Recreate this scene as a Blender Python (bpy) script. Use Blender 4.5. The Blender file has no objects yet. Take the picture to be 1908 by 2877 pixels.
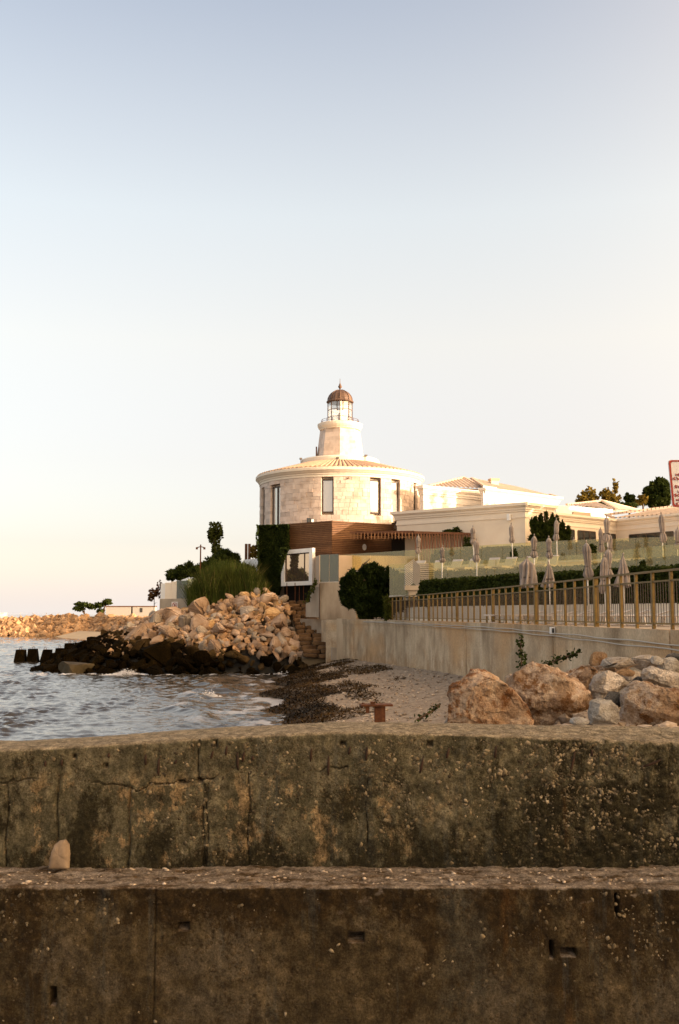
import bpy, bmesh, math, random
import numpy as np
from mathutils import Vector, Matrix

C = bpy.context.scene.collection
SC = bpy.context.scene
R = math.radians
PI = math.pi

# ------------------------------------------------------------------ camera
H = 3.6                      # eye height above the water
FPX = 2800.0                 # focal length in photo pixels (1908 x 2877)
TILT = math.atan((1725 - 1438.5) / FPX)
cam = bpy.data.cameras.new('camera')
cam.sensor_fit = 'VERTICAL'
cam.sensor_height = 36.0
cam.lens = FPX / 2877 * 36.0
cam.clip_start = 0.1
cam.clip_end = 8000
cam_o = bpy.data.objects.new('camera', cam)
cam_o.location = (0, 0, H)
cam_o.rotation_euler = (PI / 2 + TILT, 0, 0)
C.objects.link(cam_o)
SC.camera = cam_o

# ------------------------------------------------------------------ sky, sun, exposure
SUN_AZ = 110.0               # clockwise from +Y
SUN_EL = 9.0
world = bpy.data.worlds.new('World')
SC.world = world
world.use_nodes = True
nt = world.node_tree
bg = nt.nodes['Background']
bg.inputs[1].default_value = 0.1
sky = nt.nodes.new('ShaderNodeTexSky')
sky.sky_type = 'NISHITA'
sky.sun_disc = False
sky.sun_elevation = R(SUN_EL)
sky.sun_rotation = R(SUN_AZ)
sky.air_density = 1.0
sky.dust_density = 2.0
tc = nt.nodes.new('ShaderNodeTexCoord')
sep = nt.nodes.new('ShaderNodeSeparateXYZ')
nt.links.new(tc.outputs['Generated'], sep.inputs[0])
ramp = nt.nodes.new('ShaderNodeValToRGB')
nt.links.new(sep.outputs['Z'], ramp.inputs[0])
SKY_STOPS = [(0.0, (2.02, 1.84, 1.80)), (0.025, (1.72, 1.52, 1.58)), (0.07, (1.30, 1.07, 1.17)), (0.15, (1.42, 1.11, 1.04)), (0.264, (1.67, 1.39, 1.11)), (0.38, (1.50, 1.40, 1.24)),
             (0.47, (1.18, 1.12, 1.07)), (0.545, (0.90, 0.87, 0.91)), (0.75, (0.55, 0.55, 0.64)), (1.0, (0.42, 0.46, 0.56))]
el = ramp.color_ramp.elements
while len(el) < len(SKY_STOPS):
    el.new(0.5)
for e, (p, c) in zip(el, SKY_STOPS):
    e.position = p
    e.color = (c[0] / 2, c[1] / 2, c[2] / 2, 1)


def vmath(op, a, b=None, s=None):
    n = nt.nodes.new('ShaderNodeVectorMath')
    n.operation = op
    for k, v in ((0, a), (1, b)):
        if v is None:
            continue
        if isinstance(v, tuple):
            n.inputs[k].default_value = v
        else:
            nt.links.new(v, n.inputs[k])
    if s is not None:
        if isinstance(s, (int, float)):
            n.inputs[3].default_value = s
        else:
            nt.links.new(s, n.inputs[3])
    return n


# warm glow lobe round the low sun, added to lift and warm the shade
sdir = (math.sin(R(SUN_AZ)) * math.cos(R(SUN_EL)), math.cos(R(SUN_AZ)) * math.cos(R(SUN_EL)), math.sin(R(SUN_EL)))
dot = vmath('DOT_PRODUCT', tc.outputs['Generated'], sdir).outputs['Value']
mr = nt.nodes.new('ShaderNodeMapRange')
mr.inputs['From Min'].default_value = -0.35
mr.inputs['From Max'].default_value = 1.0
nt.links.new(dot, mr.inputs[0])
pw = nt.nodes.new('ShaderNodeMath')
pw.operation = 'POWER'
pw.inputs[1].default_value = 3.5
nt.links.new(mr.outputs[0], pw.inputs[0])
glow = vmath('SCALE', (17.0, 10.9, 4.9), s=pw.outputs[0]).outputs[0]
base_sky = vmath('SCALE', sky.outputs[0], s=0.45).outputs[0]
haze_sky = vmath('SCALE', ramp.outputs[0], s=2.0).outputs[0]
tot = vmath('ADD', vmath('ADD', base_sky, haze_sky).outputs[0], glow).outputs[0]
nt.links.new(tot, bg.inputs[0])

sun = bpy.data.lights.new('sun', 'SUN')
sun.energy = 2.0
sun.angle = R(0.5)
sun.color = (1.0, 0.80, 0.62)
sun_o = bpy.data.objects.new('sun', sun)
sd = Vector((math.sin(R(SUN_AZ)) * math.cos(R(SUN_EL)), math.cos(R(SUN_AZ)) * math.cos(R(SUN_EL)), math.sin(R(SUN_EL))))
sun_o.rotation_euler = sd.to_track_quat('Z', 'Y').to_euler()
sun_o.location = sd * 200
C.objects.link(sun_o)

SC.view_settings.view_transform = 'Standard'
SC.view_settings.look = 'None'
SC.view_settings.gamma = 1
SC.view_settings.use_curve_mapping = False
SC.view_settings.exposure = 2.0
SC.render.engine = 'CYCLES'
SC.cycles.max_bounces = 6
SC.cycles.transparent_max_bounces = 24
SC.cycles.caustics_reflective = False
SC.cycles.caustics_refractive = False

# ------------------------------------------------------------------ helpers
_ct, _st = math.cos(TILT), math.sin(TILT)


def P(px, py, Y):
    """point where the ray through a photo pixel meets the vertical plane at depth Y"""
    x = (px - 954) / FPX
    u = (1438.5 - py) / FPX
    d = Vector((x, _ct - u * _st, _st + u * _ct))
    t = Y / d.y
    return Vector((d.x * t, Y, H + d.z * t))


def X_at(px, Y):
    return (px - 954) / FPX * Y * 1.005


def _hash(ix, iy, iz, seed):
    n = (ix.astype(np.uint32) * np.uint32(374761393) + iy.astype(np.uint32) * np.uint32(668265263)
         + iz.astype(np.uint32) * np.uint32(2246822519) + np.uint32(seed * 3266489917 & 0xffffffff))
    n = (n ^ (n >> np.uint32(13))) * np.uint32(1274126177)
    n = (n ^ (n >> np.uint32(16))) * np.uint32(2246822519)
    n ^= n >> np.uint32(15)
    return n.astype(np.float64) / 4294967295.0


def vnoise(p, seed=0):
    """value noise in 0..1, p is (N,3)"""
    p = np.asarray(p, dtype=np.float64)
    i = np.floor(p).astype(np.int64)
    f = p - i
    f = f * f * (3 - 2 * f)
    out = 0
    for dx in (0, 1):
        wx = f[:, 0] if dx else 1 - f[:, 0]
        for dy in (0, 1):
            wy = f[:, 1] if dy else 1 - f[:, 1]
            for dz in (0, 1):
                wz = f[:, 2] if dz else 1 - f[:, 2]
                out = out + wx * wy * wz * _hash((i[:, 0] + dx) & 0xffffffff, (i[:, 1] + dy) & 0xffffffff, (i[:, 2] + dz) & 0xffffffff, seed)
    return out


def fbm(p, octaves=4, seed=0):
    p = np.asarray(p, dtype=np.float64)
    a, s, t = 1.0, 0.0, 0.0
    for k in range(octaves):
        s = s + a * vnoise(p * (2 ** k) + 17.3 * k, seed + k)
        t += a
        a *= 0.5
    return s / t


def fast_mesh(name, V, F, smooth=False, tone=None, attr=None):
    V = np.ascontiguousarray(V, dtype=np.float32)
    F = np.ascontiguousarray(F, dtype=np.int32)
    me = bpy.data.meshes.new(name)
    n, k = F.shape
    me.vertices.add(len(V))
    me.vertices.foreach_set('co', V.ravel())
    me.loops.add(n * k)
    me.loops.foreach_set('vertex_index', F.ravel())
    me.polygons.add(n)
    me.polygons.foreach_set('loop_start', np.arange(0, n * k, k, dtype=np.int32))
    me.polygons.foreach_set('use_smooth', np.full(n, bool(smooth)))
    me.update(calc_edges=True)
    me.validate()
    if tone is not None:
        a = me.attributes.new('tone', 'FLOAT', 'FACE')
        a.data.foreach_set('value', np.ascontiguousarray(tone, dtype=np.float32))
    if attr:
        for nm, vals in attr.items():
            a = me.attributes.new(nm, 'FLOAT', 'POINT')
            a.data.foreach_set('value', np.ascontiguousarray(vals, dtype=np.float32))
    return me


ORIGIN = {}


def wloc(o):
    v = Vector((0, 0, 0))
    while o is not None:
        v = v + Vector(o.location)
        o = o.parent
    return v


def link(name, me, mat=None, parent=None, loc=None):
    o = bpy.data.objects.new(name, me)
    C.objects.link(o)
    if mat is not None and len(me.materials) == 0:
        me.materials.append(mat)
    if parent is not None:
        o.parent = parent
    if loc is not None:
        o.location = loc
    return o


def place_mesh(name, me, mat, parent=None):
    """me is in world coordinates: move it into the parent's frame, or to an origin at its base"""
    if parent is not None:
        off = wloc(parent)
    else:
        n = len(me.vertices)
        co = np.empty(n * 3, dtype=np.float32)
        me.vertices.foreach_get('co', co)
        co = co.reshape(-1, 3)
        off = Vector(((co[:, 0].min() + co[:, 0].max()) / 2, (co[:, 1].min() + co[:, 1].max()) / 2, co[:, 2].min()))
    me.transform(Matrix.Translation(-off))
    return link(name, me, mat, parent, None if parent is not None else off)


def tag(o, label=None, cat=None, group=None, kind=None):
    if label:
        o['label'] = label
    if cat:
        o['category'] = cat
    if group:
        o['group'] = group
    if kind:
        o['kind'] = kind
    return o


def thing(name, label, cat, loc=(0, 0, 0), group=None):
    o = bpy.data.objects.new(name, None)
    o.empty_display_size = 0.2
    C.objects.link(o)
    o.location = loc
    return tag(o, label, cat, group)


def copy_tree(o, parent=None):
    c = o.copy()
    C.objects.link(c)
    c.parent = parent
    for ch in list(o.children):
        copy_tree(ch, c)
    return c


class MB:
    """collects shapes in world coordinates"""

    def __init__(self):
        self.v, self.f, self.t = [], [], []
        self.tone = 0.5

    def quad(self, *pts):
        n = len(self.v)
        self.v += [tuple(p) for p in pts]
        self.f.append(tuple(range(n, n + len(pts))))
        self.t.append(self.tone)

    def hexa(self, b, t):
        """eight corners: bottom ring b (4), top ring t (4)"""
        n = len(self.v)
        self.v += [tuple(p) for p in b] + [tuple(p) for p in t]
        for f in ((3, 2, 1, 0), (4, 5, 6, 7), (0, 1, 5, 4), (1, 2, 6, 5), (2, 3, 7, 6), (3, 0, 4, 7)):
            self.f.append(tuple(n + i for i in f))
            self.t.append(self.tone)

    def box(self, c, s, rz=0.0, taper=1.0):
        """c = centre of the base, s = full size"""
        c = Vector(c)
        ca, sa = math.cos(rz), math.sin(rz)
        def q(k, z):
            return [(c.x + ca * x * k - sa * y * k, c.y + sa * x * k + ca * y * k, c.z + z) for x, y in
                    ((-s[0] / 2, -s[1] / 2), (s[0] / 2, -s[1] / 2), (s[0] / 2, s[1] / 2), (-s[0] / 2, s[1] / 2))]
        self.hexa(q(1, 0), q(taper, s[2]))

    def wall(self, a, b, z0, z1, th, off=0.0):
        """upright slab between plan points a and b; thickness grows to the right-hand side seen from a to b"""
        a, b = Vector((a[0], a[1])), Vector((b[0], b[1]))
        d = (b - a).normalized()
        nrm = Vector((-d.y, d.x))
        p = [a + nrm * off, b + nrm * off, b + nrm * (off + th), a + nrm * (off + th)]
        self.hexa([(q.x, q.y, z0) for q in p], [(q.x, q.y, z1) for q in p])

    def beam(self, a, b, w, h=None):
        h = h or w
        a, b = Vector(a), Vector(b)
        d = (b - a)
        if d.length < 1e-6:
            return
        d.normalize()
        up = Vector((0, 0, 1)) if abs(d.z) < 0.95 else Vector((0, 1, 0))
        s = d.cross(up).normalized()
        u = s.cross(d).normalized()
        q = [s * (-w / 2) + u * (-h / 2), s * (w / 2) + u * (-h / 2), s * (w / 2) + u * (h / 2), s * (-w / 2) + u * (h / 2)]
        self.hexa([a + k for k in q], [b + k for k in q])

    def tube(self, pts, r, n=6, cap=True):
        pts = [Vector(p) for p in pts]
        rr = r if isinstance(r, (list, tuple)) else [r] * len(pts)
        base = len(self.v)
        prev = None
        for i, p in enumerate(pts):
            d = (pts[min(i + 1, len(pts) - 1)] - pts[max(i - 1, 0)]).normalized()
            up = prev if prev is not None else (Vector((0, 0, 1)) if abs(d.z) < 0.9 else Vector((1, 0, 0)))
            s = d.cross(up).normalized()
            u = s.cross(d).normalized()
            prev = u
            for k in range(n):
                a = 2 * PI * k / n
                self.v.append(tuple(p + s * (math.cos(a) * rr[i]) + u * (math.sin(a) * rr[i])))
        for i in range(len(pts) - 1):
            for k in range(n):
                a, b = base + i * n + k, base + i * n + (k + 1) % n
                self.f.append((a, b, b + n, a + n))
                self.t.append(self.tone)
        if cap:
            self.f.append(tuple(base + k for k in reversed(range(n))))
            self.f.append(tuple(base + (len(pts) - 1) * n + k for k in range(n)))
            self.t += [self.tone] * 2

    def lathe(self, c, prof, n=48, a0=0.0, a1=2 * PI):
        """prof: list of (r, z); c centre"""
        full = abs(a1 - a0 - 2 * PI) < 1e-6
        m = n if full else n + 1
        base = len(self.v)
        for r, z in prof:
            for k in range(m):
                a = a0 + (a1 - a0) * k / n
                self.v.append((c[0] + r * math.cos(a), c[1] + r * math.sin(a), c[2] + z))
        for i in range(len(prof) - 1):
            for k in range(n):
                a, b = base + i * m + k, base + i * m + (k + 1) % m
                self.f.append((a, b, b + m, a + m))
                self.t.append(self.tone)

    def prism(self, poly, z0, z1):
        n = len(self.v)
        k = len(poly)
        self.v += [(p[0], p[1], z0) for p in poly] + [(p[0], p[1], z1) for p in poly]
        self.f.append(tuple(n + i for i in reversed(range(k))))
        self.f.append(tuple(n + k + i for i in range(k)))
        for i in range(k):
            j = (i + 1) % k
            self.f.append((n + i, n + j, n + k + j, n + k + i))
        self.t += [self.tone] * (k + 2)

    def mesh(self, name, smooth=False):
        me = bpy.data.meshes.new(name)
        me.from_pydata(self.v, [], self.f)
        me.update()
        a = me.attributes.new('tone', 'FLOAT', 'FACE')
        a.data.foreach_set('value', np.array(self.t, dtype=np.float32))
        bm = bmesh.new()
        bm.from_mesh(me)
        bmesh.ops.recalc_face_normals(bm, faces=bm.faces)
        bm.to_mesh(me)
        bm.free()
        if smooth:
            me.polygons.foreach_set('use_smooth', np.full(len(me.polygons), True))
        return me

    def build(self, name, mat, parent=None, smooth=False):
        return place_mesh(name, self.mesh(name, smooth), mat, parent)


# ------------------------------------------------------------------ materials
def nodes_of(name):
    m = bpy.data.materials.new(name)
    m.use_nodes = True
    return m, m.node_tree, m.node_tree.nodes['Principled BSDF']


def mk(nt, kind, **kw):
    n = nt.nodes.new(kind)
    for k, v in kw.items():
        setattr(n, k, v)
    return n


def ramp_node(nt, fac, stops):
    r = nt.nodes.new('ShaderNodeValToRGB')
    e = r.color_ramp.elements
    while len(e) < len(stops):
        e.new(0.5)
    for x, (p, c) in zip(e, stops):
        x.position = p
        x.color = (c[0], c[1], c[2], 1) if not isinstance(c, (int, float)) else (c, c, c, 1)
    nt.links.new(fac, r.inputs[0])
    return r.outputs[0]


def coord(nt, scale=(1, 1, 1), obj=False):
    if obj:
        src = mk(nt, 'ShaderNodeTexCoord').outputs['Object']
    else:
        src = mk(nt, 'ShaderNodeNewGeometry').outputs['Position']
    m = mk(nt, 'ShaderNodeVectorMath', operation='MULTIPLY')
    m.inputs[1].default_value = scale
    nt.links.new(src, m.inputs[0])
    return m.outputs[0]


def noise(nt, vec, scale, detail=5, rough=0.6):
    n = mk(nt, 'ShaderNodeTexNoise')
    n.inputs['Scale'].default_value = scale
    n.inputs['Detail'].default_value = detail
    n.inputs['Roughness'].default_value = rough
    nt.links.new(vec, n.inputs['Vector'])
    return n.outputs[0]


def vary(nt, col, amount, source):
    """multiply a colour by 1 +- amount by object random or the tone attribute"""
    if source == 'object':
        f = mk(nt, 'ShaderNodeObjectInfo').outputs['Random']
    else:
        f = mk(nt, 'ShaderNodeAttribute', attribute_name='tone').outputs['Fac']
    mr = mk(nt, 'ShaderNodeMapRange')
    mr.inputs['To Min'].default_value = 1 - amount
    mr.inputs['To Max'].default_value = 1 + amount
    nt.links.new(f, mr.inputs[0])
    s = mk(nt, 'ShaderNodeVectorMath', operation='SCALE')
    nt.links.new(col, s.inputs[0])
    nt.links.new(mr.outputs[0], s.inputs[3])
    return s.outputs[0]


def mixc(nt, fac, a, b):
    m = mk(nt, 'ShaderNodeMix', data_type='RGBA')
    for sock, v in ((m.inputs[0], fac), (m.inputs[6], a), (m.inputs[7], b)):
        if isinstance(v, (int, float)):
            sock.default_value = v
        elif isinstance(v, tuple):
            sock.default_value = (v[0], v[1], v[2], 1)
        else:
            nt.links.new(v, sock)
    return m.outputs[2]


def mathn(nt, op, a, b=None, clamp=False):
    m = mk(nt, 'ShaderNodeMath', operation=op, use_clamp=clamp)
    for s, v in ((m.inputs[0], a), (m.inputs[1], b)):
        if v is None:
            continue
        if isinstance(v, (int, float)):
            s.default_value = v
        else:
            nt.links.new(v, s)
    return m.outputs[0]


def bump(nt, bsdf, height, strength, dist=0.02):
    b = mk(nt, 'ShaderNodeBump')
    b.inputs['Strength'].default_value = strength
    b.inputs['Distance'].default_value = dist
    nt.links.new(height, b.inputs['Height'])
    nt.links.new(b.outputs[0], bsdf.inputs['Normal'])


def M(name, stops, scale=1.0, rough=0.85, bmp=0.0, bdist=0.02, bscale=None, rand=0.0, tone=0.0, stretch=(1, 1, 1), spec=0.3,
      metal=0.0, detail=6, obj=False):
    m, nt, b = nodes_of(name)
    if not isinstance(stops, list):
        stops = [(0.0, stops), (1.0, stops)]
    vec = coord(nt, stretch, obj)
    f = noise(nt, vec, scale, detail)
    col = ramp_node(nt, f, stops)
    if rand:
        col = vary(nt, col, rand, 'object')
    if tone:
        col = vary(nt, col, tone, 'tone')
    nt.links.new(col, b.inputs['Base Color'])
    b.inputs['Roughness'].default_value = rough
    b.inputs['Specular IOR Level'].default_value = spec
    b.inputs['Metallic'].default_value = metal
    if bmp:
        bump(nt, b, noise(nt, vec, bscale or scale * 4, 8, 0.65), bmp, bdist)
    return m


def M_leaf(name, dark, light, scale=0.7, trans=0.25, tone=0.35):
    m, nt, b = nodes_of(name)
    vec = coord(nt)
    col = ramp_node(nt, noise(nt, vec, scale, 3), [(0.3, dark), (0.7, light)])
    col = vary(nt, col, tone, 'tone')
    nt.links.new(col, b.inputs['Base Color'])
    b.inputs['Roughness'].default_value = 0.6
    b.inputs['Specular IOR Level'].default_value = 0.05
    t = mk(nt, 'ShaderNodeBsdfTranslucent')
    nt.links.new(col, t.inputs[0])
    mx = mk(nt, 'ShaderNodeMixShader')
    mx.inputs[0].default_value = trans
    nt.links.new(b.outputs[0], mx.inputs[1])
    nt.links.new(t.outputs[0], mx.inputs[2])
    nt.links.new(mx.outputs[0], nt.nodes['Material Output'].inputs[0])
    return m


def M_glass(name, tint, gloss=0.25, veil=0.15, veil_col=(0.55, 0.5, 0.4), rough=0.04):
    m, nt, b = nodes_of(name)
    tr = mk(nt, 'ShaderNodeBsdfTransparent')
    tr.inputs[0].default_value = (*tint, 1)
    gl = mk(nt, 'ShaderNodeBsdfGlossy')
    gl.inputs['Roughness'].default_value = rough
    gl.inputs[0].default_value = (0.95, 0.93, 0.9, 1)
    df = mk(nt, 'ShaderNodeBsdfDiffuse')  # pale diffuse share paints the washed-out sky reflection into the glass
    df.inputs[0].default_value = (*veil_col, 1)
    m1 = mk(nt, 'ShaderNodeMixShader')
    m1.inputs[0].default_value = gloss
    nt.links.new(tr.outputs[0], m1.inputs[1])
    nt.links.new(gl.outputs[0], m1.inputs[2])
    m2 = mk(nt, 'ShaderNodeMixShader')
    vec = coord(nt)
    f = noise(nt, vec, 1.5, 4)
    mr = mk(nt, 'ShaderNodeMapRange')
    mr.inputs['To Min'].default_value = veil * 0.7
    mr.inputs['To Max'].default_value = veil * 1.3
    nt.links.new(f, mr.inputs[0])
    nt.links.new(mr.outputs[0], m2.inputs[0])
    nt.links.new(m1.outputs[0], m2.inputs[1])
    nt.links.new(df.outputs[0], m2.inputs[2])
    nt.links.new(m2.outputs[0], nt.nodes['Material Output'].inputs[0])
    return m


stucco = M('cream_stucco', [(0.3, (0.73, 0.60, 0.45)), (0.7, (0.80, 0.68, 0.52))], 1.2, 0.9, 0.15, 0.01, 30)
stucco_trim = M('cornice_stucco', [(0.3, (0.78, 0.66, 0.51)), (0.7, (0.84, 0.72, 0.57))], 2.0, 0.85, 0.1, 0.01, 30)
white_paint = M('white_paint', [(0.3, (0.74, 0.72, 0.68)), (0.7, (0.82, 0.80, 0.76))], 3, 0.6)
stone_clad = M('limestone_cladding', [(0.25, (0.48, 0.355, 0.265)), (0.5, (0.66, 0.525, 0.42)), (0.8, (0.76, 0.64, 0.54))], 1.6, 0.85, 0.35, 0.012, 22, tone=0.18)
tile_mat = M('clay_roof_tile', [(0.3, (0.48, 0.30, 0.185)), (0.7, (0.60, 0.42, 0.28))], 4, 0.8, 0.2, 0.01, 25, rand=0.12, tone=0.1)
tile_pale = M('pale_roof_tile', [(0.3, (0.50, 0.36, 0.26)), (0.7, (0.60, 0.46, 0.34))], 3, 0.85, 0.2, 0.01, 25, rand=0.1, tone=0.1)  # paler, less saturated tile than on the round roof
copper = M('weathered_copper', [(0.3, (0.085, 0.048, 0.032)), (0.7, (0.19, 0.11, 0.07))], 5, 0.55, 0.1, 0.01, 20, metal=0.2, tone=0.3)
bronze_dark = M('dark_bronze_frame', (0.06, 0.035, 0.02), 3, 0.45, spec=0.4)
iron_rust = M('rusty_iron', [(0.3, (0.05, 0.018, 0.008)), (0.6, (0.13, 0.045, 0.016)), (0.8, (0.22, 0.095, 0.035))], 14, 0.9, 0.5, 0.006, 60)
iron_dark = M('old_rebar', [(0.3, (0.015, 0.009, 0.006)), (0.7, (0.05, 0.024, 0.012))], 40, 0.9)
slat_mat = M('thermo_wood_slat', [(0.3, (0.15, 0.068, 0.028)), (0.7, (0.25, 0.12, 0.05))], 3, 0.7, 0.2, 0.004, 40, rand=0.22, tone=0.15, stretch=(1, 1, 6))
dark_wood = M('dark_stained_wood', [(0.3, (0.10, 0.04, 0.017)), (0.7, (0.17, 0.07, 0.03))], 3, 0.7, rand=0.2, tone=0.15)
white_plaster = M('white_plaster', [(0.3, (0.74, 0.66, 0.57)), (0.7, (0.80, 0.73, 0.64))], 1.5, 0.85, 0.1, 0.01, 25)
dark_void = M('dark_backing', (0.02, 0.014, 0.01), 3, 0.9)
pane_mat, _n, _b = nodes_of('window_pane')
_b.inputs['Base Color'].default_value = (0.62, 0.58, 0.53, 1)
_b.inputs['Metallic'].default_value = 0.55
_b.inputs['Roughness'].default_value = 0.08
dark_pane, _n, _b = nodes_of('dark_window_pane')
_b.inputs['Base Color'].default_value = (0.03, 0.03, 0.025, 1)
_b.inputs['Roughness'].default_value = 0.06
_b.inputs['Specular IOR Level'].default_value = 0.6
mirror_pane, _n, _b = nodes_of('reflective_pane')
_b.inputs['Base Color'].default_value = (0.62, 0.46, 0.33, 1)
_b.inputs['Metallic'].default_value = 0.9
_b.inputs['Roughness'].default_value = 0.04
glass_rail = M_glass('balustrade_glass', (0.90, 0.88, 0.66), 0.06, 0.12, (0.62, 0.52, 0.29))
glass_teal = M_glass('teal_glass', (0.22, 0.27, 0.22), 0.10, 0.05, (0.3, 0.32, 0.26))
glass_lantern = M_glass('lantern_glass', (0.95, 0.95, 0.93), 0.28, 0.10, (0.8, 0.72, 0.62))
concrete = M('weathered_concrete', [(0.30, (0.24, 0.17, 0.10)), (0.48, (0.42, 0.31, 0.20)), (0.7, (0.58, 0.45, 0.30))], 1.1, 0.9, 0.3, 0.012, 12, rand=0.12, stretch=(1, 1, 0.35))
concrete_grey = M('grey_concrete', [(0.25, (0.28, 0.22, 0.155)), (0.75, (0.48, 0.39, 0.29))], 1.2, 0.9, 0.3, 0.012, 12, rand=0.1, stretch=(1, 1, 0.4))
paving = M('terrace_paving', [(0.3, (0.34, 0.26, 0.18)), (0.7, (0.44, 0.35, 0.25))], 2, 0.85, 0.1, 0.01, 20)
earth = M('dry_earth', [(0.3, (0.16, 0.11, 0.06)), (0.7, (0.26, 0.19, 0.11))], 1.0, 0.95, 0.5, 0.05, 5)
fence_mat = M('bronze_painted_steel', [(0.3, (0.14, 0.085, 0.020)), (0.7, (0.23, 0.142, 0.038))], 6, 0.5, rand=0.15, spec=0.25)
steel = M('silver_tube', [(0.3, (0.52, 0.45, 0.38)), (0.7, (0.72, 0.63, 0.54))], 6, 0.4, metal=0.3)
canvas = M('taupe_canvas', [(0.3, (0.24, 0.19, 0.155)), (0.7, (0.36, 0.30, 0.255))], 5, 0.9, 0.2, 0.01, 60, rand=0.12)
pole_white = M('white_pole', (0.75, 0.70, 0.62), 4, 0.5)
lounger_white = M('white_lounger', [(0.3, (0.44, 0.385, 0.325)), (0.7, (0.52, 0.46, 0.39))], 4, 0.6)
cable_mat = M('pale_cable', (0.5, 0.44, 0.36), 6, 0.6)
plaster_pink = M('peach_plaster', [(0.3, (0.52, 0.37, 0.24)), (0.7, (0.60, 0.45, 0.31))], 1.5, 0.9, 0.1, 0.01, 20)
bark = M('tree_bark', [(0.3, (0.06, 0.035, 0.02)), (0.7, (0.13, 0.08, 0.045))], 6, 0.95, 0.5, 0.02, 20)
rock_pink = M('pink_limestone', [(0.25, (0.15, 0.082, 0.040)), (0.42, (0.31, 0.195, 0.115)), (0.58, (0.44, 0.305, 0.205)), (0.78, (0.62, 0.49, 0.37))], 1.3, 0.9, 0.8, 0.06, 5, rand=0.32)
rock_grey = M('grey_limestone', [(0.3, (0.17, 0.13, 0.09)), (0.6, (0.34, 0.275, 0.21)), (0.8, (0.56, 0.48, 0.38))], 1.4, 0.9, 0.7, 0.05, 6, rand=0.2)
rock_wet = M('algae_dark_rock', [(0.3, (0.004, 0.0026, 0.0007)), (0.6, (0.010, 0.006, 0.0017)), (0.85, (0.038, 0.022, 0.006))], 1.2, 0.95, 0.9, 0.10, 5, rand=0.3, spec=0.03)
rock_far = M('breakwater_stone', [(0.3, (0.30, 0.165, 0.075)), (0.7, (0.50, 0.31, 0.165))], 0.6, 0.95, 0.3, 0.05, 3, tone=0.35)
leaf_dark = M_leaf('dark_evergreen_leaf', (0.022, 0.032, 0.006), (0.052, 0.064, 0.012))
leaf_bush = M_leaf('deep_green_leaf', (0.012, 0.020, 0.004), (0.030, 0.042, 0.009))
leaf_ivy = M_leaf('ivy_leaf', (0.015, 0.024, 0.005), (0.042, 0.055, 0.012), 1.5)
leaf_green = M_leaf('mid_green_leaf', (0.04, 0.05, 0.008), (0.09, 0.095, 0.018))
leaf_sunlit = M_leaf('sunlit_gold_leaf', (0.10, 0.075, 0.010), (0.22, 0.145, 0.028))  # leaf colour lightened to gold to carry the sunlight on the trees
leaf_hedge = M_leaf('olive_hedge_leaf', (0.050, 0.054, 0.010), (0.088, 0.090, 0.020), 0.7, 0.25, 0.15)
reed_mat = M_leaf('reed_blade', (0.018, 0.030, 0.005), (0.062, 0.070, 0.013), 0.9, 0.25, 0.7)
weed_mat = M_leaf('dry_seaweed', (0.020, 0.013, 0.004), (0.085, 0.048, 0.016), 0.5, 0.0, 0.7)
pebble_mat = M('pebble', [(0.3, (0.24, 0.17, 0.11)), (0.7, (0.5, 0.4, 0.3))], 9, 0.85, tone=0.45)
red_paint = M('red_sign_paint', (0.33, 0.03, 0.015), 3, 0.5)
sign_white = M('sign_plate', (0.72, 0.66, 0.62), 3, 0.5)
black_paint = M('black_paint', (0.02, 0.02, 0.02), 3, 0.5)

# ------------------------------------------------------------------ water
rng = np.random.default_rng(7)


def shore_x(Y):
    Y = np.asarray(Y, dtype=float)
    y1 = Y.ravel()
    q = np.stack([y1 * 0.42, y1 * 0, y1 * 0], 1)
    rag = (fbm(q, 4, 61) - 0.5).reshape(Y.shape) * 2.2 * np.clip((62 - Y) / 6, 0, 1)
    return rag + np.interp(Y, [4, 25, 33, 43, 55, 62, 66], [-0.6, -1.0, -1.7, -2.7, -2.8, -2.9, -3.0])


rows = [9.0]
while rows[-1] < 330:
    rows.append(rows[-1] * (1.0029 if rows[-1] < 170 else 1.02))
rows = np.array(rows + [500, 900, 1800, 3600, 6500])
cols = np.linspace(-0.50, 0.10, 400)
cols = np.concatenate([[-60, -8, -2.5, -1.2, -0.8, -0.6], cols, [0.25]])
YY, UU = np.meshgrid(rows, cols, indexing='ij')
XX = UU * YY + 1.0
wz = np.zeros_like(XX)
wr = np.random.default_rng(3)
pm = np.stack([XX.ravel() * 0.35, YY.ravel() * 0.22, XX.ravel() * 0], 1)
gust = np.clip((fbm(pm, 4, 44) - 0.36) * 4.2, 0.55, 1.7).reshape(XX.shape)
for lam, amp, n in ((5.5, 0.026, 6), (2.2, 0.030, 9), (1.1, 0.034, 14), (0.62, 0.030, 18)):
    for k in range(n):
        th = R(-100) + wr.normal(0, 0.55)          # waves run towards the beach, spread widely
        L = lam * wr.uniform(0.75, 1.35)
        ph = wr.uniform(0, 2 * PI)
        kx, ky = math.cos(th) * 2 * PI / L, math.sin(th) * 2 * PI / L
        s = np.sin(XX * kx + YY * ky + ph + 0.9 * np.sin(XX * ky * 0.13 - YY * kx * 0.13 + ph * 3))
        wz += amp * (np.exp(2.4 * (s - 1)) - 0.25) / math.sqrt(n) * 1.5 * (gust if lam < 2 else 0.75)
calm = np.clip((YY - 240) / 120, 0, 1)
wz *= 1 - calm
near_shore = np.clip((shore_x(YY) + 2.0 - XX) / 4.0, 0.15, 1)
wz = wz * np.where(YY < 66, near_shore, 1)
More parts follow.
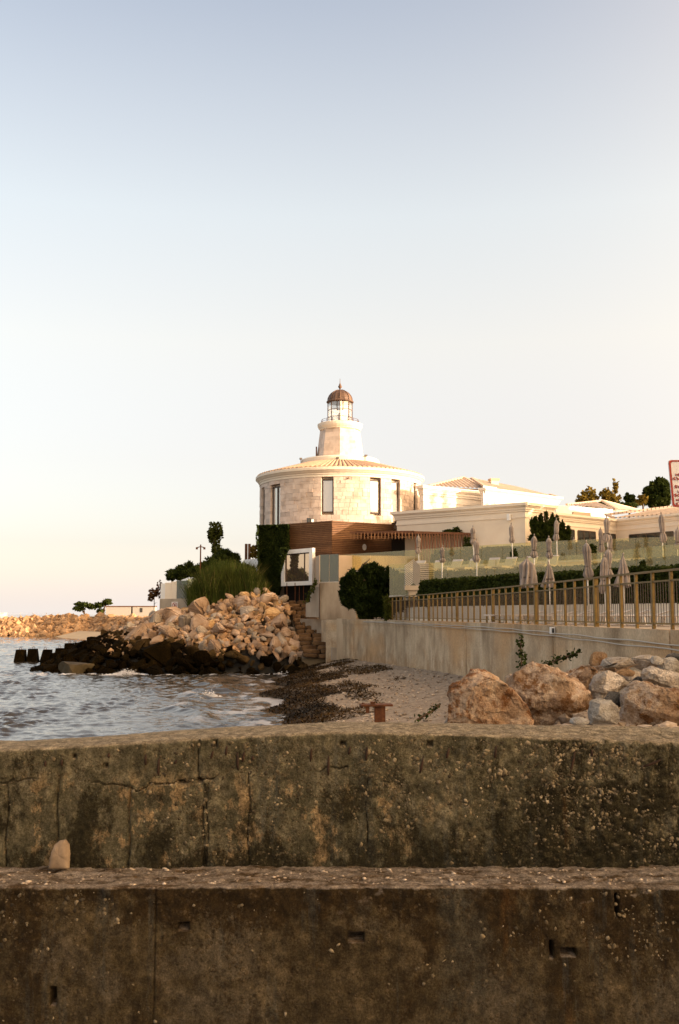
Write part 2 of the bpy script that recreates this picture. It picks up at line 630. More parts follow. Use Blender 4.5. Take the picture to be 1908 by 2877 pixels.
# small breakers rolling onto the beach
sx = XX - shore_x(YY)
brk = np.exp(-((sx + 3.6 + 0.5 * np.sin(YY * 0.5)) / 0.5) ** 2) * np.clip((YY - 30) / 6, 0, 1) * np.clip((60 - YY) / 6, 0, 1)
wz = wz + 0.16 * brk
pp = np.stack([XX.ravel(), YY.ravel(), np.zeros(XX.size)], 1)
fn = fbm(pp * np.array([1.6, 1.1, 1]), 6, 4).reshape(XX.shape)
wash = np.exp(-((sx + 1.1 + 0.6 * np.sin(YY * 0.9)) / 1.1) ** 2) * (YY < 61)
rockline = np.clip(1 - np.abs(YY - 60.3) / 1.6, 0, 1) * (XX > -21) * (XX < -3)
foam = np.clip((0.25 * brk + 0.30 * wash + 0.7 * rockline) * 1.7 * np.clip((fn - 0.52) * 12, 0, 1), 0, 1)
V = np.stack([XX.ravel(), YY.ravel(), wz.ravel()], 1)
nr, nc = XX.shape
idx = np.arange(nr * nc).reshape(nr, nc)
F = np.stack([idx[:-1, :-1], idx[:-1, 1:], idx[1:, 1:], idx[1:, :-1]], -1).reshape(-1, 4)
sea_me = fast_mesh('sea', V, F, True, attr={'foam': foam.ravel()})
sea_mat, snt, sb = nodes_of('sea_water')
svec = coord(snt, (1, 1, 1))
sb.inputs['Roughness'].default_value = 0.06
sb.inputs['IOR'].default_value = 1.33
fat = mk(snt, 'ShaderNodeAttribute', attribute_name='foam').outputs['Fac']
snt.links.new(mixc(snt, fat, (0.055, 0.047, 0.036), (0.72, 0.70, 0.70)), sb.inputs['Base Color'])
snt.links.new(mathn(snt, 'MULTIPLY_ADD', fat, 0.6), sb.inputs['Roughness'])
sb.inputs['Roughness'].default_value = 0.06
rr_ = mathn(snt, 'MULTIPLY', fat, 0.6)
snt.links.new(mathn(snt, 'ADD', rr_, 0.06), sb.inputs['Roughness'])
bump(snt, sb, noise(snt, svec, 3.4, 5, 0.6), 0.22, 0.10)
sea = link('sea', sea_me, sea_mat)
tag(sea, kind='structure')

# ------------------------------------------------------------------ terrain: beach
WALL_Y = np.array([8, 10, 16, 19.05, 20.4, 22.4, 26, 28.6, 33.9, 43.5, 51, 57, 60.0])
WALL_X = np.array([7.2, 7.0, 6.55, 6.28, 6.12, 5.92, 5.70, 5.42, 4.94, 3.72, 2.32, 0.98, 0.13])


def wall_x(Y):
    return np.interp(Y, WALL_Y, WALL_X)


def beach_z(X, Y):
    s = shore_x(Y)
    w = np.maximum(wall_x(np.minimum(Y, 60)), 0.4)
    top = np.interp(Y, [5, 15, 25, 40, 48, 57, 64], [1.5, 1.5, 1.5, 1.3, 1.12, 1.0, 0.85])
    t = (X - s) / (w - s)
    z = np.where(t > 0, top * np.clip(t, 0, 1.15) ** 0.85, t * 1.6)
    # rubble bank under the heaped boulders
    m = np.clip((X - 1.15) / 1.7, 0, 1) * np.clip((Y - 8.6) / 2.6, 0, 1) * np.clip((19.0 - Y) / 4.5, 0, 1)
    m = m * m * (3 - 2 * m)
    z = z + m * (2.35 - z) * (z < 2.35)
    return np.maximum(z, -0.9)


by = np.concatenate([np.linspace(4.3, 20, 120), np.linspace(20.1, 66, 330)])
bx = np.linspace(-4.6, 8.0, 200)
BY, BX = np.meshgrid(by, bx, indexing='ij')
bz = beach_z(BX, BY)
bp = np.stack([BX.ravel(), BY.ravel(), np.zeros(BX.size)], 1)
rough = (fbm(bp * 2.2, 4, 11) - 0.5) * 0.10 + (fbm(bp * 7.0, 3, 12) - 0.5) * 0.06
bz = bz + rough.reshape(BX.shape)
idx = np.arange(BX.size).reshape(BX.shape)
F = np.stack([idx[:-1, :-1], idx[:-1, 1:], idx[1:, 1:], idx[1:, :-1]], -1).reshape(-1, 4)
wet = np.clip(1 - (BX - shore_x(BY)) / 1.3, 0, 1)
me = fast_mesh('beach', np.stack([BX.ravel(), BY.ravel(), bz.ravel()], 1), F, True, attr={'wet': wet.ravel()})
bm_, bnt, bb = nodes_of('coarse_sand')
bv = coord(bnt)
bcol = ramp_node(bnt, noise(bnt, bv, 6, 8, 0.7), [(0.3, (0.18, 0.122, 0.075)), (0.5, (0.32, 0.235, 0.155)), (0.7, (0.45, 0.345, 0.24))])
wat = mk(bnt, 'ShaderNodeAttribute', attribute_name='wet').outputs['Fac']
wedge = mathn(bnt, 'MULTIPLY', wat, 0.85)
bnt.links.new(mixc(bnt, wedge, bcol, (0.05, 0.038, 0.026)), bb.inputs['Base Color'])
bb.inputs['Roughness'].default_value = 0.9
bb.inputs['Specular IOR Level'].default_value = 0.2
bump(bnt, bb, noise(bnt, bv, 14, 8, 0.7), 0.8, 0.04)
tag(link('beach', me, bm_), kind='structure')


def scatter(n, xr, yr, dens, seed):
    r = np.random.default_rng(seed)
    x = r.uniform(*xr, n)
    y = r.uniform(*yr, n)
    k = r.uniform(0, 1, n) < dens(x, y)
    return x[k], y[k], r


def leaf_quads(pts, size, r, flat=0.0, elong=1.6, out=None):
    """rhombic leaves at pts with random orientation; flat>0 lays them down, out: direction the leaves lean to"""
    n = len(pts)
    d = r.normal(size=(n, 3))
    if out is not None:
        d = d * 0.45 + out
    d[:, 2] *= (1 - flat)
    d /= np.linalg.norm(d, axis=1, keepdims=True) + 1e-9
    q = r.normal(size=(n, 3))
    if flat:
        q = q * (1 - flat) + np.array([0, 0, 1.0]) * flat * 3
    s = np.cross(d, q)
    s /= np.linalg.norm(s, axis=1, keepdims=True) + 1e-9
    sz = size * r.uniform(0.6, 1.4, (n, 1))
    a = pts - d * sz * elong / 2
    b = pts + s * sz / 2
    c = pts + d * sz * elong / 2
    e = pts - s * sz / 2
    V = np.stack([a, b, c, e], 1).reshape(-1, 3)
    F = np.arange(4 * n).reshape(n, 4)
    return V, F


def seaweed_density(x, y):
    t = x - shore_x(y)
    p = np.stack([x * 0.55 + y * 0.10, y * 0.16 - x * .05, x * 0], 1)
    f = fbm(p * 2.2, 4, 31)
    lim = np.interp(y, [18, 26, 34, 50, 58, 63], [0.1, 0.7, 2.1, 3.0, 2.6, 1.4])
    core = np.clip((lim * 0.60 - np.abs(t - lim * 0.32) + (f - 0.5) * 2.2) / 0.6, 0, 1)
    edge = np.clip((lim * 1.9 - t) / 1.4, 0, 1) * np.clip(t + 0.5, 0, 1) * np.clip((f - 0.46) * 4, 0, 0.75)
    return np.maximum(core * np.clip((f - 0.18) * 5, 0.2, 1), edge * 0.8)


x, y, r = scatter(120000, (-3.6, 4.6), (18, 63.5), seaweed_density, 5)
z = beach_z(x, y) + 0.03 + r.uniform(0, 0.08, len(x)) * np.where(x - shore_x(y) < 1.8, 1, 0.5)
V, F = leaf_quads(np.stack([x, y, z], 1), 0.055, r, 0.6, 2.6)
o = place_mesh('seaweed', fast_mesh('seaweed', V, F, tone=r.uniform(0, 0.55, len(F)) + 0.45 * np.clip((x - shore_x(y) - 0.8) / 2.0, 0, 1)), weed_mat)
tag(o, 'dark brown seaweed washed up in drifts along the water line', 'seaweed', kind='stuff')

# base rock shapes ---------------------------------------------------
_ico = {}


def ico(sub):
    if sub not in _ico:
        b = bmesh.new()
        bmesh.ops.create_icosphere(b, subdivisions=sub, radius=1)
        b.verts.ensure_lookup_table()
        _ico[sub] = (np.array([v.co[:] for v in b.verts]), np.array([[v.index for v in f.verts] for f in b.faces]))
        b.free()
    v, f = _ico[sub]
    return v.copy(), f


def rock_arrays(seed, sub=2, planes=9, nz=0.08, dmin=0.5, dmax=0.85):
    r = np.random.default_rng(seed)
    v, f = ico(sub)
    for k in range(planes):
        n = r.normal(size=3)
        n /= np.linalg.norm(n)
        d = r.uniform(dmin, dmax)
        p = v @ n
        m = p > d
        v[m] -= np.outer(p[m] - d, n)
    dirn = v / (np.linalg.norm(v, axis=1, keepdims=True) + 1e-9)
    v += dirn * ((fbm(v * 1.6 + seed * 3.1, 3, seed) - 0.5) * 2 * nz)[:, None]
    if sub >= 4:
        v += dirn * ((fbm(v * 7 + seed * 1.7, 4, seed + 50) - 0.5) * 0.09)[:, None]
    v /= np.abs(v).max()
    return v, f


def hull_rock(seed, npts=13, cuts=0, nz=0.0, shape=None, fine=0.0):
    """broken angular stone: convex hull of a few points, optionally refined and roughened"""
    r = np.random.default_rng(seed)
    d = r.normal(size=(npts, 3))
    d /= np.linalg.norm(d, axis=1, keepdims=True)
    d *= r.uniform(0.72, 1.1, (npts, 1))
    if shape is not None:
        d = shape(d, r)
    b = bmesh.new()
    for p in d:
        b.verts.new(p)
    res = bmesh.ops.convex_hull(b, input=b.verts)
    bmesh.ops.delete(b, geom=list({g for g in res['geom_interior'] + res['geom_unused'] if isinstance(g, bmesh.types.BMVert)}), context='VERTS')
    bmesh.ops.dissolve_limit(b, angle_limit=0.14, verts=b.verts, edges=b.edges)
    bmesh.ops.bevel(b, geom=list(b.edges), offset=0.10, segments=2, affect='EDGES')
    bmesh.ops.triangulate(b, faces=b.faces)
    for k in range(cuts):
        long_ = [e for e in b.edges if e.calc_length() > 1.6 / 2 ** (k + 1)]
        if long_:
            bmesh.ops.subdivide_edges(b, edges=long_, cuts=1)
            bmesh.ops.triangulate(b, faces=b.faces)
    bmesh.ops.recalc_face_normals(b, faces=b.faces)
    b.normal_update()
    b.verts.index_update()
    v = np.array([x.co[:] for x in b.verts])
    nn = np.array([x.normal[:] for x in b.verts])
    f = np.array([[x.index for x in q.verts] for q in b.faces])
    b.free()
    if nz:
        v = v + nn * ((fbm(v * 1.7 + seed * 3.1, 4, seed) - 0.5) * 2 * nz)[:, None]
    if fine:
        v = v + nn * ((fbm(v * 7 + seed * 1.3, 4, seed + 9) - 0.5) * 2 * fine)[:, None]
    return v, f


ROCKS = []
for k in range(16):
    v, f = hull_rock(100 + k, 11 + k % 5, 1, 0.06)
    v /= np.abs(v).max()
    ROCKS.append(fast_mesh('boulder', v, f))

# pebbles on the beach
pv, pf = ico(1)
assert len(pv) < 50


def pebble_cloud(pts, sizes, r, squash=0.6):
    n = len(pts)
    sc = sizes[:, None] * r.uniform(0.6, 1.3, (n, 3))
    sc[:, 2] *= squash
    a = r.uniform(0, 2 * PI, n)
    ca, sa = np.cos(a), np.sin(a)
    v = pv[None] * (1 + 0.38 * r.uniform(-1, 1, (n, len(pv), 1))) * sc[:, None, :]
    w = v.copy()
    w[..., 0] = v[..., 0] * ca[:, None] - v[..., 1] * sa[:, None]
    w[..., 1] = v[..., 0] * sa[:, None] + v[..., 1] * ca[:, None]
    V = (w + pts[:, None, :]).reshape(-1, 3)
    F = (pf[None] + (np.arange(n) * len(pv))[:, None, None]).reshape(-1, 3)
    return V, F, np.repeat(r.uniform(0, 1, n), len(pf))


def peb_d(x, y):
    t = x - shore_x(y)
    return np.where((t > 0.2) & (x < wall_x(np.minimum(y, 60)) - 0.1), 0.25 + 0.75 * np.clip(1 - np.abs(y - 28) / 9, 0, 1) * (t < 3), 0)


x, y, r = scatter(9000, (-2.5, 5), (18, 62), peb_d, 8)
V, F, T = pebble_cloud(np.stack([x, y, beach_z(x, y) + 0.02], 1), r.uniform(0.02, 0.07, len(x)) ** 1.0, r)
o = place_mesh('pebbles', fast_mesh('pebbles', V, F, tone=T), pebble_mat)
tag(o, 'loose pebbles strewn over the sand of the little beach', 'pebbles', kind='stuff')

# ------------------------------------------------------------------ inland ground and terraces
mb = MB()
wy = [8, 16, 20, 26, 34, 43.5, 51, 57, 59.6]
wall_line = [(float(wall_x(yv)) + 0.2, yv) for yv in wy]
mb.prism([(60, -40), (60, 80), (-2.6, 80), (-2.6, 66.0), (-0.2, 63.0), (0.2, 59.8)] + [p for p in reversed(wall_line)] + [(9, -40)], -1.0, 3.28)
tag(mb.build('terrace_ground', paving), kind='structure')
mb = MB()
mb.prism([(-2.7, 69.5), (-9, 72), (-14, 95), (-20, 130), (-27, 168), (60, 240), (400, 3000), (3000, 3000), (3000, -500), (60.2, -500), (60.2, 80.2), (-2.7, 80.2)], -1, 3.1)
tag(mb.build('inland_ground', earth), kind='structure')
mb = MB()
mb.prism([(-30, -60), (8.9, -60), (8.9, 3.2), (-30, 3.2)], 1.0, 1.98)
tag(mb.build('promenade', concrete_grey), kind='structure')

# lines of hedge and glass on the terraces (plan points from left to right)
def line_from(pts, z):
    out = []
    for px, py in pts:
        Yv = (z - H) * FPX / (1725 - py)
        out.append((X_at(px, Yv), Yv))
    return out


HEDGE1 = [(X_at(1172, 49.5), 49.5)] + line_from([(1210, 1633), (1450, 1617), (1908, 1590)], 5.15) + [(13.5, 26.5)]
GLASS1 = [(X_at(1122, 55.5), 55.5)] + line_from([(1200, 1584), (1444, 1573), (1651, 1561), (1908, 1534)], 6.3) + [(19, 33)]
GLASS2 = line_from([(952, 1560), (1200, 1543), (1475, 1525), (1606, 1518), (1908, 1507)], 7.6) + [(24, 48)]


def offset_line(L, d):
    """move a left-to-right line away from the camera by d"""
    out = []
    for i, p in enumerate(L):
        a = Vector(L[max(i - 1, 0)])
        b = Vector(L[min(i + 1, len(L) - 1)])
        t = (b - a).normalized()
        n = Vector((-t.y, t.x))
        out.append((p[0] + n.x * d, p[1] + n.y * d))
    return out


def slab(name, L, z0, z1, mat, d=0.0, back=79.5):
    q = offset_line(L, d)
    mb = MB()
    mb.prism(q + [(q[-1][0] + 8, q[-1][1]), (q[-1][0] + 8, back), (q[0][0], back)], z0, z1)
    return tag(mb.build(name, mat), kind='structure')


slab('planter_bank', HEDGE1, 3.2, 3.95, stucco, -0.05, 79)
slab('middle_terrace', HEDGE1, 3.96, 4.5, paving, 1.0, 78)
slab('sun_deck', GLASS1, 4.4, 5.75, stucco, 0.3, 78.5)
slab('upper_terrace', GLASS2, 5.6, 6.55, stucco, 0.15, 78.2)


def leaf_obj(name, pts, size, mat, parent, seed, flat=0.0, elong=1.6, out=None):
    r = np.random.default_rng(seed)
    V, F = leaf_quads(np.asarray(pts), size, r, flat, elong, out)
    return place_mesh(name, fast_mesh(name, V, F, tone=r.uniform(0, 1, len(F))), mat, parent)


def blob_points(blobs, n, r, inner=0.55, squash=None):
    b = np.array([[*c, *rad] for c, rad in blobs], dtype=float)
    w = (b[:, 3] * b[:, 4] * b[:, 5]) ** 0.7
    k = r.choice(len(b), n, p=w / w.sum())
    d = r.normal(size=(n, 3))
    d /= np.linalg.norm(d, axis=1, keepdims=True)
    rad = r.uniform(inner, 1.0, (n, 1)) ** 0.7
    bump_ = 1 + 0.35 * (fbm(d * 2.3 + k[:, None] * 7.7, 2, 3)[:, None] - 0.5) * 2
    pts = b[k, :3] + d * rad * bump_ * b[k, 3:6]
    blob_points.out = d
    return pts


def lumpy(blobs, r, k=11, shrink=0.78, sub=0.36):
    """break smooth blobs up into a core with many leafy lumps on it"""
    out = []
    for c, rad in blobs:
        c, rad = np.array(c), np.array(rad)
        out.append((c, rad * shrink))
        for i in range(k):
            d = r.normal(size=3)
            d /= np.linalg.norm(d)
            out.append((c + d * rad * r.uniform(0.65, 1.0), rad * sub * r.uniform(0.6, 1.25)))
    return out


def hedge(name, L, depth, z0, z1, leaf, n, label, cat='hedge', seed=1, size=0.09, group=None, wave=0.08):
    t = thing(name, label, cat, (L[0][0], L[0][1], z0), group)
    back = offset_line(L, depth)
    r = np.random.default_rng(seed)
    seg = [math.dist(L[i], L[i + 1]) for i in range(len(L) - 1)]
    tot = sum(seg)
    cum = np.concatenate([[0], np.cumsum(seg)])
    u = r.uniform(0, tot, n)
    La, Ba = np.array(L), np.array(back)
    fx, fy = np.interp(u, cum, La[:, 0]), np.interp(u, cum, La[:, 1])
    gx, gy = np.interp(u, cum, Ba[:, 0]), np.interp(u, cum, Ba[:, 1])
    side = r.uniform(0, 1, n)
    w = np.where(side < 0.55, r.uniform(-0.06, 0.10, n), r.uniform(0, 1, n))
    zz = np.where(side < 0.55, r.uniform(z0, z1, n), z1 + r.normal(0, 0.04, n))
    und = (fbm(np.stack([u * 0.9, u * 0, u * 0], 1), 3, seed) - 0.5) * 2 * wave
    zz = zz + und * (zz - z0) / (z1 - z0)
    endf = np.clip(np.minimum(u, tot - u) / 0.35, 0.55, 1)
    zz = z0 + (zz - z0) * endf
    pts = np.stack([fx + (gx - fx) * w, fy + (gy - fy) * w, zz], 1)
    leaf_obj('foliage', pts, size, leaf, t, seed)
    mb = MB()
    q = offset_line(L, 0.06)
    qb = offset_line(L, depth - 0.04)
    mb.prism(q + list(reversed(qb)), z0, z1 - 0.06 - wave * 0.6)
    mb.build('opaque_core', leaf, t)  # solid core added inside so no light leaks through the hedge
    return t


hedge('clipped_hedge', HEDGE1, 0.8, 3.95, 5.12, leaf_dark, 26000, 'long dark clipped hedge running just behind the bronze fence', seed=3)
hedge('clipped_hedge', offset_line(GLASS1, -0.55), 0.6, 4.5, 5.78, leaf_hedge, 24000, 'olive hedge standing against the front of the lower glass', seed=14, wave=0.06, size=0.065)
hedge('clipped_hedge', offset_line(GLASS2, 0.25)[1:], 0.7, 6.5, 7.42, leaf_hedge, 26000, 'olive hedge seen through the upper glass balustrade below the cream building', seed=6, wave=0.10, size=0.07)


def balustrade(name, L, z0, z1, panel_w, label, mat, seed=0):
    t = thing(name, label, 'glass balustrade', (L[0][0], L[0][1], z0))
    seg = [math.dist(L[i], L[i + 1]) for i in range(len(L) - 1)]
    cum = np.concatenate([[0], np.cumsum(seg)])
    n = max(1, int(round(cum[-1] / panel_w)))
    La = np.array(L)
    us = np.linspace(0, cum[-1], n + 1)
    pts = [(float(np.interp(u, cum, La[:, 0])), float(np.interp(u, cum, La[:, 1]))) for u in us]
    for i in range(n):
        a, b = Vector(pts[i]), Vector(pts[i + 1])
        d = (b - a).normalized() * 0.012
        mb = MB()
        mb.wall(a + d, b - d, z0, z1, 0.016)
        mb.build('glass_panel', mat, t)
    mb = MB()
    for i in range(n):
        mb.wall(pts[i], pts[i + 1], z0 - 0.08, z0 - 0.002, 0.06, -0.02)
    mb.build('base_channel', steel, t)
    return t


# in front of the lower glass runs the olive hedge; the pane stands behind it
balustrade('glass_balustrade', offset_line(GLASS1, -0.75), 4.6, 6.3, 1.5, 'lower row of glass panels along the sun deck', glass_rail)
balustrade('glass_balustrade', GLASS2, 6.5, 7.6, 1.6, 'upper row of glass panels below the cream building', glass_rail)

# ------------------------------------------------------------------ retaining wall, fence, cables
rw = thing('retaining_wall', 'long stained concrete wall curving along the beach under the fence', 'wall', (3.7, 43.5, 0))
PAN = [60.0, 57.6, 57.0 - 0.3, 51.0, 43.5, 36.5, 30.0, 26.5, 22.7, 19.0, 14.0, 8.0]


def cwall_mat():
    m, nt, b = nodes_of('stained_concrete_wall')
    v = coord(nt, (0.7, 0.7, 0.6))
    v2 = coord(nt, (1, 1, 1))
    base = ramp_node(nt, noise(nt, v, 1.1, 6, 0.6), [(0.3, (0.28, 0.195, 0.115)), (0.47, (0.46, 0.335, 0.21)), (0.62, (0.57, 0.43, 0.275)), (0.8, (0.66, 0.52, 0.36))])
    ochre = ramp_node(nt, noise(nt, coord(nt, (0.25, 0.25, 0.5)), 0.9, 4, 0.5), [(0.48, 0.0), (0.62, 0.75)])
    col = mixc(nt, ochre, base, (0.50, 0.29, 0.13))
    streak = ramp_node(nt, noise(nt, coord(nt, (0.8, 0.8, 0.13)), 1.5, 8, 0.62), [(0.50, 0.0), (0.70, 0.6)])
    wht = ramp_node(nt, noise(nt, coord(nt, (0.9, 0.9, 0.10)), 1.1, 6, 0.6), [(0.60, 0.0), (0.72, 0.5)])
    col = mixc(nt, wht, col, (0.78, 0.66, 0.50))
    col = mixc(nt, streak, col, (0.20, 0.135, 0.075))
    sz = mk(nt, 'ShaderNodeSeparateXYZ')
    nt.links.new(mk(nt, 'ShaderNodeNewGeometry').outputs['Position'], sz.inputs[0])
    low_dark = mk(nt, 'ShaderNodeMapRange')
    low_dark.inputs['From Min'].default_value = 2.6
    low_dark.inputs['From Max'].default_value = 0.8
    low_dark.inputs['To Min'].default_value = -0.10
    low_dark.inputs['To Max'].default_value = 0.12
    nt.links.new(sz.outputs['Z'], low_dark.inputs[0])
    dp = ramp_node(nt, mathn(nt, 'ADD', low_dark.outputs[0], noise(nt, coord(nt, (1, 1, 0.8)), 1.7, 8, 0.7)), [(0.50, 0.0), (0.66, 0.7)])
    col = mixc(nt, dp, col, (0.30, 0.175, 0.085))  # brownish mottling, thicker towards the bottom of the wall
    spots = ramp_node(nt, noise(nt, v2, 9, 6, 0.7), [(0.66, 0.0), (0.74, 0.7)])
    col = mixc(nt, spots, col, (0.10, 0.07, 0.045))
    col = vary(nt, col, 0.12, 'object')
    fine = ramp_node(nt, noise(nt, v2, 16, 6, 0.7), [(0.35, 0.8), (0.65, 1.15)])
    fm_ = mk(nt, 'ShaderNodeVectorMath', operation='MULTIPLY')
    nt.links.new(col, fm_.inputs[0])
    nt.links.new(fine, fm_.inputs[1])
    nt.links.new(fm_.outputs[0], b.inputs['Base Color'])
    b.inputs['Roughness'].default_value = 0.9
    b.inputs['Specular IOR Level'].default_value = 0.2
    bump(nt, b, noise(nt, v2, 10, 8, 0.7), 0.35, 0.02)
    return m


cw = cwall_mat()
for i in range(len(PAN) - 1):
    y0, y1 = PAN[i], PAN[i + 1]
    n = max(2, int((y0 - y1) / 1.5))
    ys = np.linspace(y0 - 0.015, y1 + 0.015, n + 1)
    mb = MB()
    for k in range(n):
        a, b = (float(wall_x(ys[k])), float(ys[k])), (float(wall_x(ys[k + 1])), float(ys[k + 1]))
        off = 0.01 * (i % 2)
        mb.wall(a, b, 0.2, 3.02, 0.35, -0.02 + off)
        mb.wall(a, b, 3.022, 3.30, 0.42, -0.045 + off)
    mb.build('wall_panel', cw, rw)

# end block of the wall beside the stairs
ws = thing('stair_wall', 'patched concrete wall end standing right of the stone stairs', 'wall', (-0.3, 61.5, 0.5))
mb = MB()
a = P(905, 1740, 61.6)
mb.wall((X_at(916, 61.0), 61.0), (0.11, 60.05), 0.3, 3.25, 0.5)
mb.wall((X_at(903, 62.2), 62.2), (X_at(916, 61.02), 61.02), 1.9, 3.25, 0.6, 0.02)
mb.build('lower_block', cw, ws)
mb = MB()
mb.wall((X_at(950, 60.06), 60.06), (X_at(952, 60.0) + 0.6, 60.0 - 0.45), 0.3, 3.33, 0.3, -0.14)
mb.build('pilaster', concrete, ws)
mb = MB()
mb.box(P(950, 1850, 60.4) + Vector((-0.15, 0, -0.1)), (0.5, 0.5, 0.75), 0.1, 0.95)
mb.build('footing', concrete_grey, ws)

uw = thing('upper_wall', 'tall pale concrete wall between the stairs and the dark bush', 'wall', (-0.4, 62.5, 3.2))
mb = MB()
mb.wall((X_at(898, 63.2), 63.2), (X_at(1000, 61.6), 61.6), 3.26, 5.58, 0.4)
mb.build('wall_body', concrete, uw)
mb = MB()
mb.wall((X_at(898, 63.2), 63.2), (X_at(860, 64.6), 64.6), 3.4, 4.35, 0.3, -0.3)
mb.wall((X_at(898, 63.2), 63.2), (X_at(872, 64.15), 64.15), 4.352, 5.3, 0.3, -0.3)
mb.build('side_wall', concrete_grey, uw)
mb = MB()
mb.beam((X_at(898, 63.15), 63.10, 3.3), (X_at(898, 63.15), 63.10, 5.5), 0.06)
mb.build('joint_strip', bronze_dark, uw)  # thin dark bar along the joint at the wall corner
balustrade('glass_balustrade', [(X_at(899, 63.3), 63.3), (X_at(952, 62.5), 62.5)], 5.62, 7.35, 0.8, 'short teal glass screen on the pale wall beside the picture window', glass_teal)

# fence
fen = thing('metal_fence', 'bronze metal fence with flat posts on top of the beach wall', 'fence', (3.9, 43.5, 3.3))
ys = np.arange(51.0, 12.0, -0.02)
xs = wall_x(ys) + 0.18
arc = np.concatenate([[0], np.cumsum(np.hypot(np.diff(xs), np.diff(ys)))])
NPOST = 46
us = np.arange(NPOST) * 0.84
fp = [(float(np.interp(u, arc, xs)), float(np.interp(u, arc, ys))) for u in us]


def proto_box(sx, sy, sz):
    mb = MB()
    mb.box((0, 0, 0), (sx, sy, sz))
    return mb.mesh('bar')


post_me, post_wide, bal_me = proto_box(0.062, 0.055, 1.13), proto_box(0.10, 0.10, 1.13), proto_box(0.011, 0.011, 0.84)
fo = wloc(fen)
for i, (x, y) in enumerate(fp):
    d = Vector(fp[min(i + 1, NPOST - 1)]) - Vector(fp[max(i - 1, 0)])
    rz = math.atan2(d.y, d.x)
    o = link('post', post_wide if i % 6 == 3 else post_me, fence_mat, fen, (x - fo.x, y - fo.y, 0))
    o.rotation_euler.z = rz
    if i < NPOST - 1:
        a, b = Vector(fp[i]), Vector(fp[i + 1])
        for k in range(1, 7):
            q = a.lerp(b, k / 7)
            o = link('baluster', bal_me, bronze_dark, fen, (q.x - fo.x, q.y - fo.y, 0.11))
            o.rotation_euler.z = rz
for nm, z, w, h in (('handrail', 1.15, 0.07, 0.04), ('upper_rail', 0.95, 0.035, 0.035), ('lower_rail', 0.11, 0.035, 0.035)):
    mb = MB()
    for i in range(NPOST - 1):
        mb.beam((*fp[i], 3.3 + z), (*fp[i + 1], 3.3 + z), w, h)
    mb.build(nm, fence_mat, fen)

for zoff, lab in ((0.0, 'upper pale cable strung along the concrete beach wall'), (-0.095, 'lower pale cable sagging along the concrete beach wall')):
    pts = []
    for yv in np.arange(55, 9.5, -0.6):
        zz = float(np.interp(yv, [10, 18.5, 24, 30, 50, 55], [2.96, 3.03, 3.09, 3.15, 3.20, 3.2])) + zoff * float(np.interp(yv, [18, 40, 55], [1, 0.8, 0.3]))
        zz += 0.012 * math.sin(yv * 1.9 + zoff * 40)
        pts.append((float(wall_x(yv)) - 0.10, yv, zz))
    mb = MB()
    mb.tube(pts, 0.014, 5)
    tag(mb.build('cable', cable_mat, smooth=True), lab, 'cable', 'cables on the beach wall')
jb = thing('junction_box', 'small white junction box fixed to the beach wall under the fence', 'box', P(1557, 1778, 26.4))
mb = MB()
q = P(1555, 1781, 26.2)
xx = float(wall_x(26.2)) - 0.12
mb.box((xx, 26.2, q.z), (0.12, 0.14, 0.18))
mb.build('housing', white_paint, jb)
mb = MB()
mb.box((xx + 0.0, 26.12, q.z + 0.03), (0.05, 0.02, 0.12))
mb.build('cover', black_paint, jb)

# ------------------------------------------------------------------ round lighthouse building
LX, LY = X_at(955.5, 80), 80.0
LR = 6.45
lh = thing('lighthouse', 'round stone clad lighthouse building with copper domed lantern', 'lighthouse', (LX, LY, 7.0))
LO = Vector((LX, LY, 0))


def cyl(phi, r, z):
    """phi in degrees from the direction facing the camera, positive to the right"""
    a = R(phi)
    return Vector((LX + r * math.sin(a), LY - r * math.cos(a), z))


WINS = [(-70, 8, 9.6, 13.3), (-50.5, 11, 9.6, 13.35), (-8.4, 8.2, 11.1, 13.62), (24.3, 8.2, 11.1, 13.62), (41, 8.0, 10.4, 13.62), (66, 8.0, 10.6, 13.55), (84, 8, 10.6, 13.5)]
rs = random.Random(4)
mb = MB()
z = 7.0
course = 0
while z < 13.75:
    hgt = rs.choice((0.22, 0.28, 0.34))
    z1 = min(z + hgt, 13.78)
    phi = -180 + rs.uniform(0, 4)
    end = phi + 360
    while phi < end - 0.01:
        w = rs.uniform(2.6, 7.0)
        p1 = min(phi + w, end)
        if end - p1 < 2:
            p1 = end
        pieces = [(phi, p1)]
        for wc, ww, wz0, wz1 in WINS:
            if z1 > wz0 + 0.02 and z < wz1 - 0.02:
                nxt = []
                for a, b in pieces:
                    lo, hi = wc - ww / 2, wc + ww / 2
                    if b <= lo or a >= hi:
                        nxt.append((a, b))
                    else:
                        if a < lo - 0.05:
                            nxt.append((a, lo))
                        if b > hi + 0.05:
                            nxt.append((hi, b))
                pieces = nxt
        proud = rs.uniform(0, 0.035)
        mb.tone = min(1, max(0, rs.gauss(0.6, 0.22))) if rs.random() > 0.07 else rs.uniform(-0.9, 0.1)
        for a, b in pieces:
            g = 0.07 if b - a > 0.6 else 0
            n = max(1, int((b - a) / 2.4))
            for k in range(n):
                aa = a + g + (b - a - 2 * g) * k / n
                bb = a + g + (b - a - 2 * g) * (k + 1) / n
                mb.hexa([cyl(aa, LR + proud, z + 0.004), cyl(bb, LR + proud, z + 0.004), cyl(bb, LR - 0.4, z + 0.004), cyl(aa, LR - 0.4, z + 0.004)],
                        [cyl(aa, LR + proud, z1 - 0.004), cyl(bb, LR + proud, z1 - 0.004), cyl(bb, LR - 0.4, z1 - 0.004), cyl(aa, LR - 0.4, z1 - 0.004)])
        phi = p1
    z = z1
me = mb.mesh('stone_cladding')
o = place_mesh('stone_cladding', me, stone_clad, lh)
tag(o, kind='stuff')
mb = MB()
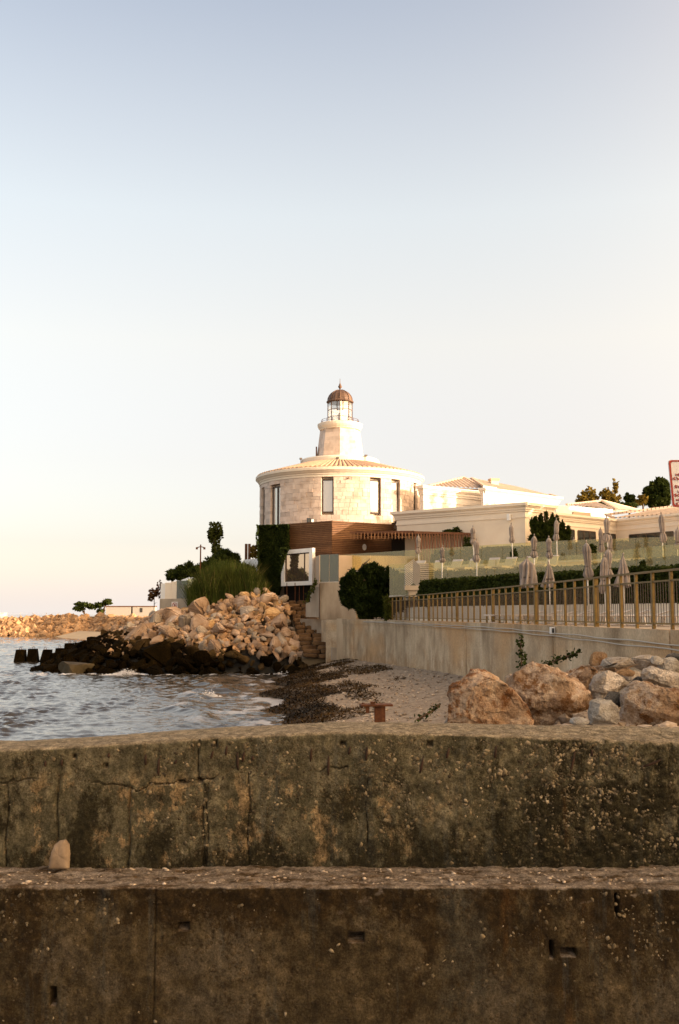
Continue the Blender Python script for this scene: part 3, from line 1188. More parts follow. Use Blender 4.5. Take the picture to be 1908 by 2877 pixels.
mb.lathe((LX, LY, 0), [(LR - 0.03, 7.0), (LR - 0.03, 9.55)], 64)
mb.lathe((LX, LY, 0), [(LR - 0.42, 9.3), (LR - 0.42, 13.8)], 64)
mb.build('inner_wall', stucco, lh)
for wc, ww, z0, z1 in WINS:
    hw = ww / 2
    fr = MB()
    rr = LR - 0.16
    fw = 0.9
    if wc in (-70, -50.5):
        fw = 0.7
    def bar(a0, a1, za, zb, th=0.1):
        fr.hexa([cyl(a0, rr, za), cyl(a1, rr, za), cyl(a1, rr - th, za), cyl(a0, rr - th, za)],
                [cyl(a0, rr, zb), cyl(a1, rr, zb), cyl(a1, rr - th, zb), cyl(a0, rr - th, zb)])
    bar(wc - hw, wc - hw + fw, z0, z1)
    bar(wc + hw - fw, wc + hw, z0, z1)
    bar(wc - hw + fw, wc + hw - fw, z1 - 0.1, z1)
    bar(wc - hw + fw, wc + hw - fw, z0, z0 + 0.09)
    if ww > 9:
        bar(wc + 0.4, wc + 1.1, z0 + 0.09, z1 - 0.1)
    w = fr.build('window', bronze_dark, lh)
    pn = MB()
    pn.hexa([cyl(wc - hw + fw, rr - 0.06, z0 + 0.09), cyl(wc + hw - fw, rr - 0.06, z0 + 0.09), cyl(wc + hw - fw, rr - 0.08, z0 + 0.09), cyl(wc - hw + fw, rr - 0.08, z0 + 0.09)],
            [cyl(wc - hw + fw, rr - 0.06, z1 - 0.1), cyl(wc + hw - fw, rr - 0.06, z1 - 0.1), cyl(wc + hw - fw, rr - 0.08, z1 - 0.1), cyl(wc - hw + fw, rr - 0.08, z1 - 0.1)])
    pn.build('pane', pane_mat, w)
mb = MB()
mb.lathe((LX, LY, 0), [(LR - 0.3, 13.79), (LR + 0.06, 13.79), (LR + 0.06, 13.95), (LR + 0.12, 13.98), (LR + 0.12, 14.06), (LR + 0.2, 14.12), (LR + 0.3, 14.24),
                       (LR + 0.36, 14.28), (LR + 0.36, 14.46), (LR + 0.28, 14.50), (LR - 0.5, 14.50)], 96)
mb.build('cornice', stucco_trim, lh)
mb = MB()
mb.lathe((LX, LY, 0), [(LR + 0.22, 14.47), (3.15, 15.52)], 96)
roof = mb.build('roof', tile_mat, lh)
mb = MB()
a0, b0 = cyl(0, LR + 0.26, 14.49), cyl(0, 3.2, 15.53)
for (p0, p1) in ((a0, b0),):
    n = 6
    ra, rb = 0.155, 0.075
    base = len(mb.v)
    for k in range(n + 1):
        ang = PI * k / n
        mb.v.append((p0.x + ra * math.cos(ang), p0.y, p0.z + 0.11 * math.sin(ang)))
        mb.v.append((p1.x + rb * math.cos(ang), p1.y, p1.z + 0.07 * math.sin(ang)))
    for k in range(n):
        mb.f.append((base + 2 * k, base + 2 * k + 1, base + 2 * k + 3, base + 2 * k + 2))
        mb.t.append(rs.random())
    mb.f.append(tuple(base + 2 * k for k in range(n + 1)))
    mb.t.append(0)
row_me = mb.mesh('tile_row')
row_me.transform(Matrix.Translation(-wloc(roof)))
for k in range(112):
    o = link('tile_row', row_me, tile_mat, roof)
    o.rotation_euler.z = 2 * PI * k / 112
mb = MB()
mb.lathe((LX, LY, 0), [(3.2, 15.3), (3.2, 15.85), (3.12, 15.95), (1.6, 16.0)], 64)
mb.build('roof_drum', stucco_trim, lh)
# octagonal tower: an edge faces the camera
def octa(r, z, off=0.0, n=8):
    return [cyl(off + 360 / n * k, r, z) for k in range(n)]
mb = MB()
TB, TT, TZ0, TZ1 = 1.93, 1.62, 15.98, 18.42
z = TZ0
while z < TZ1 - 0.01:
    z1 = min(z + rs.choice((0.24, 0.3, 0.36)), TZ1)
    r0 = TB + (TT - TB) * (z - TZ0) / (TZ1 - TZ0)
    r1 = TB + (TT - TB) * (z1 - TZ0) / (TZ1 - TZ0)
    A, B = octa(r0, z), octa(r1, z1)
    Ai, Bi = octa(r0 - 0.3, z), octa(r1 - 0.3, z1)
    for k in range(8):
        j = (k + 1) % 8
        cuts = sorted([0, 1] + [rs.uniform(0.25, 0.75)] + ([rs.uniform(0.1, 0.9)] if rs.random() < 0.4 else []))
        for t0, t1 in zip(cuts, cuts[1:]):
            mb.tone = min(1, max(0, rs.gauss(0.62, 0.2))) if rs.random() > 0.06 else -0.4
            mb.hexa([A[k].lerp(A[j], t0), A[k].lerp(A[j], t1), Ai[k].lerp(Ai[j], t1), Ai[k].lerp(Ai[j], t0)],
                    [B[k].lerp(B[j], t0), B[k].lerp(B[j], t1), Bi[k].lerp(Bi[j], t1), Bi[k].lerp(Bi[j], t0)])
    z = z1
o = mb.build('tower_stone', stone_clad, lh)
tag(o, kind='stuff')
mb = MB()
mb.lathe((LX, LY, 0), [(TT - 0.2, 18.40), (TT + 0.02, 18.42), (TT + 0.06, 18.5), (TT + 0.14, 18.6), (TT + 0.2, 18.72), (TT + 0.22, 18.9), (TT + 0.12, 18.96), (0.3, 18.98)], 40)
mb.build('tower_cornice', stucco_trim, lh)
gal = MB()
ring = [(LX + 1.52 * math.cos(2 * PI * k / 32), LY + 1.52 * math.sin(2 * PI * k / 32)) for k in range(33)]
for zz in (19.12, 19.27):
    gal.tube([(x, y, zz) for x, y in ring], 0.014, 5)
for k in range(0, 32, 2):
    gal.tube([(*ring[k], 18.95), (*ring[k], 19.28)], 0.016, 5)
gal.build('gallery_railing', iron_rust, lh)
ln = MB()
ln.lathe((LX, LY, 0), [(0.98, 18.97), (0.98, 20.76)], 8)
lan = ln.build('lantern_glazing', glass_lantern, lh)
fr = MB()
for k in range(8):
    p = (LX + 1.0 * math.cos(2 * PI * k / 8), LY + 1.0 * math.sin(2 * PI * k / 8))
    fr.beam((*p, 18.97), (*p, 20.76), 0.05)
for zz in (19.0, 19.5, 20.1, 20.72):
    pts = [(LX + 1.0 * math.cos(2 * PI * k / 8), LY + 1.0 * math.sin(2 * PI * k / 8), zz) for k in range(9)]
    for a, b in zip(pts, pts[1:]):
        fr.beam(a, b, 0.035)
fr.build('glazing_bar', copper, lan)
lamp = MB()
lamp.lathe((LX, LY, 0), [(0.05, 18.98), (0.12, 19.0), (0.1, 19.3), (0.2, 19.4), (0.2, 19.75), (0.08, 19.9), (0.0, 19.92)], 16)
lamp.build('lamp', steel, lh, True)
mb = MB()
for sx in (-0.24, 0.24):
    mb.box((LX + sx, LY - 0.88, 19.95), (0.07, 0.05, 0.78))
mb.box((LX, LY - 0.88, 19.95), (0.41, 0.05, 0.07))
mb.box((LX, LY - 0.88, 20.66), (0.41, 0.05, 0.07))
mb.build('lantern_hatch', bronze_dark, lh)
dm = MB()
prof = [(1.1, 20.74), (1.12, 20.8), (1.08, 20.88)]
for k in range(0, 8):
    a = PI / 2 * k / 8
    prof.append((1.0 * math.cos(a), 20.89 + 0.90 * math.sin(a)))
prof.append((0.05, 21.80))
dm.lathe((LX, LY, 0), [(0.9, 20.72)] + prof, 16)
for i, f in enumerate(dm.f):
    dm.t[i] = 0.2 + 0.6 * ((i % 16) // 2 % 2)
dome = dm.build('dome', copper, lh)
for k in range(8):
    a = 2 * PI * k / 8
    rb = MB()
    rb.tube([(LX + r * math.cos(a), LY + r * math.sin(a), z) for r, z in [(1.02 * math.cos(PI / 2 * t / 6), 20.89 + 0.92 * math.sin(PI / 2 * t / 6)) for t in range(7)]], 0.028, 5)
    rb.build('dome_rib', copper, dome, True)
fi = MB()
fi.lathe((LX, LY, 0), [(0.07, 21.7), (0.05, 21.9), (0.09, 21.95), (0.16, 22.06), (0.15, 22.14), (0.08, 22.2), (0.1, 22.25), (0.05, 22.32), (0.025, 22.4), (0.015, 22.75), (0.0, 22.76)], 14)
fi.build('finial', copper, lh, True)
mb = MB()
mb.box(cyl(-82, 1.93, 16.0), (0.1, 0.35, 1.05))
mb.build('tower_door', iron_rust, lh)
for ph, rr2, zz in ((-72, 3.3, 15.9), (-3, 3.3, 15.62), (38, 3.3, 15.9)):
    mb = MB()
    mb.box(cyl(ph, rr2, zz - 0.3), (0.05, 0.05, 0.3))
    mb.box(cyl(ph, rr2, zz), (0.18, 0.16, 0.14), 0.4)
    mb.build('roof_spotlight', bronze_dark, lh)
sc = thing('security_camera', 'white bracket camera high on the round stone wall', 'camera', cyl(59, LR + 0.02, 13.5))
mb = MB()
mb.beam(cyl(59, LR - 0.02, 13.55), cyl(59, LR + 0.45, 13.55), 0.06)
mb.build('bracket', white_paint, sc)
mb = MB()
mb.tube([cyl(59, LR + 0.42, 13.52), cyl(59, LR + 0.48, 13.25), cyl(57, LR + 0.5, 13.0)], [0.07, 0.09, 0.08], 8)
mb.build('camera_head', white_paint, sc)
em = thing('wall_emblem', 'small dark metal bird ornament fixed above the middle windows', 'ornament', cyl(5.5, LR + 0.02, 13.6))
mb = MB()
mb.tube([cyl(3.6, LR + 0.05, 13.56), cyl(5, LR + 0.08, 13.62), cyl(6.4, LR + 0.05, 13.66)], [0.015, 0.04, 0.015], 5)
mb.build('body', iron_rust, em)
mb = MB()
mb.tube([cyl(5, LR + 0.08, 13.6), cyl(5.5, LR + 0.06, 13.75), cyl(6.3, LR + 0.05, 13.78)], [0.02, 0.02, 0.008], 5)
mb.build('wing', iron_rust, em)
fl = thing('floodlight', 'small black and white floodlight on top of the slatted timber wall', 'floodlight', P(873, 1468, 70.2))
q = P(868, 1470, 70.3)
mb = MB()
mb.box((q.x, 70.3, 10.06), (0.26, 0.2, 0.3), 0.3)
mb.build('lamp_housing', black_paint, fl)
mb = MB()
mb.box((q.x + 0.24, 70.3, 10.06), (0.16, 0.16, 0.2), 0.3)
mb.build('ballast_box', white_paint, fl)

# ------------------------------------------------------------------ slatted timber pavilion
pv_ = thing('timber_pavilion', 'brown slatted timber pavilion in front of the round building', 'pavilion', (-0.5, 69, 5.0))
PC = Vector((X_at(933, 69), 69.0))
PL = Vector((X_at(732, 73.0), 73.0))
PR = Vector((X_at(1107, 72.0), 72.0))
PT, PB = 10.08, 7.52
mb = MB()
ins = 0.06
mb.prism([(PL.x + .05, PL.y + .1), (PC.x, PC.y + 0.1), (PR.x - 0.05, PR.y + 0.1), (PR.x, 79), (PL.x, 79)], PB + 0.02, PT - 0.03)
mb.build('core_wall', dark_wood, pv_)
NS = 20
for i in range(NS):
    z0 = PB + (PT - PB) * i / NS
    for a, b in ((PL, PC), (PC, PR)):
        mb = MB()
        mb.wall(a, b, z0 + 0.014, z0 + (PT - PB) / NS - 0.026, 0.05, -0.03)
        mb.build('slat', slat_mat, pv_)
for a, b, nn in ((PL, PC, 7), (PC, PR, 6)):
    for k in range(nn + 1):
        q = a.lerp(b, k / nn)
        mb = MB()
        mb.box((q.x, q.y + 0.035, PB), (0.05, 0.03, PT - PB))
        mb.build('upright', dark_wood, pv_)
# second, lower slatted block behind the pergola
SR = Vector((X_at(1163, 72.5), 72.5))
for i in range(18):
    z0 = 8.0 + 1.8 * i / 18
    mb = MB()
    mb.wall(PR + Vector((0.05, 0.4)), SR + Vector((0, 0.4)), z0 + 0.01, z0 + 0.09, 0.04)
    mb.build('slat', slat_mat, pv_)
# plaster walls below
mb = MB()
mb.prism([(X_at(898, 66.5), 66.5), (X_at(1190, 67.6), 67.6), (X_at(1190, 67.6), 71.5), (PL.x + 0.4, 78), (PL.x + 0.4, 73.6), (X_at(878, 70), 70.0)], 4.9, PB - 0.01)
mb.build('plaster_wall', plaster_pink, pv_)
ov = MB()
q = P(1025, 1535, 69.6)
pts = [(q.x + 0.15 * math.cos(t), q.z + 0.225 * math.sin(t)) for t in np.linspace(0, 2 * PI, 25)[:-1]]
n = len(pts)
yq = 70.1
d = (PR - PC).normalized()
def onface(x, off):
    t = (x - PC.x) / (PR.x - PC.x)
    return PC.y + t * (PR.y - PC.y) - off
ov.v = [(x, onface(x, 0.06), z) for x, z in pts] + [(x, onface(x, 0.002), z) for x, z in pts]
ov.f = [tuple(range(n)), tuple(range(2 * n - 1, n - 1, -1))] + [(i, (i + 1) % n, n + (i + 1) % n, n + i) for i in range(n)]
ov.t = [0.5] * len(ov.f)
o = ov.build('wall_lamp', white_paint)
tag(o, 'white oval lamp on the brown slatted timber wall', 'lamp')
# picture window
def frame_quad(pxs, Ys):
    return [P(px, py, yv) for (px, py), yv in zip(pxs, Ys)]
bw = thing('picture_window', 'white framed picture window box hanging beside the ivy column', 'window', P(835, 1645, 68.5))
TL, TR, BR, BL = frame_quad([(790, 1547), (878, 1539), (877, 1643), (790, 1647)], [69.9, 68.4, 68.4, 69.9])
nrm = (TR - TL).cross(BL - TL).normalized()
if nrm.y > 0:
    nrm = -nrm
def ringbox(mb, outer, inset, depth, off=0.0):
    TL, TR, BR, BL = outer
    u = (TR - TL).normalized()
    v = (TL - BL).normalized()
    I = [TL + u * inset - v * inset, TR - u * inset - v * inset, BR - u * inset + v * inset, BL + u * inset + v * inset]
    O = [TL, TR, BR, BL]
    for i in range(4):
        j = (i + 1) % 4
        mb.hexa([O[i] - nrm * depth, O[j] - nrm * depth, I[j] - nrm * depth, I[i] - nrm * depth], [O[i], O[j], I[j], I[i]])
    return I
mb = MB()
I = ringbox(mb, (TL, TR, BR, BL), 0.28, 0.35)
mb.build('outer_frame', white_paint, bw)
I2 = [p - nrm * 0.10 for p in I]
mb = MB()
Ii = ringbox(mb, tuple(I2), 0.07, 0.08)
mb.build('sash', bronze_dark, bw)
mb = MB()
q4 = [p - nrm * 0.05 for p in Ii]
mb.quad(*q4)
mb.quad(*[p - nrm * 0.02 for p in q4])
mb.build('pane', mirror_pane, bw)
mb = MB()
m0 = Ii[0].lerp(Ii[1], 0.79) - nrm * 0.02
m1 = Ii[3].lerp(Ii[2], 0.79) - nrm * 0.02
mb.beam(m0, m1, 0.05)
mb.build('mullion', bronze_dark, bw)
# dark undercroft with thin posts
uc = thing('undercroft', 'dark open space with thin posts under the white picture window', 'undercroft', (X_at(835, 71), 71, 4.0))
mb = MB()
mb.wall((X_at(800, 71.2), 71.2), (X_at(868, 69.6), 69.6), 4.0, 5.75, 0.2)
mb.build('back_wall', dark_void, uc)  # near-black colour stands for the shade inside the open undercroft
for px in (806, 829, 841, 853):
    q = P(px, 1690, 69.2)
    mb = MB()
    mb.tube([(q.x, 69.2, 4.2), (q.x, 69.2, 5.75)], 0.03, 6)
    mb.build('post', iron_rust, uc)

# pergola
pg = thing('pergola', 'dark timber pergola with hanging battens beside the slatted pavilion', 'pergola', (X_at(1150, 67), 67, 6.0))
def bar_px(px0, py0, px1, py1, Y0, Y1, h, th=0.12):
    a, b = P(px0, py0, Y0), P(px1, py1, Y1)
    m = MB()
    m.hexa([(a.x, a.y, a.z - h), (b.x, b.y, b.z - h), (b.x, b.y + th, b.z - h), (a.x, a.y + th, a.z - h)],
           [(a.x, a.y, a.z), (b.x, b.y, b.z), (b.x, b.y + th, b.z), (a.x, a.y + th, a.z)])
    return m
bar_px(983, 1493, 1163, 1491, 68.0, 66.5, 0.16, 0.10).build('fascia_beam', dark_wood, pg)
bar_px(1163, 1492, 1328, 1497, 66.45, 66.0, 0.16, 0.10).build('fascia_beam', dark_wood, pg)
mb = MB()
a, b = P(985, 1494, 68.15), P(1328, 1497, 66.15)
mb.hexa([(a.x, a.y, a.z - .1), (b.x, b.y, b.z - .1), (b.x + 0.6, 69.6, b.z - .1), (a.x + 1.0, 70.6, a.z - .1)],
        [(a.x, a.y, a.z - .02), (b.x, b.y, b.z - .02), (b.x + 0.6, 69.6, b.z - .02), (a.x + 1.0, 70.6, a.z - .02)])
mb.build('roof_deck', dark_wood, pg)
for k in range(19):
    px = 986 + k * 9.6
    Yv = 67.97 + (66.47 - 67.97) * (px - 983) / 180
    q = P(px, 1497, Yv - 0.16)
    mb = MB()
    mb.box((q.x, q.y, q.z - 0.42), (0.075, 0.20, 0.42))
    mb.build('batten', slat_mat, pg)
for k in range(21):
    px = 1168 + k * 7.8
    Yv = 66.4 - 0.4 * (px - 1163) / 165
    q = P(px, 1499, Yv - 0.1)
    mb = MB()
    mb.box((q.x, q.y, 6.6), (0.085, 0.10, q.z - 6.6))
    mb.build('batten', dark_wood, pg)
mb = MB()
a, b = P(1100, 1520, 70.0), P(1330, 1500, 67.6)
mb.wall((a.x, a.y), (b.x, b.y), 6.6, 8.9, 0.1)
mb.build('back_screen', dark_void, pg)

# ------------------------------------------------------------------ cream building with parapets and tiled roofs
def cornice_wall(mb, tr, a, b, z0, z1, th=0.4, cor=0.95):
    """wall a->b with a stepped cornice in tr"""
    mb.wall(a, b, z0, z1 - cor, th)
    L = (Vector(b) - Vector(a)).normalized()
    for k, (s0, s1, pr) in enumerate(((0.0, 0.16, 0.05), (0.162, 0.42, 0.02), (0.422, 0.55, 0.10), (0.552, 0.72, 0.16), (0.722, 0.80, 0.24), (0.802, 1.0, 0.34))):
        e = L * pr
        tr.wall(Vector(a) - e, Vector(b) + e, z1 - cor + cor * s0, z1 - cor + cor * s1, th + pr, -pr)


def tile_roof(name, e0, e1, t1, t0, parent, mat, pitch=0.3, hgt=0.09):
    """ribbed slope with ribs square to the eave: eave from e0 to e1, top from t0 to t1"""
    e0, e1, t0, t1 = Vector(e0), Vector(e1), Vector(t0), Vector(t1)
    ax = (e1 - e0)
    L = ax.length
    ax.normalize()
    far = t0 if (t0 - e0).cross(ax).length > (t1 - e0).cross(ax).length else t1
    upv = (far - e0) - ax * (far - e0).dot(ax)
    upv.normalize()
    nrm = ax.cross(upv)
    if nrm.z < 0:
        nrm = -nrm
    x0, h0 = (t0 - e0).dot(ax), (t0 - e0).dot(upv)
    x1, h1 = (t1 - e0).dot(ax), (t1 - e0).dot(upv)
    def top(x):
        if x < x0:
            return h0 * max(x, 0) / max(x0, 1e-6)
        if x > x1:
            return h1 * max(L - x, 0) / max(L - x1, 1e-6)
        return h0 + (h1 - h0) * (x - x0) / max(x1 - x0, 1e-6)
    n = max(2, int(L / pitch))
    prof = (0.0, 0.25, 0.85, 1.0, 0.85, 0.25)
    m = n * 6 + 1
    mbx = MB()
    for i in range(m):
        x = L * i / (m - 1)
        hh = prof[i % 6] * hgt
        mbx.v.append(tuple(e0 + ax * x + nrm * hh))
        mbx.v.append(tuple(e0 + ax * x + upv * top(x) + nrm * hh))
    for i in range(m - 1):
        mbx.f.append((2 * i, 2 * i + 2, 2 * i + 3, 2 * i + 1))
        mbx.t.append(rs.random() if i % 6 == 0 else mbx.t[-1])
    mbx.quad(e0 - nrm * 0.02, e1 - nrm * 0.02, e1 - nrm * 0.14, e0 - nrm * 0.14)
    for a, b in ((e0, t0), (t1, e1)):
        if (b - a).length > 1:
            mbx.tone = 0.8
            mbx.beam(a + nrm * 0.06, b + nrm * 0.06, 0.22, 0.14)
    return mbx.build(name, mat, parent)


A0 = (X_at(1115, 70), 70.0)
A1 = (X_at(1475, 64), 64.0)
A2 = (X_at(1548, 65.9), 65.9)
bA = thing('cream_building', 'plain cream stucco building with moulded cornice beside the round tower', 'building', (A1[0], A1[1], 6.5))
mb, tr = MB(), MB()
ZA = 10.75
cornice_wall(mb, tr, A0, A1, 6.5, ZA)
cornice_wall(mb, tr, A1, A2, 6.5, ZA)
mb.wall(A2, (A2[0] + 1.5, 78), 6.5, ZA - 0.3, 0.4)
mb.build('wall', stucco, bA)
tr.build('cornice', stucco_trim, bA)
mb = MB()
mb.prism([(A0[0] + .1, A0[1] + .4), (A1[0], A1[1] + .5), (A2[0] - .3, A2[1] + .3), (A2[0], 80), (A0[0], 80)], ZA - 0.35, ZA - 0.25)
mb.build('flat_roof', concrete_grey, bA)
wl = thing('wall_light', 'white box lamp high on the cream stucco wall near its corner', 'lamp', P(1432, 1452, 64.6))
q = P(1430, 1462, 64.5)
mb = MB()
mb.box((q.x, q.y - 0.02, q.z), (0.2, 0.24, 0.42), -0.6)
mb.build('housing', white_paint, wl)
mb = MB()
mb.beam((q.x + 0.1, q.y + 0.05, q.z + 0.15), (q.x + 0.45, q.y - 0.1, q.z + 0.15), 0.07)
mb.build('arm', steel, wl)

# block behind with roofs
bC = thing('rear_building', 'sunlit upper storey with tiled hip roofs and chimney behind the cream wall', 'building', (12, 79, 6.5))
C0, C1 = (X_at(1190, 75.0), 75.0), (X_at(1364, 79.0), 79.0)
C2, C3 = (X_at(1364, 76.5), 76.5), (X_at(1568, 82.7), 82.7)
mb, tr = MB(), MB()
cornice_wall(mb, tr, C0, C1, 6.5, 13.28, cor=1.2)
cornice_wall(mb, tr, C2, C3, 6.5, 13.3, cor=0.9)
mb.wall(C3, (C3[0] + 1, 92), 6.5, 13.0, 0.3)
mb.build('wall', white_plaster, bC)
tr.build('cornice', white_plaster, bC)
mb = MB()
a, b = P(1358, 1372, 76.3), P(1396, 1375, 77.4)
mb.hexa([(a.x, a.y, 11.5), (b.x, b.y, 11.5), (b.x, b.y + .3, 11.5), (a.x, a.y + .3, 11.5)], [(a.x, a.y, 13.45), (b.x, b.y, 13.45), (b.x, b.y + .3, 13.45), (a.x, a.y + .3, 13.45)])
mb.build('sunlit_strip', white_paint, bC)  # whiter slab stands in for a sunlit strip of the wall
ap = P(1301, 1343, 85)
el_, er_ = P(1205, 1366, 80.0), P(1364, 1374, 81.0)
tile_roof('hip_roof', el_, er_, ap + Vector((0.05, 0, 0)), ap, bC, tile_pale, 0.35)
tile_roof('hip_roof', er_, P(1430, 1380, 90), P(1330, 1347, 88), ap + Vector((0.05, 0.05, 0)), bC, tile_pale, 0.35)
tile_roof('hip_roof', P(1366, 1371, 78.0), P(1566, 1398, 84.0), P(1545, 1391, 88), P(1325, 1345, 86.5), bC, tile_pale, 0.35)
ch = MB()
q = P(1388, 1372, 84)
ch.box((q.x, 84, q.z - 0.6), (0.66, 0.6, 1.25), 0.2)
chim = ch.build('chimney', stucco, bC)
ch = MB()
ch.box((q.x, 84, q.z + 0.66), (0.8, 0.72, 0.16), 0.2)
ch.build('chimney_cap', plaster_pink, chim)
ve = MB()
q = P(1215, 1420, 75.9)
ve.box((q.x, q.y - 0.15, q.z - 0.15), (0.22, 0.1, 0.15))
ve.build('wall_vent', dark_void, bC)

# right wing
W0, W1, W2 = (X_at(1552, 66.2), 66.2), (X_at(1730, 71.0), 71.0), (X_at(1908, 66.6), 66.6)
W3 = (27.0, 64.0)
bW = thing('low_wing', 'low cream wing with dark strip windows and broad tiled roof', 'building', (W1[0], W1[1], 6.5))
mb, tr = MB(), MB()
ZW = 10.32
cornice_wall(mb, tr, W0, W1, 6.5, ZW, cor=0.8)
cornice_wall(mb, tr, W1, W2, 6.5, ZW, cor=0.8)
cornice_wall(mb, tr, W2, W3, 6.5, ZW, cor=0.8)
mb.build('wall', stucco, bW)
tr.build('cornice', stucco_trim, bW)


def wall_window(a, b, px0, px1, zlo, zhi, parent, mull=2):
    """window on wall line a->b covering photo columns px0..px1"""
    a, b = Vector(a), Vector(b)
    def hit(px):
        k = (px - 954) / FPX * 1.005
        d = b - a
        t = (k * a.y - a.x) / (d.x - k * d.y)
        return a + d * t
    p, q = hit(px0), hit(px1)
    f = MB()
    L = (q - p).normalized()
    f.wall(p, q, zhi, zhi + 0.07, 0.1, -0.04)
    f.wall(p, q, zlo - 0.07, zlo, 0.1, -0.04)
    for k in range(mull + 1):
        c = p.lerp(q, k / mull)
        f.wall(c - L * 0.04, c + L * 0.04, zlo, zhi, 0.1, -0.035)
    w = f.build('window', bronze_dark, parent)
    g = MB()
    g.wall(p, q, zlo, zhi, 0.03, -0.012)
    g.build('pane', dark_pane, w)


wall_window(W0, W1, 1567, 1612, 8.5, 9.25, bW, 2)
wall_window(W0, W1, 1622, 1671, 8.2, 9.25, bW, 3)
wall_window(W0, W1, 1683, 1727, 8.3, 9.2, bW, 2)
wall_window(W1, W2, 1767, 1890, 8.45, 9.1, bW, 5)
wr0 = tile_roof('tiled_roof', (W1[0] - 0.2, W1[1] - 0.2, ZW + 0.05), (W3[0], W3[1] - 0.3, ZW + 0.05), P(2150, 1392, 78), P(1702, 1447, 75), bW, tile_pale, 0.34)
mb = MB()
for k in range(40):
    t0, t1 = k / 40, (k + 0.8) / 40
    a, b = P(1702, 1446, 75), P(2150, 1391, 78)
    mb.beam(a.lerp(b, t0), a.lerp(b, t1), 0.25, 0.16)
mb.build('ridge_tiles', tile_pale, bW)
bP = thing('parapet_block', 'bright sunlit white parapet with a small tiled hip roof behind', 'building', (X_at(1640, 76), 76, 6.5))
mb = MB()
mb.wall((X_at(1563, 75.5), 75.5), (X_at(1722, 78.5), 78.5), 6.5, 11.85, 0.4)
mb.build('parapet', white_paint, bP)
mb = MB()
mb.wall((X_at(1612, 74.6), 74.6), (X_at(1660, 75.4), 75.4), 10.3, 11.25, 0.2)
mb.build('vent_housing', plaster_pink, bP)
ap = P(1690, 1408, 90)
tile_roof('hip_roof', P(1592, 1419, 84), P(1732, 1432, 85), ap + Vector((0.05, 0, 0)), ap, bP, tile_pale, 0.4)
tile_roof('hip_roof', P(1732, 1432, 85), P(1800, 1436, 95), ap + Vector((0.1, 0.1, 0)), ap + Vector((0.05, 0, 0)), bP, tile_pale, 0.4)

# ------------------------------------------------------------------ stone stairs
st = thing('stone_stairs', 'steep stairs of rough brown stone slabs between rocks and wall', 'stairs', (-2.2, 64, 0.6))
NSTEP = 15
rs2 = random.Random(9)
for i in range(NSTEP):
    t = i / (NSTEP - 1)
    Yv = 61.6 + 7.2 * t
    zt = 0.95 + (4.55 - 0.95) * (i + 1) / NSTEP
    xl = -2.25 + (-3.55 + 2.25) * t
    xr = -0.32 + (-2.05 + 0.32) * t
    xr = min(xr, -0.45 if i < 8 else -1.15)
    cuts = [xl]
    n = rs2.choice((2, 2, 3))
    for k in range(1, n):
        cuts.append(xl + (xr - xl) * (k / n + rs2.uniform(-0.12, 0.12)))
    cuts.append(xr)
    for c0, c1 in zip(cuts, cuts[1:]):
        v, f = rock_arrays(rs2.randrange(10000), 2, 6, 0.06, 0.7, 0.95)
        v = np.sign(v) * np.abs(v) ** 0.45
        hgt = 0.30 + rs2.uniform(-0.03, 0.05)
        v = v * np.array([(c1 - c0) * 0.5, 0.36, hgt * 0.5])
        a = rs2.uniform(-0.05, 0.05)
        v[:, 1] += v[:, 0] * a
        v[:, 2] += v[:, 0] * rs2.uniform(-0.05, 0.05)
        v += np.array([(c0 + c1) / 2, Yv + 0.2 + rs2.uniform(-0.05, 0.05), zt - hgt / 2 + rs2.uniform(-0.02, 0.02)])
        place_mesh('stone', fast_mesh('stone', v, f), None, st).data.materials.append(
            M('stair_stone', [(0.3, (0.07, 0.034, 0.013)), (0.6, (0.165, 0.09, 0.038)), (0.8, (0.27, 0.165, 0.08))], 2.0, 0.95, 0.6, 0.03, 9, rand=0.3) if 'stair_stone' not in bpy.data.materials else bpy.data.materials['stair_stone'])
mb = MB()
mb.hexa([(-2.3, 62, 0.0), (-0.5, 62, 0.0), (-1.3, 69.2, 0.0), (-3.6, 69.2, 0.0)], [(-2.3, 62.0, 0.85), (-0.5, 62.0, 0.85), (-1.3, 69.2, 4.25), (-3.6, 69.2, 4.25)])
mb.build('stair_bed', earth, st)

# ------------------------------------------------------------------ headland and rock heap
def crest(X):
    return np.interp(X, [-21.5, -20, -18.5, -17, -15, -12, -9, -6.5, -5, -3.6, -2.5, -1.8], [-0.6, 0.4, 1.1, 1.75, 2.5, 3.45, 4.05, 4.85, 5.1, 4.3, 2.9, 1.2])


def front(X):
    return np.interp(X, [-21, -18, -14, -9, -4, -2.4], [65.5, 63.0, 61.0, 60.4, 60.9, 61.4])


def heap_z(X, Y):
    t = np.clip((Y - front(X)) / 6.2, -0.3, 1)
    c = crest(X)
    z = np.where(t > 0, c * t ** 0.72, t * 3)
    back = np.clip((Y - front(X) - 7) / 14, 0, 1)
    flat = np.where(X < -12.5, c * (1 - back * np.clip((-12.5 - X) / 3, 0, 1)), c * (1 - 0.25 * back))
    return np.where(Y > front(X) + 6.2, flat, z)


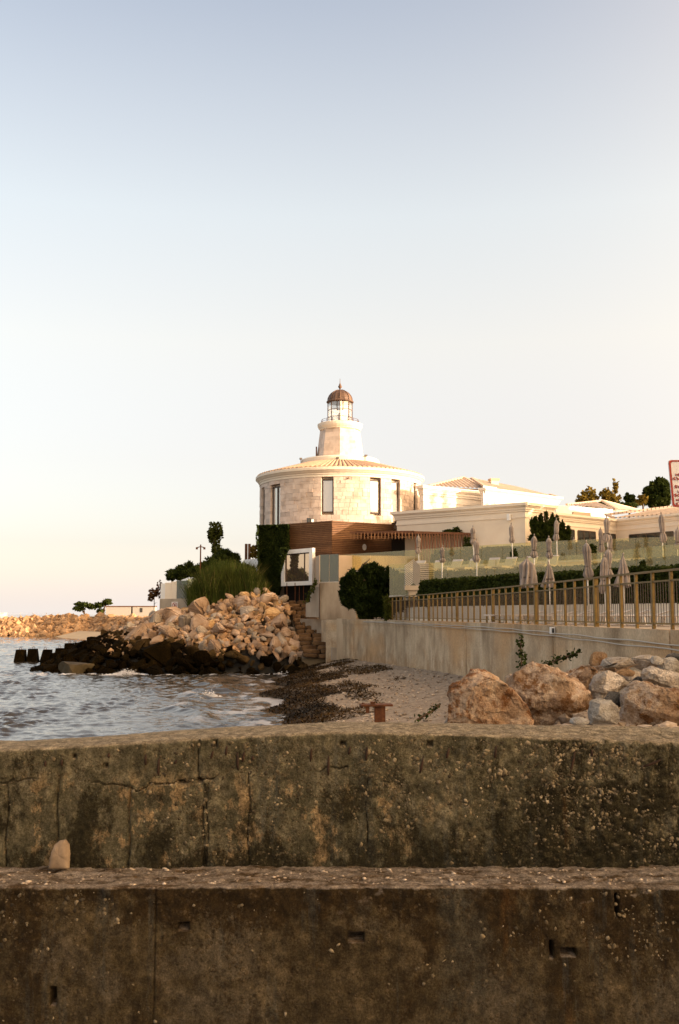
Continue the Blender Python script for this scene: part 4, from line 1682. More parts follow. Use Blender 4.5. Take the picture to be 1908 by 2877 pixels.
hx, hy = np.linspace(-23, -1.6, 130), np.linspace(58.5, 92, 130)
HX, HY = np.meshgrid(hx, hy)
hz = heap_z(HX, HY) - 0.45
hp = np.stack([HX.ravel(), HY.ravel(), HX.ravel() * 0], 1)
hz += (fbm(hp * 0.9, 4, 21).reshape(HX.shape) - 0.5) * 0.5
hz = np.where(HX > -3.3, np.minimum(hz, np.interp(HY, [61, 69.5, 75], [0.1, 3.7, 3.7])), hz)
idx = np.arange(HX.size).reshape(HX.shape)
F = np.stack([idx[:-1, :-1], idx[:-1, 1:], idx[1:, 1:], idx[1:, :-1]], -1).reshape(-1, 4)
hm, hnt, hb = nodes_of('headland_soil')
hv = coord(hnt)
hcol = ramp_node(hnt, noise(hnt, hv, 1.5, 6), [(0.3, (0.025, 0.016, 0.008)), (0.7, (0.07, 0.045, 0.022))])  # soil colour deepened so the gaps between boulders look shaded
sepz = mk(hnt, 'ShaderNodeSeparateXYZ')
hnt.links.new(mk(hnt, 'ShaderNodeNewGeometry').outputs['Position'], sepz.inputs[0])
wetl = ramp_node(hnt, mathn(hnt, 'MULTIPLY', sepz.outputs['Z'], 0.4), [(0.45, 1.0), (0.62, 0.0)])
hnt.links.new(mixc(hnt, wetl, hcol, (0.012, 0.010, 0.006)), hb.inputs['Base Color'])
hb.inputs['Roughness'].default_value = 0.9
bump(hnt, hb, noise(hnt, hv, 5, 6), 0.7, 0.08)
tag(link('headland', fast_mesh('headland', np.stack([HX.ravel(), HY.ravel(), hz.ravel()], 1), F, True), hm), kind='structure')

heap = thing('rock_heap', 'heap of broken pink and tan boulders left of the stone stairs', 'rock heap', (-8, 64, 0))
shelf = thing('wet_rocks', 'dark algae covered rocks along the waterline of the headland', 'rocks', (-11, 61, 0))


def mat_copies(meshes, mat, nm):
    out = []
    for m in meshes:
        c = m.copy()
        c.name = nm
        c.materials.clear()
        c.materials.append(mat)
        out.append(c)
    return out


rock_brown = M('brown_splash_rock', [(0.3, (0.012, 0.008, 0.003)), (0.55, (0.05, 0.03, 0.011)), (0.8, (0.15, 0.095, 0.042))], 1.2, 0.95, 0.9, 0.08, 5, rand=0.4, spec=0.05)
RP, RG, RWT = mat_copies(ROCKS, rock_pink, 'boulder'), mat_copies(ROCKS, rock_grey, 'boulder'), mat_copies(ROCKS, rock_wet, 'wet_rock')
RWB = mat_copies(ROCKS, rock_brown, 'wet_rock')
rock_ochre = M('ochre_limestone', [(0.25, (0.17, 0.085, 0.03)), (0.45, (0.36, 0.21, 0.09)), (0.7, (0.56, 0.39, 0.21))], 1.5, 0.9, 0.8, 0.06, 5, rand=0.25)
RG = RG + mat_copies(ROCKS[:8], rock_ochre, 'boulder')
rr = random.Random(21)
ho, so = wloc(heap), wloc(shelf)
spots = []
tries = 0
while len(spots) < 560 and tries < 30000:
    tries += 1
    X = rr.uniform(-19.4, -2.2)
    s = rr.uniform(-0.08, 1.1)
    Yv = float(front(X)) + 6.2 * s
    if X > -3.4 and s > (X + 3.4) * -0.55 + 0.75:
        continue
    z = float(heap_z(X, Yv))
    big = rr.random()
    size = rr.uniform(0.85, 1.2) if len(spots) < 22 and X > -13.5 else 0.27 + 0.50 * big ** 1.8
    if z < 1.3:
        size *= 1.2
    if X < -14:
        size *= 0.8
    ok = True
    for (a, b, c, sz) in spots:
        if (a - X) ** 2 + (b - Yv) ** 2 + (c - z) ** 2 < (0.46 * (size + sz)) ** 2:
            ok = False
            break
    if ok:
        spots.append((X, Yv, z, size))
nw = nd = 0
for X, Yv, z, size in spots:
    wet_ = z < float(np.interp(X, [-19, -16, -12, -9, -6.5, -4, -2.5], [3.0, 2.5, 2.0, 1.6, 1.15, 0.75, 0.6])) + 0.25 * math.sin(X * 1.7) + rr.uniform(-0.22, 0.22)
    wl_ = float(np.interp(X, [-19, -16, -12, -9, -6.5, -4, -2.5], [3.0, 2.5, 2.0, 1.6, 1.15, 0.75, 0.6]))
    if wet_:
        if nw >= 295:
            continue
        nw += 1
        o = link('wet_rock', rr.choice(RWB if z > wl_ - 0.5 and rr.random() < 0.75 else RWT), None, shelf, (X - so.x, Yv - so.y, z + 0.02 - so.z))
    else:
        if nd >= 295:
            continue
        nd += 1
        o = link('boulder', rr.choice(RG if rr.random() < 0.36 else RP), None, heap, (X - ho.x, Yv - ho.y, z + 0.06 - ho.z))
    o.rotation_euler = (rr.uniform(-0.7, 0.7), rr.uniform(-0.7, 0.7), rr.uniform(0, 6.28))
    o.scale = (size * rr.uniform(0.8, 1.35), size * rr.uniform(0.75, 1.1), size * rr.uniform(0.55, 1.0))
# small rubble between the boulders
r = np.random.default_rng(33)
n = 1600
X = r.uniform(-20, -2.3, n)
s = r.uniform(0.15, 1.12, n)
Yv = front(X) + 6.2 * s
k = ~((X > -3.4) & (s > (X + 3.4) * -0.55 + 0.75))
X, Yv = X[k], Yv[k]
zz = heap_z(X, Yv)
k = zz > 1.2
V, F, T = pebble_cloud(np.stack([X[k], Yv[k], zz[k] - 0.12], 1), r.uniform(0.1, 0.28, k.sum()), r, 0.8)
tag(place_mesh('rubble', fast_mesh('rubble', V, F, tone=T), rock_far, heap), kind='stuff')
# lone rock and concrete cubes in the sea
v, f = rock_arrays(77, 3, 8)
o = link('sea_rock', fast_mesh('sea_rock', v, f), M('brown_sea_rock', [(0.3, (0.03, 0.022, 0.008)), (0.7, (0.09, 0.06, 0.022))], 1.5, 0.7, 0.7, 0.05, 5), None, P(212, 1880, 61.6) * 1)
o.location.z = 0.2
o.scale = (1.35, 0.8, 0.75)
tag(o, 'rounded brown rock in the water in front of the dark spit', 'rock')

cube_prop = []
for px, py_top, py_bot, w, tilt, lab in ((58, 1825, 1852, 30, 0.02, 'leftmost concrete cube block standing in the sea'),
                                         (95, 1823, 1852, 29, -0.03, 'second concrete cube block from the left in the sea'),
                                         (127, 1825, 1850, 28, 0.10, 'small tilted concrete cube block beside the dark spit'),
                                         (168, 1821, 1850, 29, 0.03, 'concrete cube block with lifting loop touching the dark rocks'),
                                         (196, 1807, 1842, 30, 0.0, 'highest concrete cube block perched on the dark rocks'),
                                         (223, 1812, 1845, 30, 0.06, 'concrete cube block half buried at the tip of the spit')):
    Yc = 76.0
    q = P(px, py_top, Yc)
    t = thing('concrete_block', lab, 'concrete block', (q.x, Yc, 0), 'concrete blocks at the tip of the spit')
    ww = w / FPX * Yc
    zb = -0.5
    mb = MB()
    def rq(sz, z, dx=0):
        return [(q.x + dx + x * sz / 2, Yc + y * sz / 2, z) for x, y in ((-1, -1), (1, -1), (1, 1), (-1, 1))]
    mb.hexa(rq(ww * 1.12, zb), rq(ww * 0.74, q.z, tilt * 2))
    mb.build('block_body', rock_wet, t)
    mb = MB()
    mb.tube([(q.x - 0.08, Yc, q.z - 0.05), (q.x - 0.08, Yc, q.z + 0.12), (q.x, Yc, q.z + 0.2), (q.x + 0.08, Yc, q.z + 0.12), (q.x + 0.08, Yc, q.z - 0.05)], 0.02, 5)
    mb.build('lifting_loop', iron_rust, t)

# splashes
foam_mat = M('sea_foam', [(0.3, (0.6, 0.58, 0.58)), (0.7, (0.8, 0.78, 0.78))], 6, 0.9)
for px, py, Yc, n, rad, lab in ((356, 1878, 60.2, 1500, 0.62, 'white spray splashing against the dark rocks'),
                                (585, 1953, 44.0, 700, 0.30, 'white crest of a small wave breaking near the beach'),
                                (812, 1880, 61.6, 800, 0.5, 'white foam lapping at the foot of the rock heap')):
    q = P(px, py, Yc)
    r = np.random.default_rng(px)
    d = r.normal(size=(n, 3)) * np.array([rad, rad * 0.6, 0.13])
    d[:, 2] = np.abs(d[:, 2]) * np.exp(-(d[:, 0] / rad) ** 2)
    V, F, T = pebble_cloud(np.stack([q.x + d[:, 0], Yc + d[:, 1], 0.01 + d[:, 2]], 1), 0.008 + 0.03 * r.uniform(0, 1, n) ** 2, r, 0.8)
    tag(place_mesh('foam', fast_mesh('foam', V, F, True, tone=T), foam_mat), lab, 'foam', kind='stuff')

# ------------------------------------------------------------------ vegetation
def trunk(mb, base, top, r0, r1, limbs, rr, spread):
    base, top = Vector(base), Vector(top)
    pts = [base.lerp(top, t) + Vector((rr.uniform(-1, 1), rr.uniform(-1, 1), 0)) * r0 * 0.6 * (t > 0) for t in (0, .25, .5, .75, 1)]
    mb.tube(pts, [r0 + (r1 - r0) * t for t in (0, .25, .5, .75, 1)], 7)
    for k in range(limbs):
        p = base.lerp(top, rr.uniform(0.35, 0.95))
        d = Vector((rr.uniform(-1, 1), rr.uniform(-1, 1), rr.uniform(0.2, 0.9))) * spread
        mb.tube([p, p + d * 0.5 + Vector((0, 0, 0.1)), p + d], [r1 * 1.1, r1 * 0.7, r1 * 0.3], 5)


def plant(name, label, cat, base, blobs, n, size, leaf, tr=None, seed=0, group=None, inner=0.5, elong=1.6, lump=11, outw=False):
    """blobs: centre, radii in world coordinates"""
    t = thing(name, label, cat, base, group)
    r = np.random.default_rng(seed)
    pts = blob_points(lumpy(blobs, r, lump) if lump else blobs, n, r, inner)
    up = blob_points.out + np.array([0, 0, 0.5])
    leaf_obj('crown', pts, size, leaf, t, seed, 0, elong, up if outw else None)
    mb = MB()
    rr = random.Random(seed)
    c = Vector(blobs[0][0])
    zt = max(b[0][2] for b in blobs)
    h = tr or 0.12
    trunk(mb, base, (c.x, c.y, zt), h, h * 0.4, 6, rr, max(blobs[0][1]) * 0.8)
    mb.build('trunk', bark, t, True)
    return t


def px_blob(px, py, Y, rx, rz, ry=None):
    q = P(px, py, Y)
    k = Y / FPX
    return ((q.x, q.y, q.z), (rx * k, (ry or rx) * k, rz * k))


# juniper like bush above the wall
rr = random.Random(2)
blobs = [px_blob(1005, 1655, 57.2, 40, 54), px_blob(1060, 1645, 57.5, 56, 50), px_blob(1106, 1640, 57.5, 36, 46), px_blob(1048, 1696, 57, 56, 38), px_blob(1100, 1695, 57.3, 36, 36),
         px_blob(1038, 1602, 57.3, 26, 22), px_blob(978, 1650, 57.0, 20, 30), px_blob(1126, 1648, 57.4, 20, 42), px_blob(1122, 1690, 57.2, 20, 36), px_blob(1030, 1712, 56.8, 40, 24), px_blob(1075, 1715, 56.8, 48, 24)]
for k in range(34):
    a = rr.uniform(-0.4, PI + 0.9)
    blobs.append(px_blob(1048 + 84 * math.cos(a), 1658 - 58 * math.sin(a), 57.2 + rr.uniform(-0.7, 0.5), rr.uniform(8, 14), rr.uniform(8, 16)))
plant('dark_bush', 'big dark evergreen bush above the beach wall at the fence end', 'bush', (P(1045, 1735, 57.5).x, 57.5, 3.28), blobs, 42000, 0.085, leaf_bush, 0.15, 5, inner=0.35, elong=3.6, lump=6, outw=True)
# bushy shrub against the cream building corner
blobs = [px_blob(1536, 1500, 62.6, 46, 34), px_blob(1508, 1490, 62.6, 22, 26), px_blob(1572, 1505, 62.8, 28, 24), px_blob(1540, 1520, 62.5, 44, 26)]
for px, py in ((1505, 1458), (1520, 1450), (1535, 1446), (1552, 1447), (1566, 1455), (1580, 1468), (1598, 1480), (1496, 1466)):
    blobs.append(px_blob(px, py + 12, 62.5, 6, 20))
plant('tufted_shrub', 'tall tufted green shrub at the corner of the cream building', 'shrub', (P(1540, 1540, 62.6).x, 62.6, 6.5), blobs, 26000, 0.075, leaf_dark, 0.12, 6, inner=0.4, elong=3.4, lump=8, outw=True)
for px, py, Yc, rx, rz, lab, sd_ in ((1445, 1556, 53.2, 10, 18, 'small dark conical topiary in front of the upper glass', 7), (1806, 1588, 36.5, 9, 12, 'dark rounded topiary rising behind the long hedge', 8),
                                     (1689, 1598, 37.5, 10, 14, 'small dark topiary behind the hedge beside the lit parasols', 9), (1664, 1540, 52, 10, 13, 'dark topiary ball behind the lower glass on the deck', 10)):
    q = P(px, py, Yc)
    zb = q.z - rz / FPX * Yc - 0.4
    plant('topiary', lab, 'topiary', (q.x, Yc, zb), [px_blob(px, py, Yc, rx, rz), px_blob(px, py + rz * 0.6, Yc, rx * 1.15, rz * 0.6)], 1500, 0.06, leaf_dark, 0.04, sd_, 'topiary on the terraces', inner=0.3)
plant('roof_shrub', 'low dark shrub growing over the right end of the pergola', 'shrub', (P(1285, 1497, 67).x, 67, 9.0), [px_blob(1282, 1490, 67, 16, 9), px_blob(1262, 1494, 67, 24, 6), px_blob(1298, 1494, 67, 10, 6)], 1600, 0.08, leaf_dark, 0.03, 11)
plant('creeper_shrub', 'dark creeper hanging between the pergola battens', 'shrub', (P(1310, 1560, 65.6).x, 65.6, 6.7), [px_blob(1312, 1525, 65.6, 12, 14), px_blob(1318, 1540, 65.6, 10, 14)], 900, 0.07, leaf_dark, 0.03, 12)

# ivy column
iv = thing('ivy_column', 'square corner column completely covered with dark ivy', 'ivy', (X_at(768, 71), 71, 4.0))
r = np.random.default_rng(13)
cA = P(727, 1470, 71.6)
cB = P(812, 1470, 70.6)
n = 15000
u = r.uniform(0, 1, n)
zz = r.uniform(4.6, 9.93, n)
side = r.uniform(0, 1, n)
xl = np.where(zz > 8.2, cA.x, cA.x + (8.2 - zz) * 0.06)
xr = np.where(zz > 7.8, cB.x, cB.x - (7.8 - zz) * 0.30)
px_ = xl + (xr - xl) * u
py_ = 71.6 - u * 1.0
px_ = np.where(side < 0.15, xl, px_)
px_ = np.where((side >= 0.15) & (side < 0.25), xr, px_)
py_ = py_ + np.where(side < 0.25, r.uniform(0, 1.6, n), 0)
zz = np.where((side >= 0.25) & (side < 0.4), 9.9 - 0.15 * r.uniform(0, 1, n) ** 2, zz)
py_ = np.where((side >= 0.25) & (side < 0.4), py_ + r.uniform(0, 1.5, n), py_)
pts = np.stack([px_, py_, zz], 1)
nb = fbm(pts * 1.3, 3, 5)
pts[:, 1] -= nb * 0.35
pts[:, 0] += (vnoise(pts * 2.1, 9) - 0.5) * 0.25
k_ = 900
u_ = r.uniform(0, 1, k_)
spill = np.array([tuple(P(787 + 24 * a_ * (1 - b_), 1540 + 70 * b_, 68.9 + 0.5 * c_)) for a_, b_, c_ in zip(r.uniform(0, 1, k_), u_, r.uniform(0, 1, k_))])
pts = np.concatenate([pts, spill])
leaf_obj('foliage', pts, 0.12, leaf_ivy, iv, 14)
mb = MB()
mb.hexa([(cA.x + 0.35, 71.75, 4.0), (cB.x - 1.1, 70.9, 4.0), (cB.x - 1.1, 72.4, 4.0), (cA.x + 0.35, 73.2, 4.0)],
        [(cA.x + 0.1, 71.75, 9.85), (cB.x - 0.1, 70.8, 9.85), (cB.x - 0.1, 72.4, 9.85), (cA.x + 0.1, 73.2, 9.85)])
mb.build('stems', leaf_ivy, iv)

# reeds
rd = thing('reed_bed', 'tall clump of green and straw coloured reeds above the rock heap', 'reeds', (X_at(640, 67), 67, 3.8))
r = np.random.default_rng(15)
n = 8000
pxr = r.uniform(540, 748, n)
Yr = r.uniform(66.6, 71.5, n)
Xr = (pxr - 954) / FPX * Yr * 1.005
zb = np.maximum(heap_z(Xr, Yr) - 0.5, 3.0)
topy = np.interp(pxr, [545, 575, 600, 640, 690, 720, 742], [1622, 1588, 1566, 1558, 1568, 1596, 1636])
topy = topy + (fbm(np.stack([pxr * 0.055, Yr * 0.9, pxr * 0], 1), 3, 66) - 0.42) * 85
ztop = H + (1725 - topy) / FPX * Yr
ht = np.clip((ztop - zb) * (1 - 0.55 * r.uniform(0, 1, n) ** 1.6), 0.5, 5)
clump = fbm(np.stack([pxr * 0.04, Yr * 0.8, pxr * 0 + 5], 1), 2, 67) - 0.5
lean = r.normal(0, 0.15, (n, 2)) + np.stack([clump, clump * 0.3], 1) * 0.9
w = r.uniform(0.016, 0.04, n)
b0 = np.stack([Xr, Yr, zb], 1)
seg = []
for t in (0, 0.45, 0.8, 1.0):
    c = b0 + np.stack([lean[:, 0] * ht * t ** 1.8, lean[:, 1] * ht * t ** 1.8, ht * (t - 0.10 * t ** 3)], 1)
    ww = (w * (1 - 0.9 * t))[:, None] * np.array([1, 0.3, 0])
    seg += [c - ww, c + ww]
V = np.stack(seg, 1).reshape(-1, 3)
base = np.arange(n)[:, None] * 8
F = np.concatenate([base + np.array([2 * k, 2 * k + 1, 2 * k + 3, 2 * k + 2]) for k in range(3)], 1).reshape(-1, 4)
tone = np.repeat(r.uniform(0, 1, n), 3)
straw = M_leaf('straw_blade', (0.10, 0.085, 0.022), (0.22, 0.17, 0.06), 0.9, 0.3, 0.5)
isdry = np.repeat(r.uniform(0, 1, n) < np.clip(0.12 + clump * 1.2, 0.02, 0.5), 3)
tag(place_mesh('reed_stalks', fast_mesh('reed_stalks', V, F[~isdry], tone=tone[~isdry]), reed_mat, rd), kind='stuff')
tag(place_mesh('dry_reed_stalks', fast_mesh('dry_reed_stalks', V, F[isdry], tone=tone[isdry]), straw, rd), kind='stuff')
blob = [px_blob(630, 1655, 69.5, 70, 70), px_blob(700, 1650, 69.5, 40, 60), px_blob(580, 1670, 69.5, 30, 55), px_blob(690, 1630, 67.8, 22, 44), px_blob(660, 1640, 67.4, 18, 40)]
leaf_obj('undergrowth', blob_points(blob, 16000, r, 0.3), 0.14, leaf_dark, rd, 16, 0, 3.5)

q = P(605, 1575, 84)
bl = [px_blob(602, 1488, 84, 18, 22), px_blob(613, 1494, 84, 16, 27), px_blob(600, 1512, 84, 18, 26), px_blob(607, 1538, 84, 14, 26), px_blob(605, 1565, 84, 12, 20), px_blob(595, 1500, 84, 11, 22)]
plant('poplar', 'slim poplar with a rounded top standing alone above the headland', 'tree', (q.x, 84, 4.0), bl, 1500, 0.15, leaf_green, 0.12, 17, inner=0.75)
bl = [px_blob(635, 1585, 80, 46, 36), px_blob(605, 1590, 80, 26, 26), px_blob(668, 1592, 80, 20, 24), px_blob(640, 1568, 80, 34, 20)]
plant('round_bush', 'wide rounded dark bush behind the reeds below the poplar', 'bush', (P(635, 1620, 80).x, 80, 4.5), bl, 7000, 0.11, leaf_dark, 0.12, 18, inner=0.4, elong=2.8, outw=True)
bl = [px_blob(500, 1612, 76, 32, 18), px_blob(540, 1608, 76, 34, 20), px_blob(480, 1620, 76, 14, 12), px_blob(530, 1590, 76, 14, 12), px_blob(508, 1594, 76, 9, 8), px_blob(575, 1602, 76, 20, 22)]
plant('garden_bush', 'dark green bushes spilling over the white glass terrace', 'bush', (P(520, 1640, 76).x, 76, 4.0), bl, 5200, 0.11, leaf_dark, 0.08, 19, inner=0.4, elong=2.8, outw=True)
bl = [px_blob(432, 1668, 72, 13, 14), px_blob(447, 1655, 72, 8, 24), px_blob(425, 1680, 72, 9, 9)]
plant('thin_shrub', 'sparse reddish shrub at the left edge of the white terrace', 'shrub', (P(436, 1700, 72).x, 72, 2.6), bl, 420, 0.12, M_leaf('russet_leaf', (0.07, 0.03, 0.012), (0.12, 0.07, 0.03)), 0.04, 20, inner=0.5)
bl = [px_blob(711, 1548, 78, 12, 20), px_blob(722, 1560, 78, 8, 14)]
plant('twiggy_tree', 'twiggy little tree beside the brown posts and the ivy', 'tree', (P(712, 1580, 78).x, 78, 5.0), bl, 420, 0.12, leaf_sunlit, 0.05, 22, inner=0.4)
bl = [px_blob(236, 1699, 167, 24, 9), px_blob(222, 1709, 167, 16, 8), px_blob(256, 1705, 167, 14, 8)]
plant('spreading_tree', 'left dark flat crowned tree on the breakwater beside the cabins', 'tree', (P(238, 1730, 167).x, 167, 2.2), bl, 700, 0.32, leaf_dark, 0.2, 23, 'low trees on the breakwater', inner=0.3)
bl = [px_blob(300, 1690, 167, 16, 9), px_blob(280, 1700, 167, 14, 8), px_blob(268, 1704, 167, 12, 7), px_blob(285, 1716, 167, 12, 6)]
plant('spreading_tree', 'right dark flat crowned tree on the breakwater touching the cabins', 'tree', (P(285, 1730, 167).x, 167, 2.2), bl, 800, 0.32, leaf_dark, 0.2, 24, 'low trees on the breakwater', inner=0.3)
# trees behind the right wing
for px, py, Yc, sp, n, leaf, lab, sd_ in (
        (1655, 1388, 100, [(0, 2, 20, 24), (-14, 12, 20, 12), (-24, 20, 14, 8), (10, 14, 16, 16)], 620, leaf_sunlit, 'leftmost sparse golden sunlit tree behind the tiled roofs', 30),
        (1712, 1390, 100, [(0, 2, 22, 24), (14, 14, 18, 14), (18, -22, 8, 20)], 600, leaf_sunlit, 'thin golden sunlit tree with a bare top twig behind the tiled roofs', 31),
        (1768, 1402, 100, [(0, 0, 12, 18), (6, 10, 16, 14)], 800, leaf_dark, 'small dark tree rising above the wing roof', 32),
        (1848, 1378, 100, [(0, 0, 36, 34), (-22, 16, 20, 24), (20, 12, 22, 30), (0, 24, 40, 20), (8, -22, 20, 14)], 9000, leaf_dark, 'large dense dark tree standing left of the red rimmed sign', 33),
        (1695, 1418, 96, [(0, 0, 30, 7), (-38, 2, 24, 8), (40, 2, 26, 8), (75, 3, 20, 8)], 900, leaf_dark, 'low dark bushes along the ridge below the golden trees', 36),
        (1806, 1405, 98, [(0, 0, 14, 12), (-8, 6, 12, 9)], 420, leaf_sunlit, 'low golden sunlit bush between the dark tree and small tree', 34),
        (1930, 1385, 104, [(0, 0, 40, 34), (20, 14, 30, 30)], 6000, leaf_dark, 'dense dark tree partly behind the red rimmed sign', 35)):
    bl = [px_blob(px + dx, py + dy, Yc, rx, rz) for dx, dy, rx, rz in sp]
    plant('roadside_tree', lab, 'tree', (P(px, 1500, Yc).x, Yc, 3.1), bl, n, 0.24, leaf, 0.2, sd_, 'trees behind the right wing', inner=0.4)

# wood on the sunny side, out of frame to the right: shades the beach and the terraces
r = np.random.default_rng(40)
blobs = []
wmb = MB()
rr = random.Random(41)
for i in range(74):
    xx = rr.uniform(33, 50)
    yy = -38 + 108 * i / 63 + rr.uniform(-2, 2)
    if i >= 64:
        xx, yy = rr.uniform(30.2, 32.5), 56 + 12.5 * (i - 64) / 9
    hh = rr.uniform(13.5, 16.8)
    if 56 < yy < 66:
        hh = rr.uniform(15.5, 17.8)
    elif yy >= 66:
        hh = rr.uniform(12.5, 16.2)
    if i >= 64:
        hh = rr.uniform(14.0, 15.8)
    blobs.append(((xx, yy, hh - 4.2), (3.6, 3.6, 4.2)))
    blobs.append(((xx + rr.uniform(-2, 2), yy + rr.uniform(-2, 2), hh - 7.5), (3.6, 3.6, 4.0)))
    wmb.tube([(xx, yy, 3), (xx, yy, hh - 5)], [0.35, 0.15], 6)
wood = thing('wood', 'dense wood of tall trees on the landward side', 'wood', (42, 15, 3.1))
wood['kind'] = 'stuff'
del wood['category']
w1 = leaf_obj('wood_canopy', blob_points(blobs, 70000, r, 0.3), 0.55, leaf_dark, wood, 42)
w2 = wmb.build('wood_trunks', bark, wood)

# ivy tendrils on the beach wall and plants
def tendril(pts, n, size, name, label, seed):
    t = thing(name, label, 'plant', pts[0])
    mb = MB()
    mb.tube(pts, 0.012, 5)
    mb.build('stem', bark, t)
    r = np.random.default_rng(seed)
    P_ = np.array([tuple(p) for p in pts])
    u = r.uniform(0, len(pts) - 1, n)
    i = np.minimum(u.astype(int), len(pts) - 2)
    c = P_[i] + (P_[i + 1] - P_[i]) * (u - i)[:, None] + r.normal(0, size * 0.55, (n, 3))
    leaf_obj('leaves', c, size, leaf_ivy if seed % 2 else leaf_green, t, seed, 0, 1.2)


wx = lambda yv: float(wall_x(yv)) - 0.08
tendril([P(1464, 1878, 14.9), P(1466, 1850, 14.9), P(1462, 1820, 14.9), P(1466, 1792, 14.9)], 70, 0.05, 'climbing_plant', 'upright ivy shoot against the beach wall above the boulders', 51)
tendril([P(1525, 1872, 14.6), P(1560, 1856, 14.5), P(1590, 1846, 14.4), P(1628, 1832, 14.3)], 120, 0.045, 'climbing_plant', 'slanting green ivy shoot above the middle boulder', 53)
tendril([P(1172, 2022, 9.6), P(1200, 2006, 9.6), P(1218, 1996, 9.7), P(1236, 1978, 9.7)], 60, 0.028, 'creeping_plant', 'small green creeper left of the big rust stained boulder', 55)
tendril([P(862, 1690, 63.6), P(868, 1672, 63.6), P(878, 1655, 63.4), P(888, 1632, 63.2)], 260, 0.11, 'climbing_plant', 'green creeper growing up the wall edge above the stairs', 58)
bl = [px_blob(1092, 1718, 50.5, 12, 26), px_blob(1086, 1690, 50.6, 8, 18)]
plant('grass_tuft', 'green trailing plant at the left end of the bronze fence', 'plant', (P(1092, 1740, 50.6).x + 0.1, 50.6, 3.3), bl, 700, 0.07, leaf_green, 0.02, 57, inner=0.3, elong=4)

# ------------------------------------------------------------------ left headland structures
gt = thing('glass_terrace', 'white walled terrace with glass panels on the headland', 'terrace', P(500, 1708, 70))
for k, (p0, p1, mat_) in enumerate(((452, 464, white_paint), (464.3, 481, stucco_trim), (481.4, 496.5, stucco_trim), (497, 526.5, glass_teal), (527, 556, glass_rail))):
    a, b = P(p0, 1640, 70.6 - (p0 - 452) * 0.012), P(p1, 1640, 70.6 - (p1 - 452) * 0.012)
    mb = MB()
    mb.wall((a.x, a.y), (b.x, b.y), P(500, 1682, 70).z, 5.75 + 0.004 * (p0 - 452), 0.05)
    mb.build('wall_panel' if mat_ is white_paint else 'glass_panel', mat_, gt)
mb = MB()
a, b = P(466, 1640, 72.2), P(600, 1640, 71)
mb.wall((a.x, a.y), (b.x, b.y), 4.2, 5.7, 0.1)
mb.build('inner_wall', stucco, gt)
mb = MB()
a, b = P(449, 1683, 70.5), P(540, 1683, 69.2)
mb.wall((a.x, a.y), (b.x, b.y), 2.6, 4.66, 0.4)
mb.build('concrete_base', concrete_grey, gt)
sg = thing('warning_sign', 'small square white sign with red prohibition circle on the concrete base', 'sign', P(491, 1709, 69.6))
c = P(491, 1700, 69.55)
mb = MB()
mb.box((c.x, c.y, c.z - 0.23), (0.44, 0.02, 0.46))
mb.build('plate', sign_white, sg)
mb = MB()
for k in range(20):
    a0, a1 = 2 * PI * k / 20, 2 * PI * (k + 1) / 20
    mb.quad(*[(c.x + rr_ * math.cos(t), c.y - 0.014, c.z + rr_ * math.sin(t)) for rr_, t in ((0.17, a0), (0.17, a1), (0.135, a1), (0.135, a0))])
mb.quad(*[(c.x + x, c.y - 0.016, c.z + z) for x, z in ((-0.12, 0.09), (-0.09, 0.12), (0.12, -0.09), (0.09, -0.12))])
mb.build('prohibition_ring', red_paint, sg)
mb = MB()
mb.quad(*[(c.x + x, c.y - 0.0135, c.z + z) for x, z in ((-0.06, -0.10), (0.02, -0.1), (0.07, 0.07), (0.0, 0.07))])
mb.build('figure', M('sign_figure', (0.2, 0.1, 0.08), 3, 0.6), sg)

lw = thing('white_wall', 'short white garden wall at the left of the ivy column', 'wall', P(706, 1612, 76))
a, b = P(685, 1574, 76.5), P(730, 1566, 75)
mb = MB()
mb.wall((a.x, a.y), (b.x, b.y), 5.0, a.z + 0.05, 0.25)
mb.build('wall_body', white_paint, lw)
for px, lab in ((692, 'left brown square post behind the white garden wall'), (701, 'right brown square post behind the white garden wall')):
    q = P(px, 1528, 78)
    mb = MB()
    mb.box((q.x, 78, 5.0), (0.2, 0.2, q.z - 5.0))
    o = mb.build('wooden_post', dark_wood)
    tag(o, lab, 'post', 'posts by the white wall')
lp = thing('lamp_post', 'thin rusty lamp post with two short arms above the bushes', 'lamp post', (P(564, 1600, 74).x, 74, 4.0))
q = P(564, 1530, 74)
mb = MB()
mb.tube([(q.x, 74, 4.0), (q.x, 74, q.z)], [0.07, 0.05], 6)
mb.build('pole', iron_rust, lp)
for s in (-1, 1):
    mb = MB()
    mb.tube([(q.x, 74, q.z - 0.15), (q.x + s * 0.26, 74, q.z - 0.22)], 0.035, 5)
    mb.box((q.x + s * 0.28, 74, q.z - 0.36), (0.14, 0.14, 0.16))
    mb.build('lamp_head', iron_rust, lp)

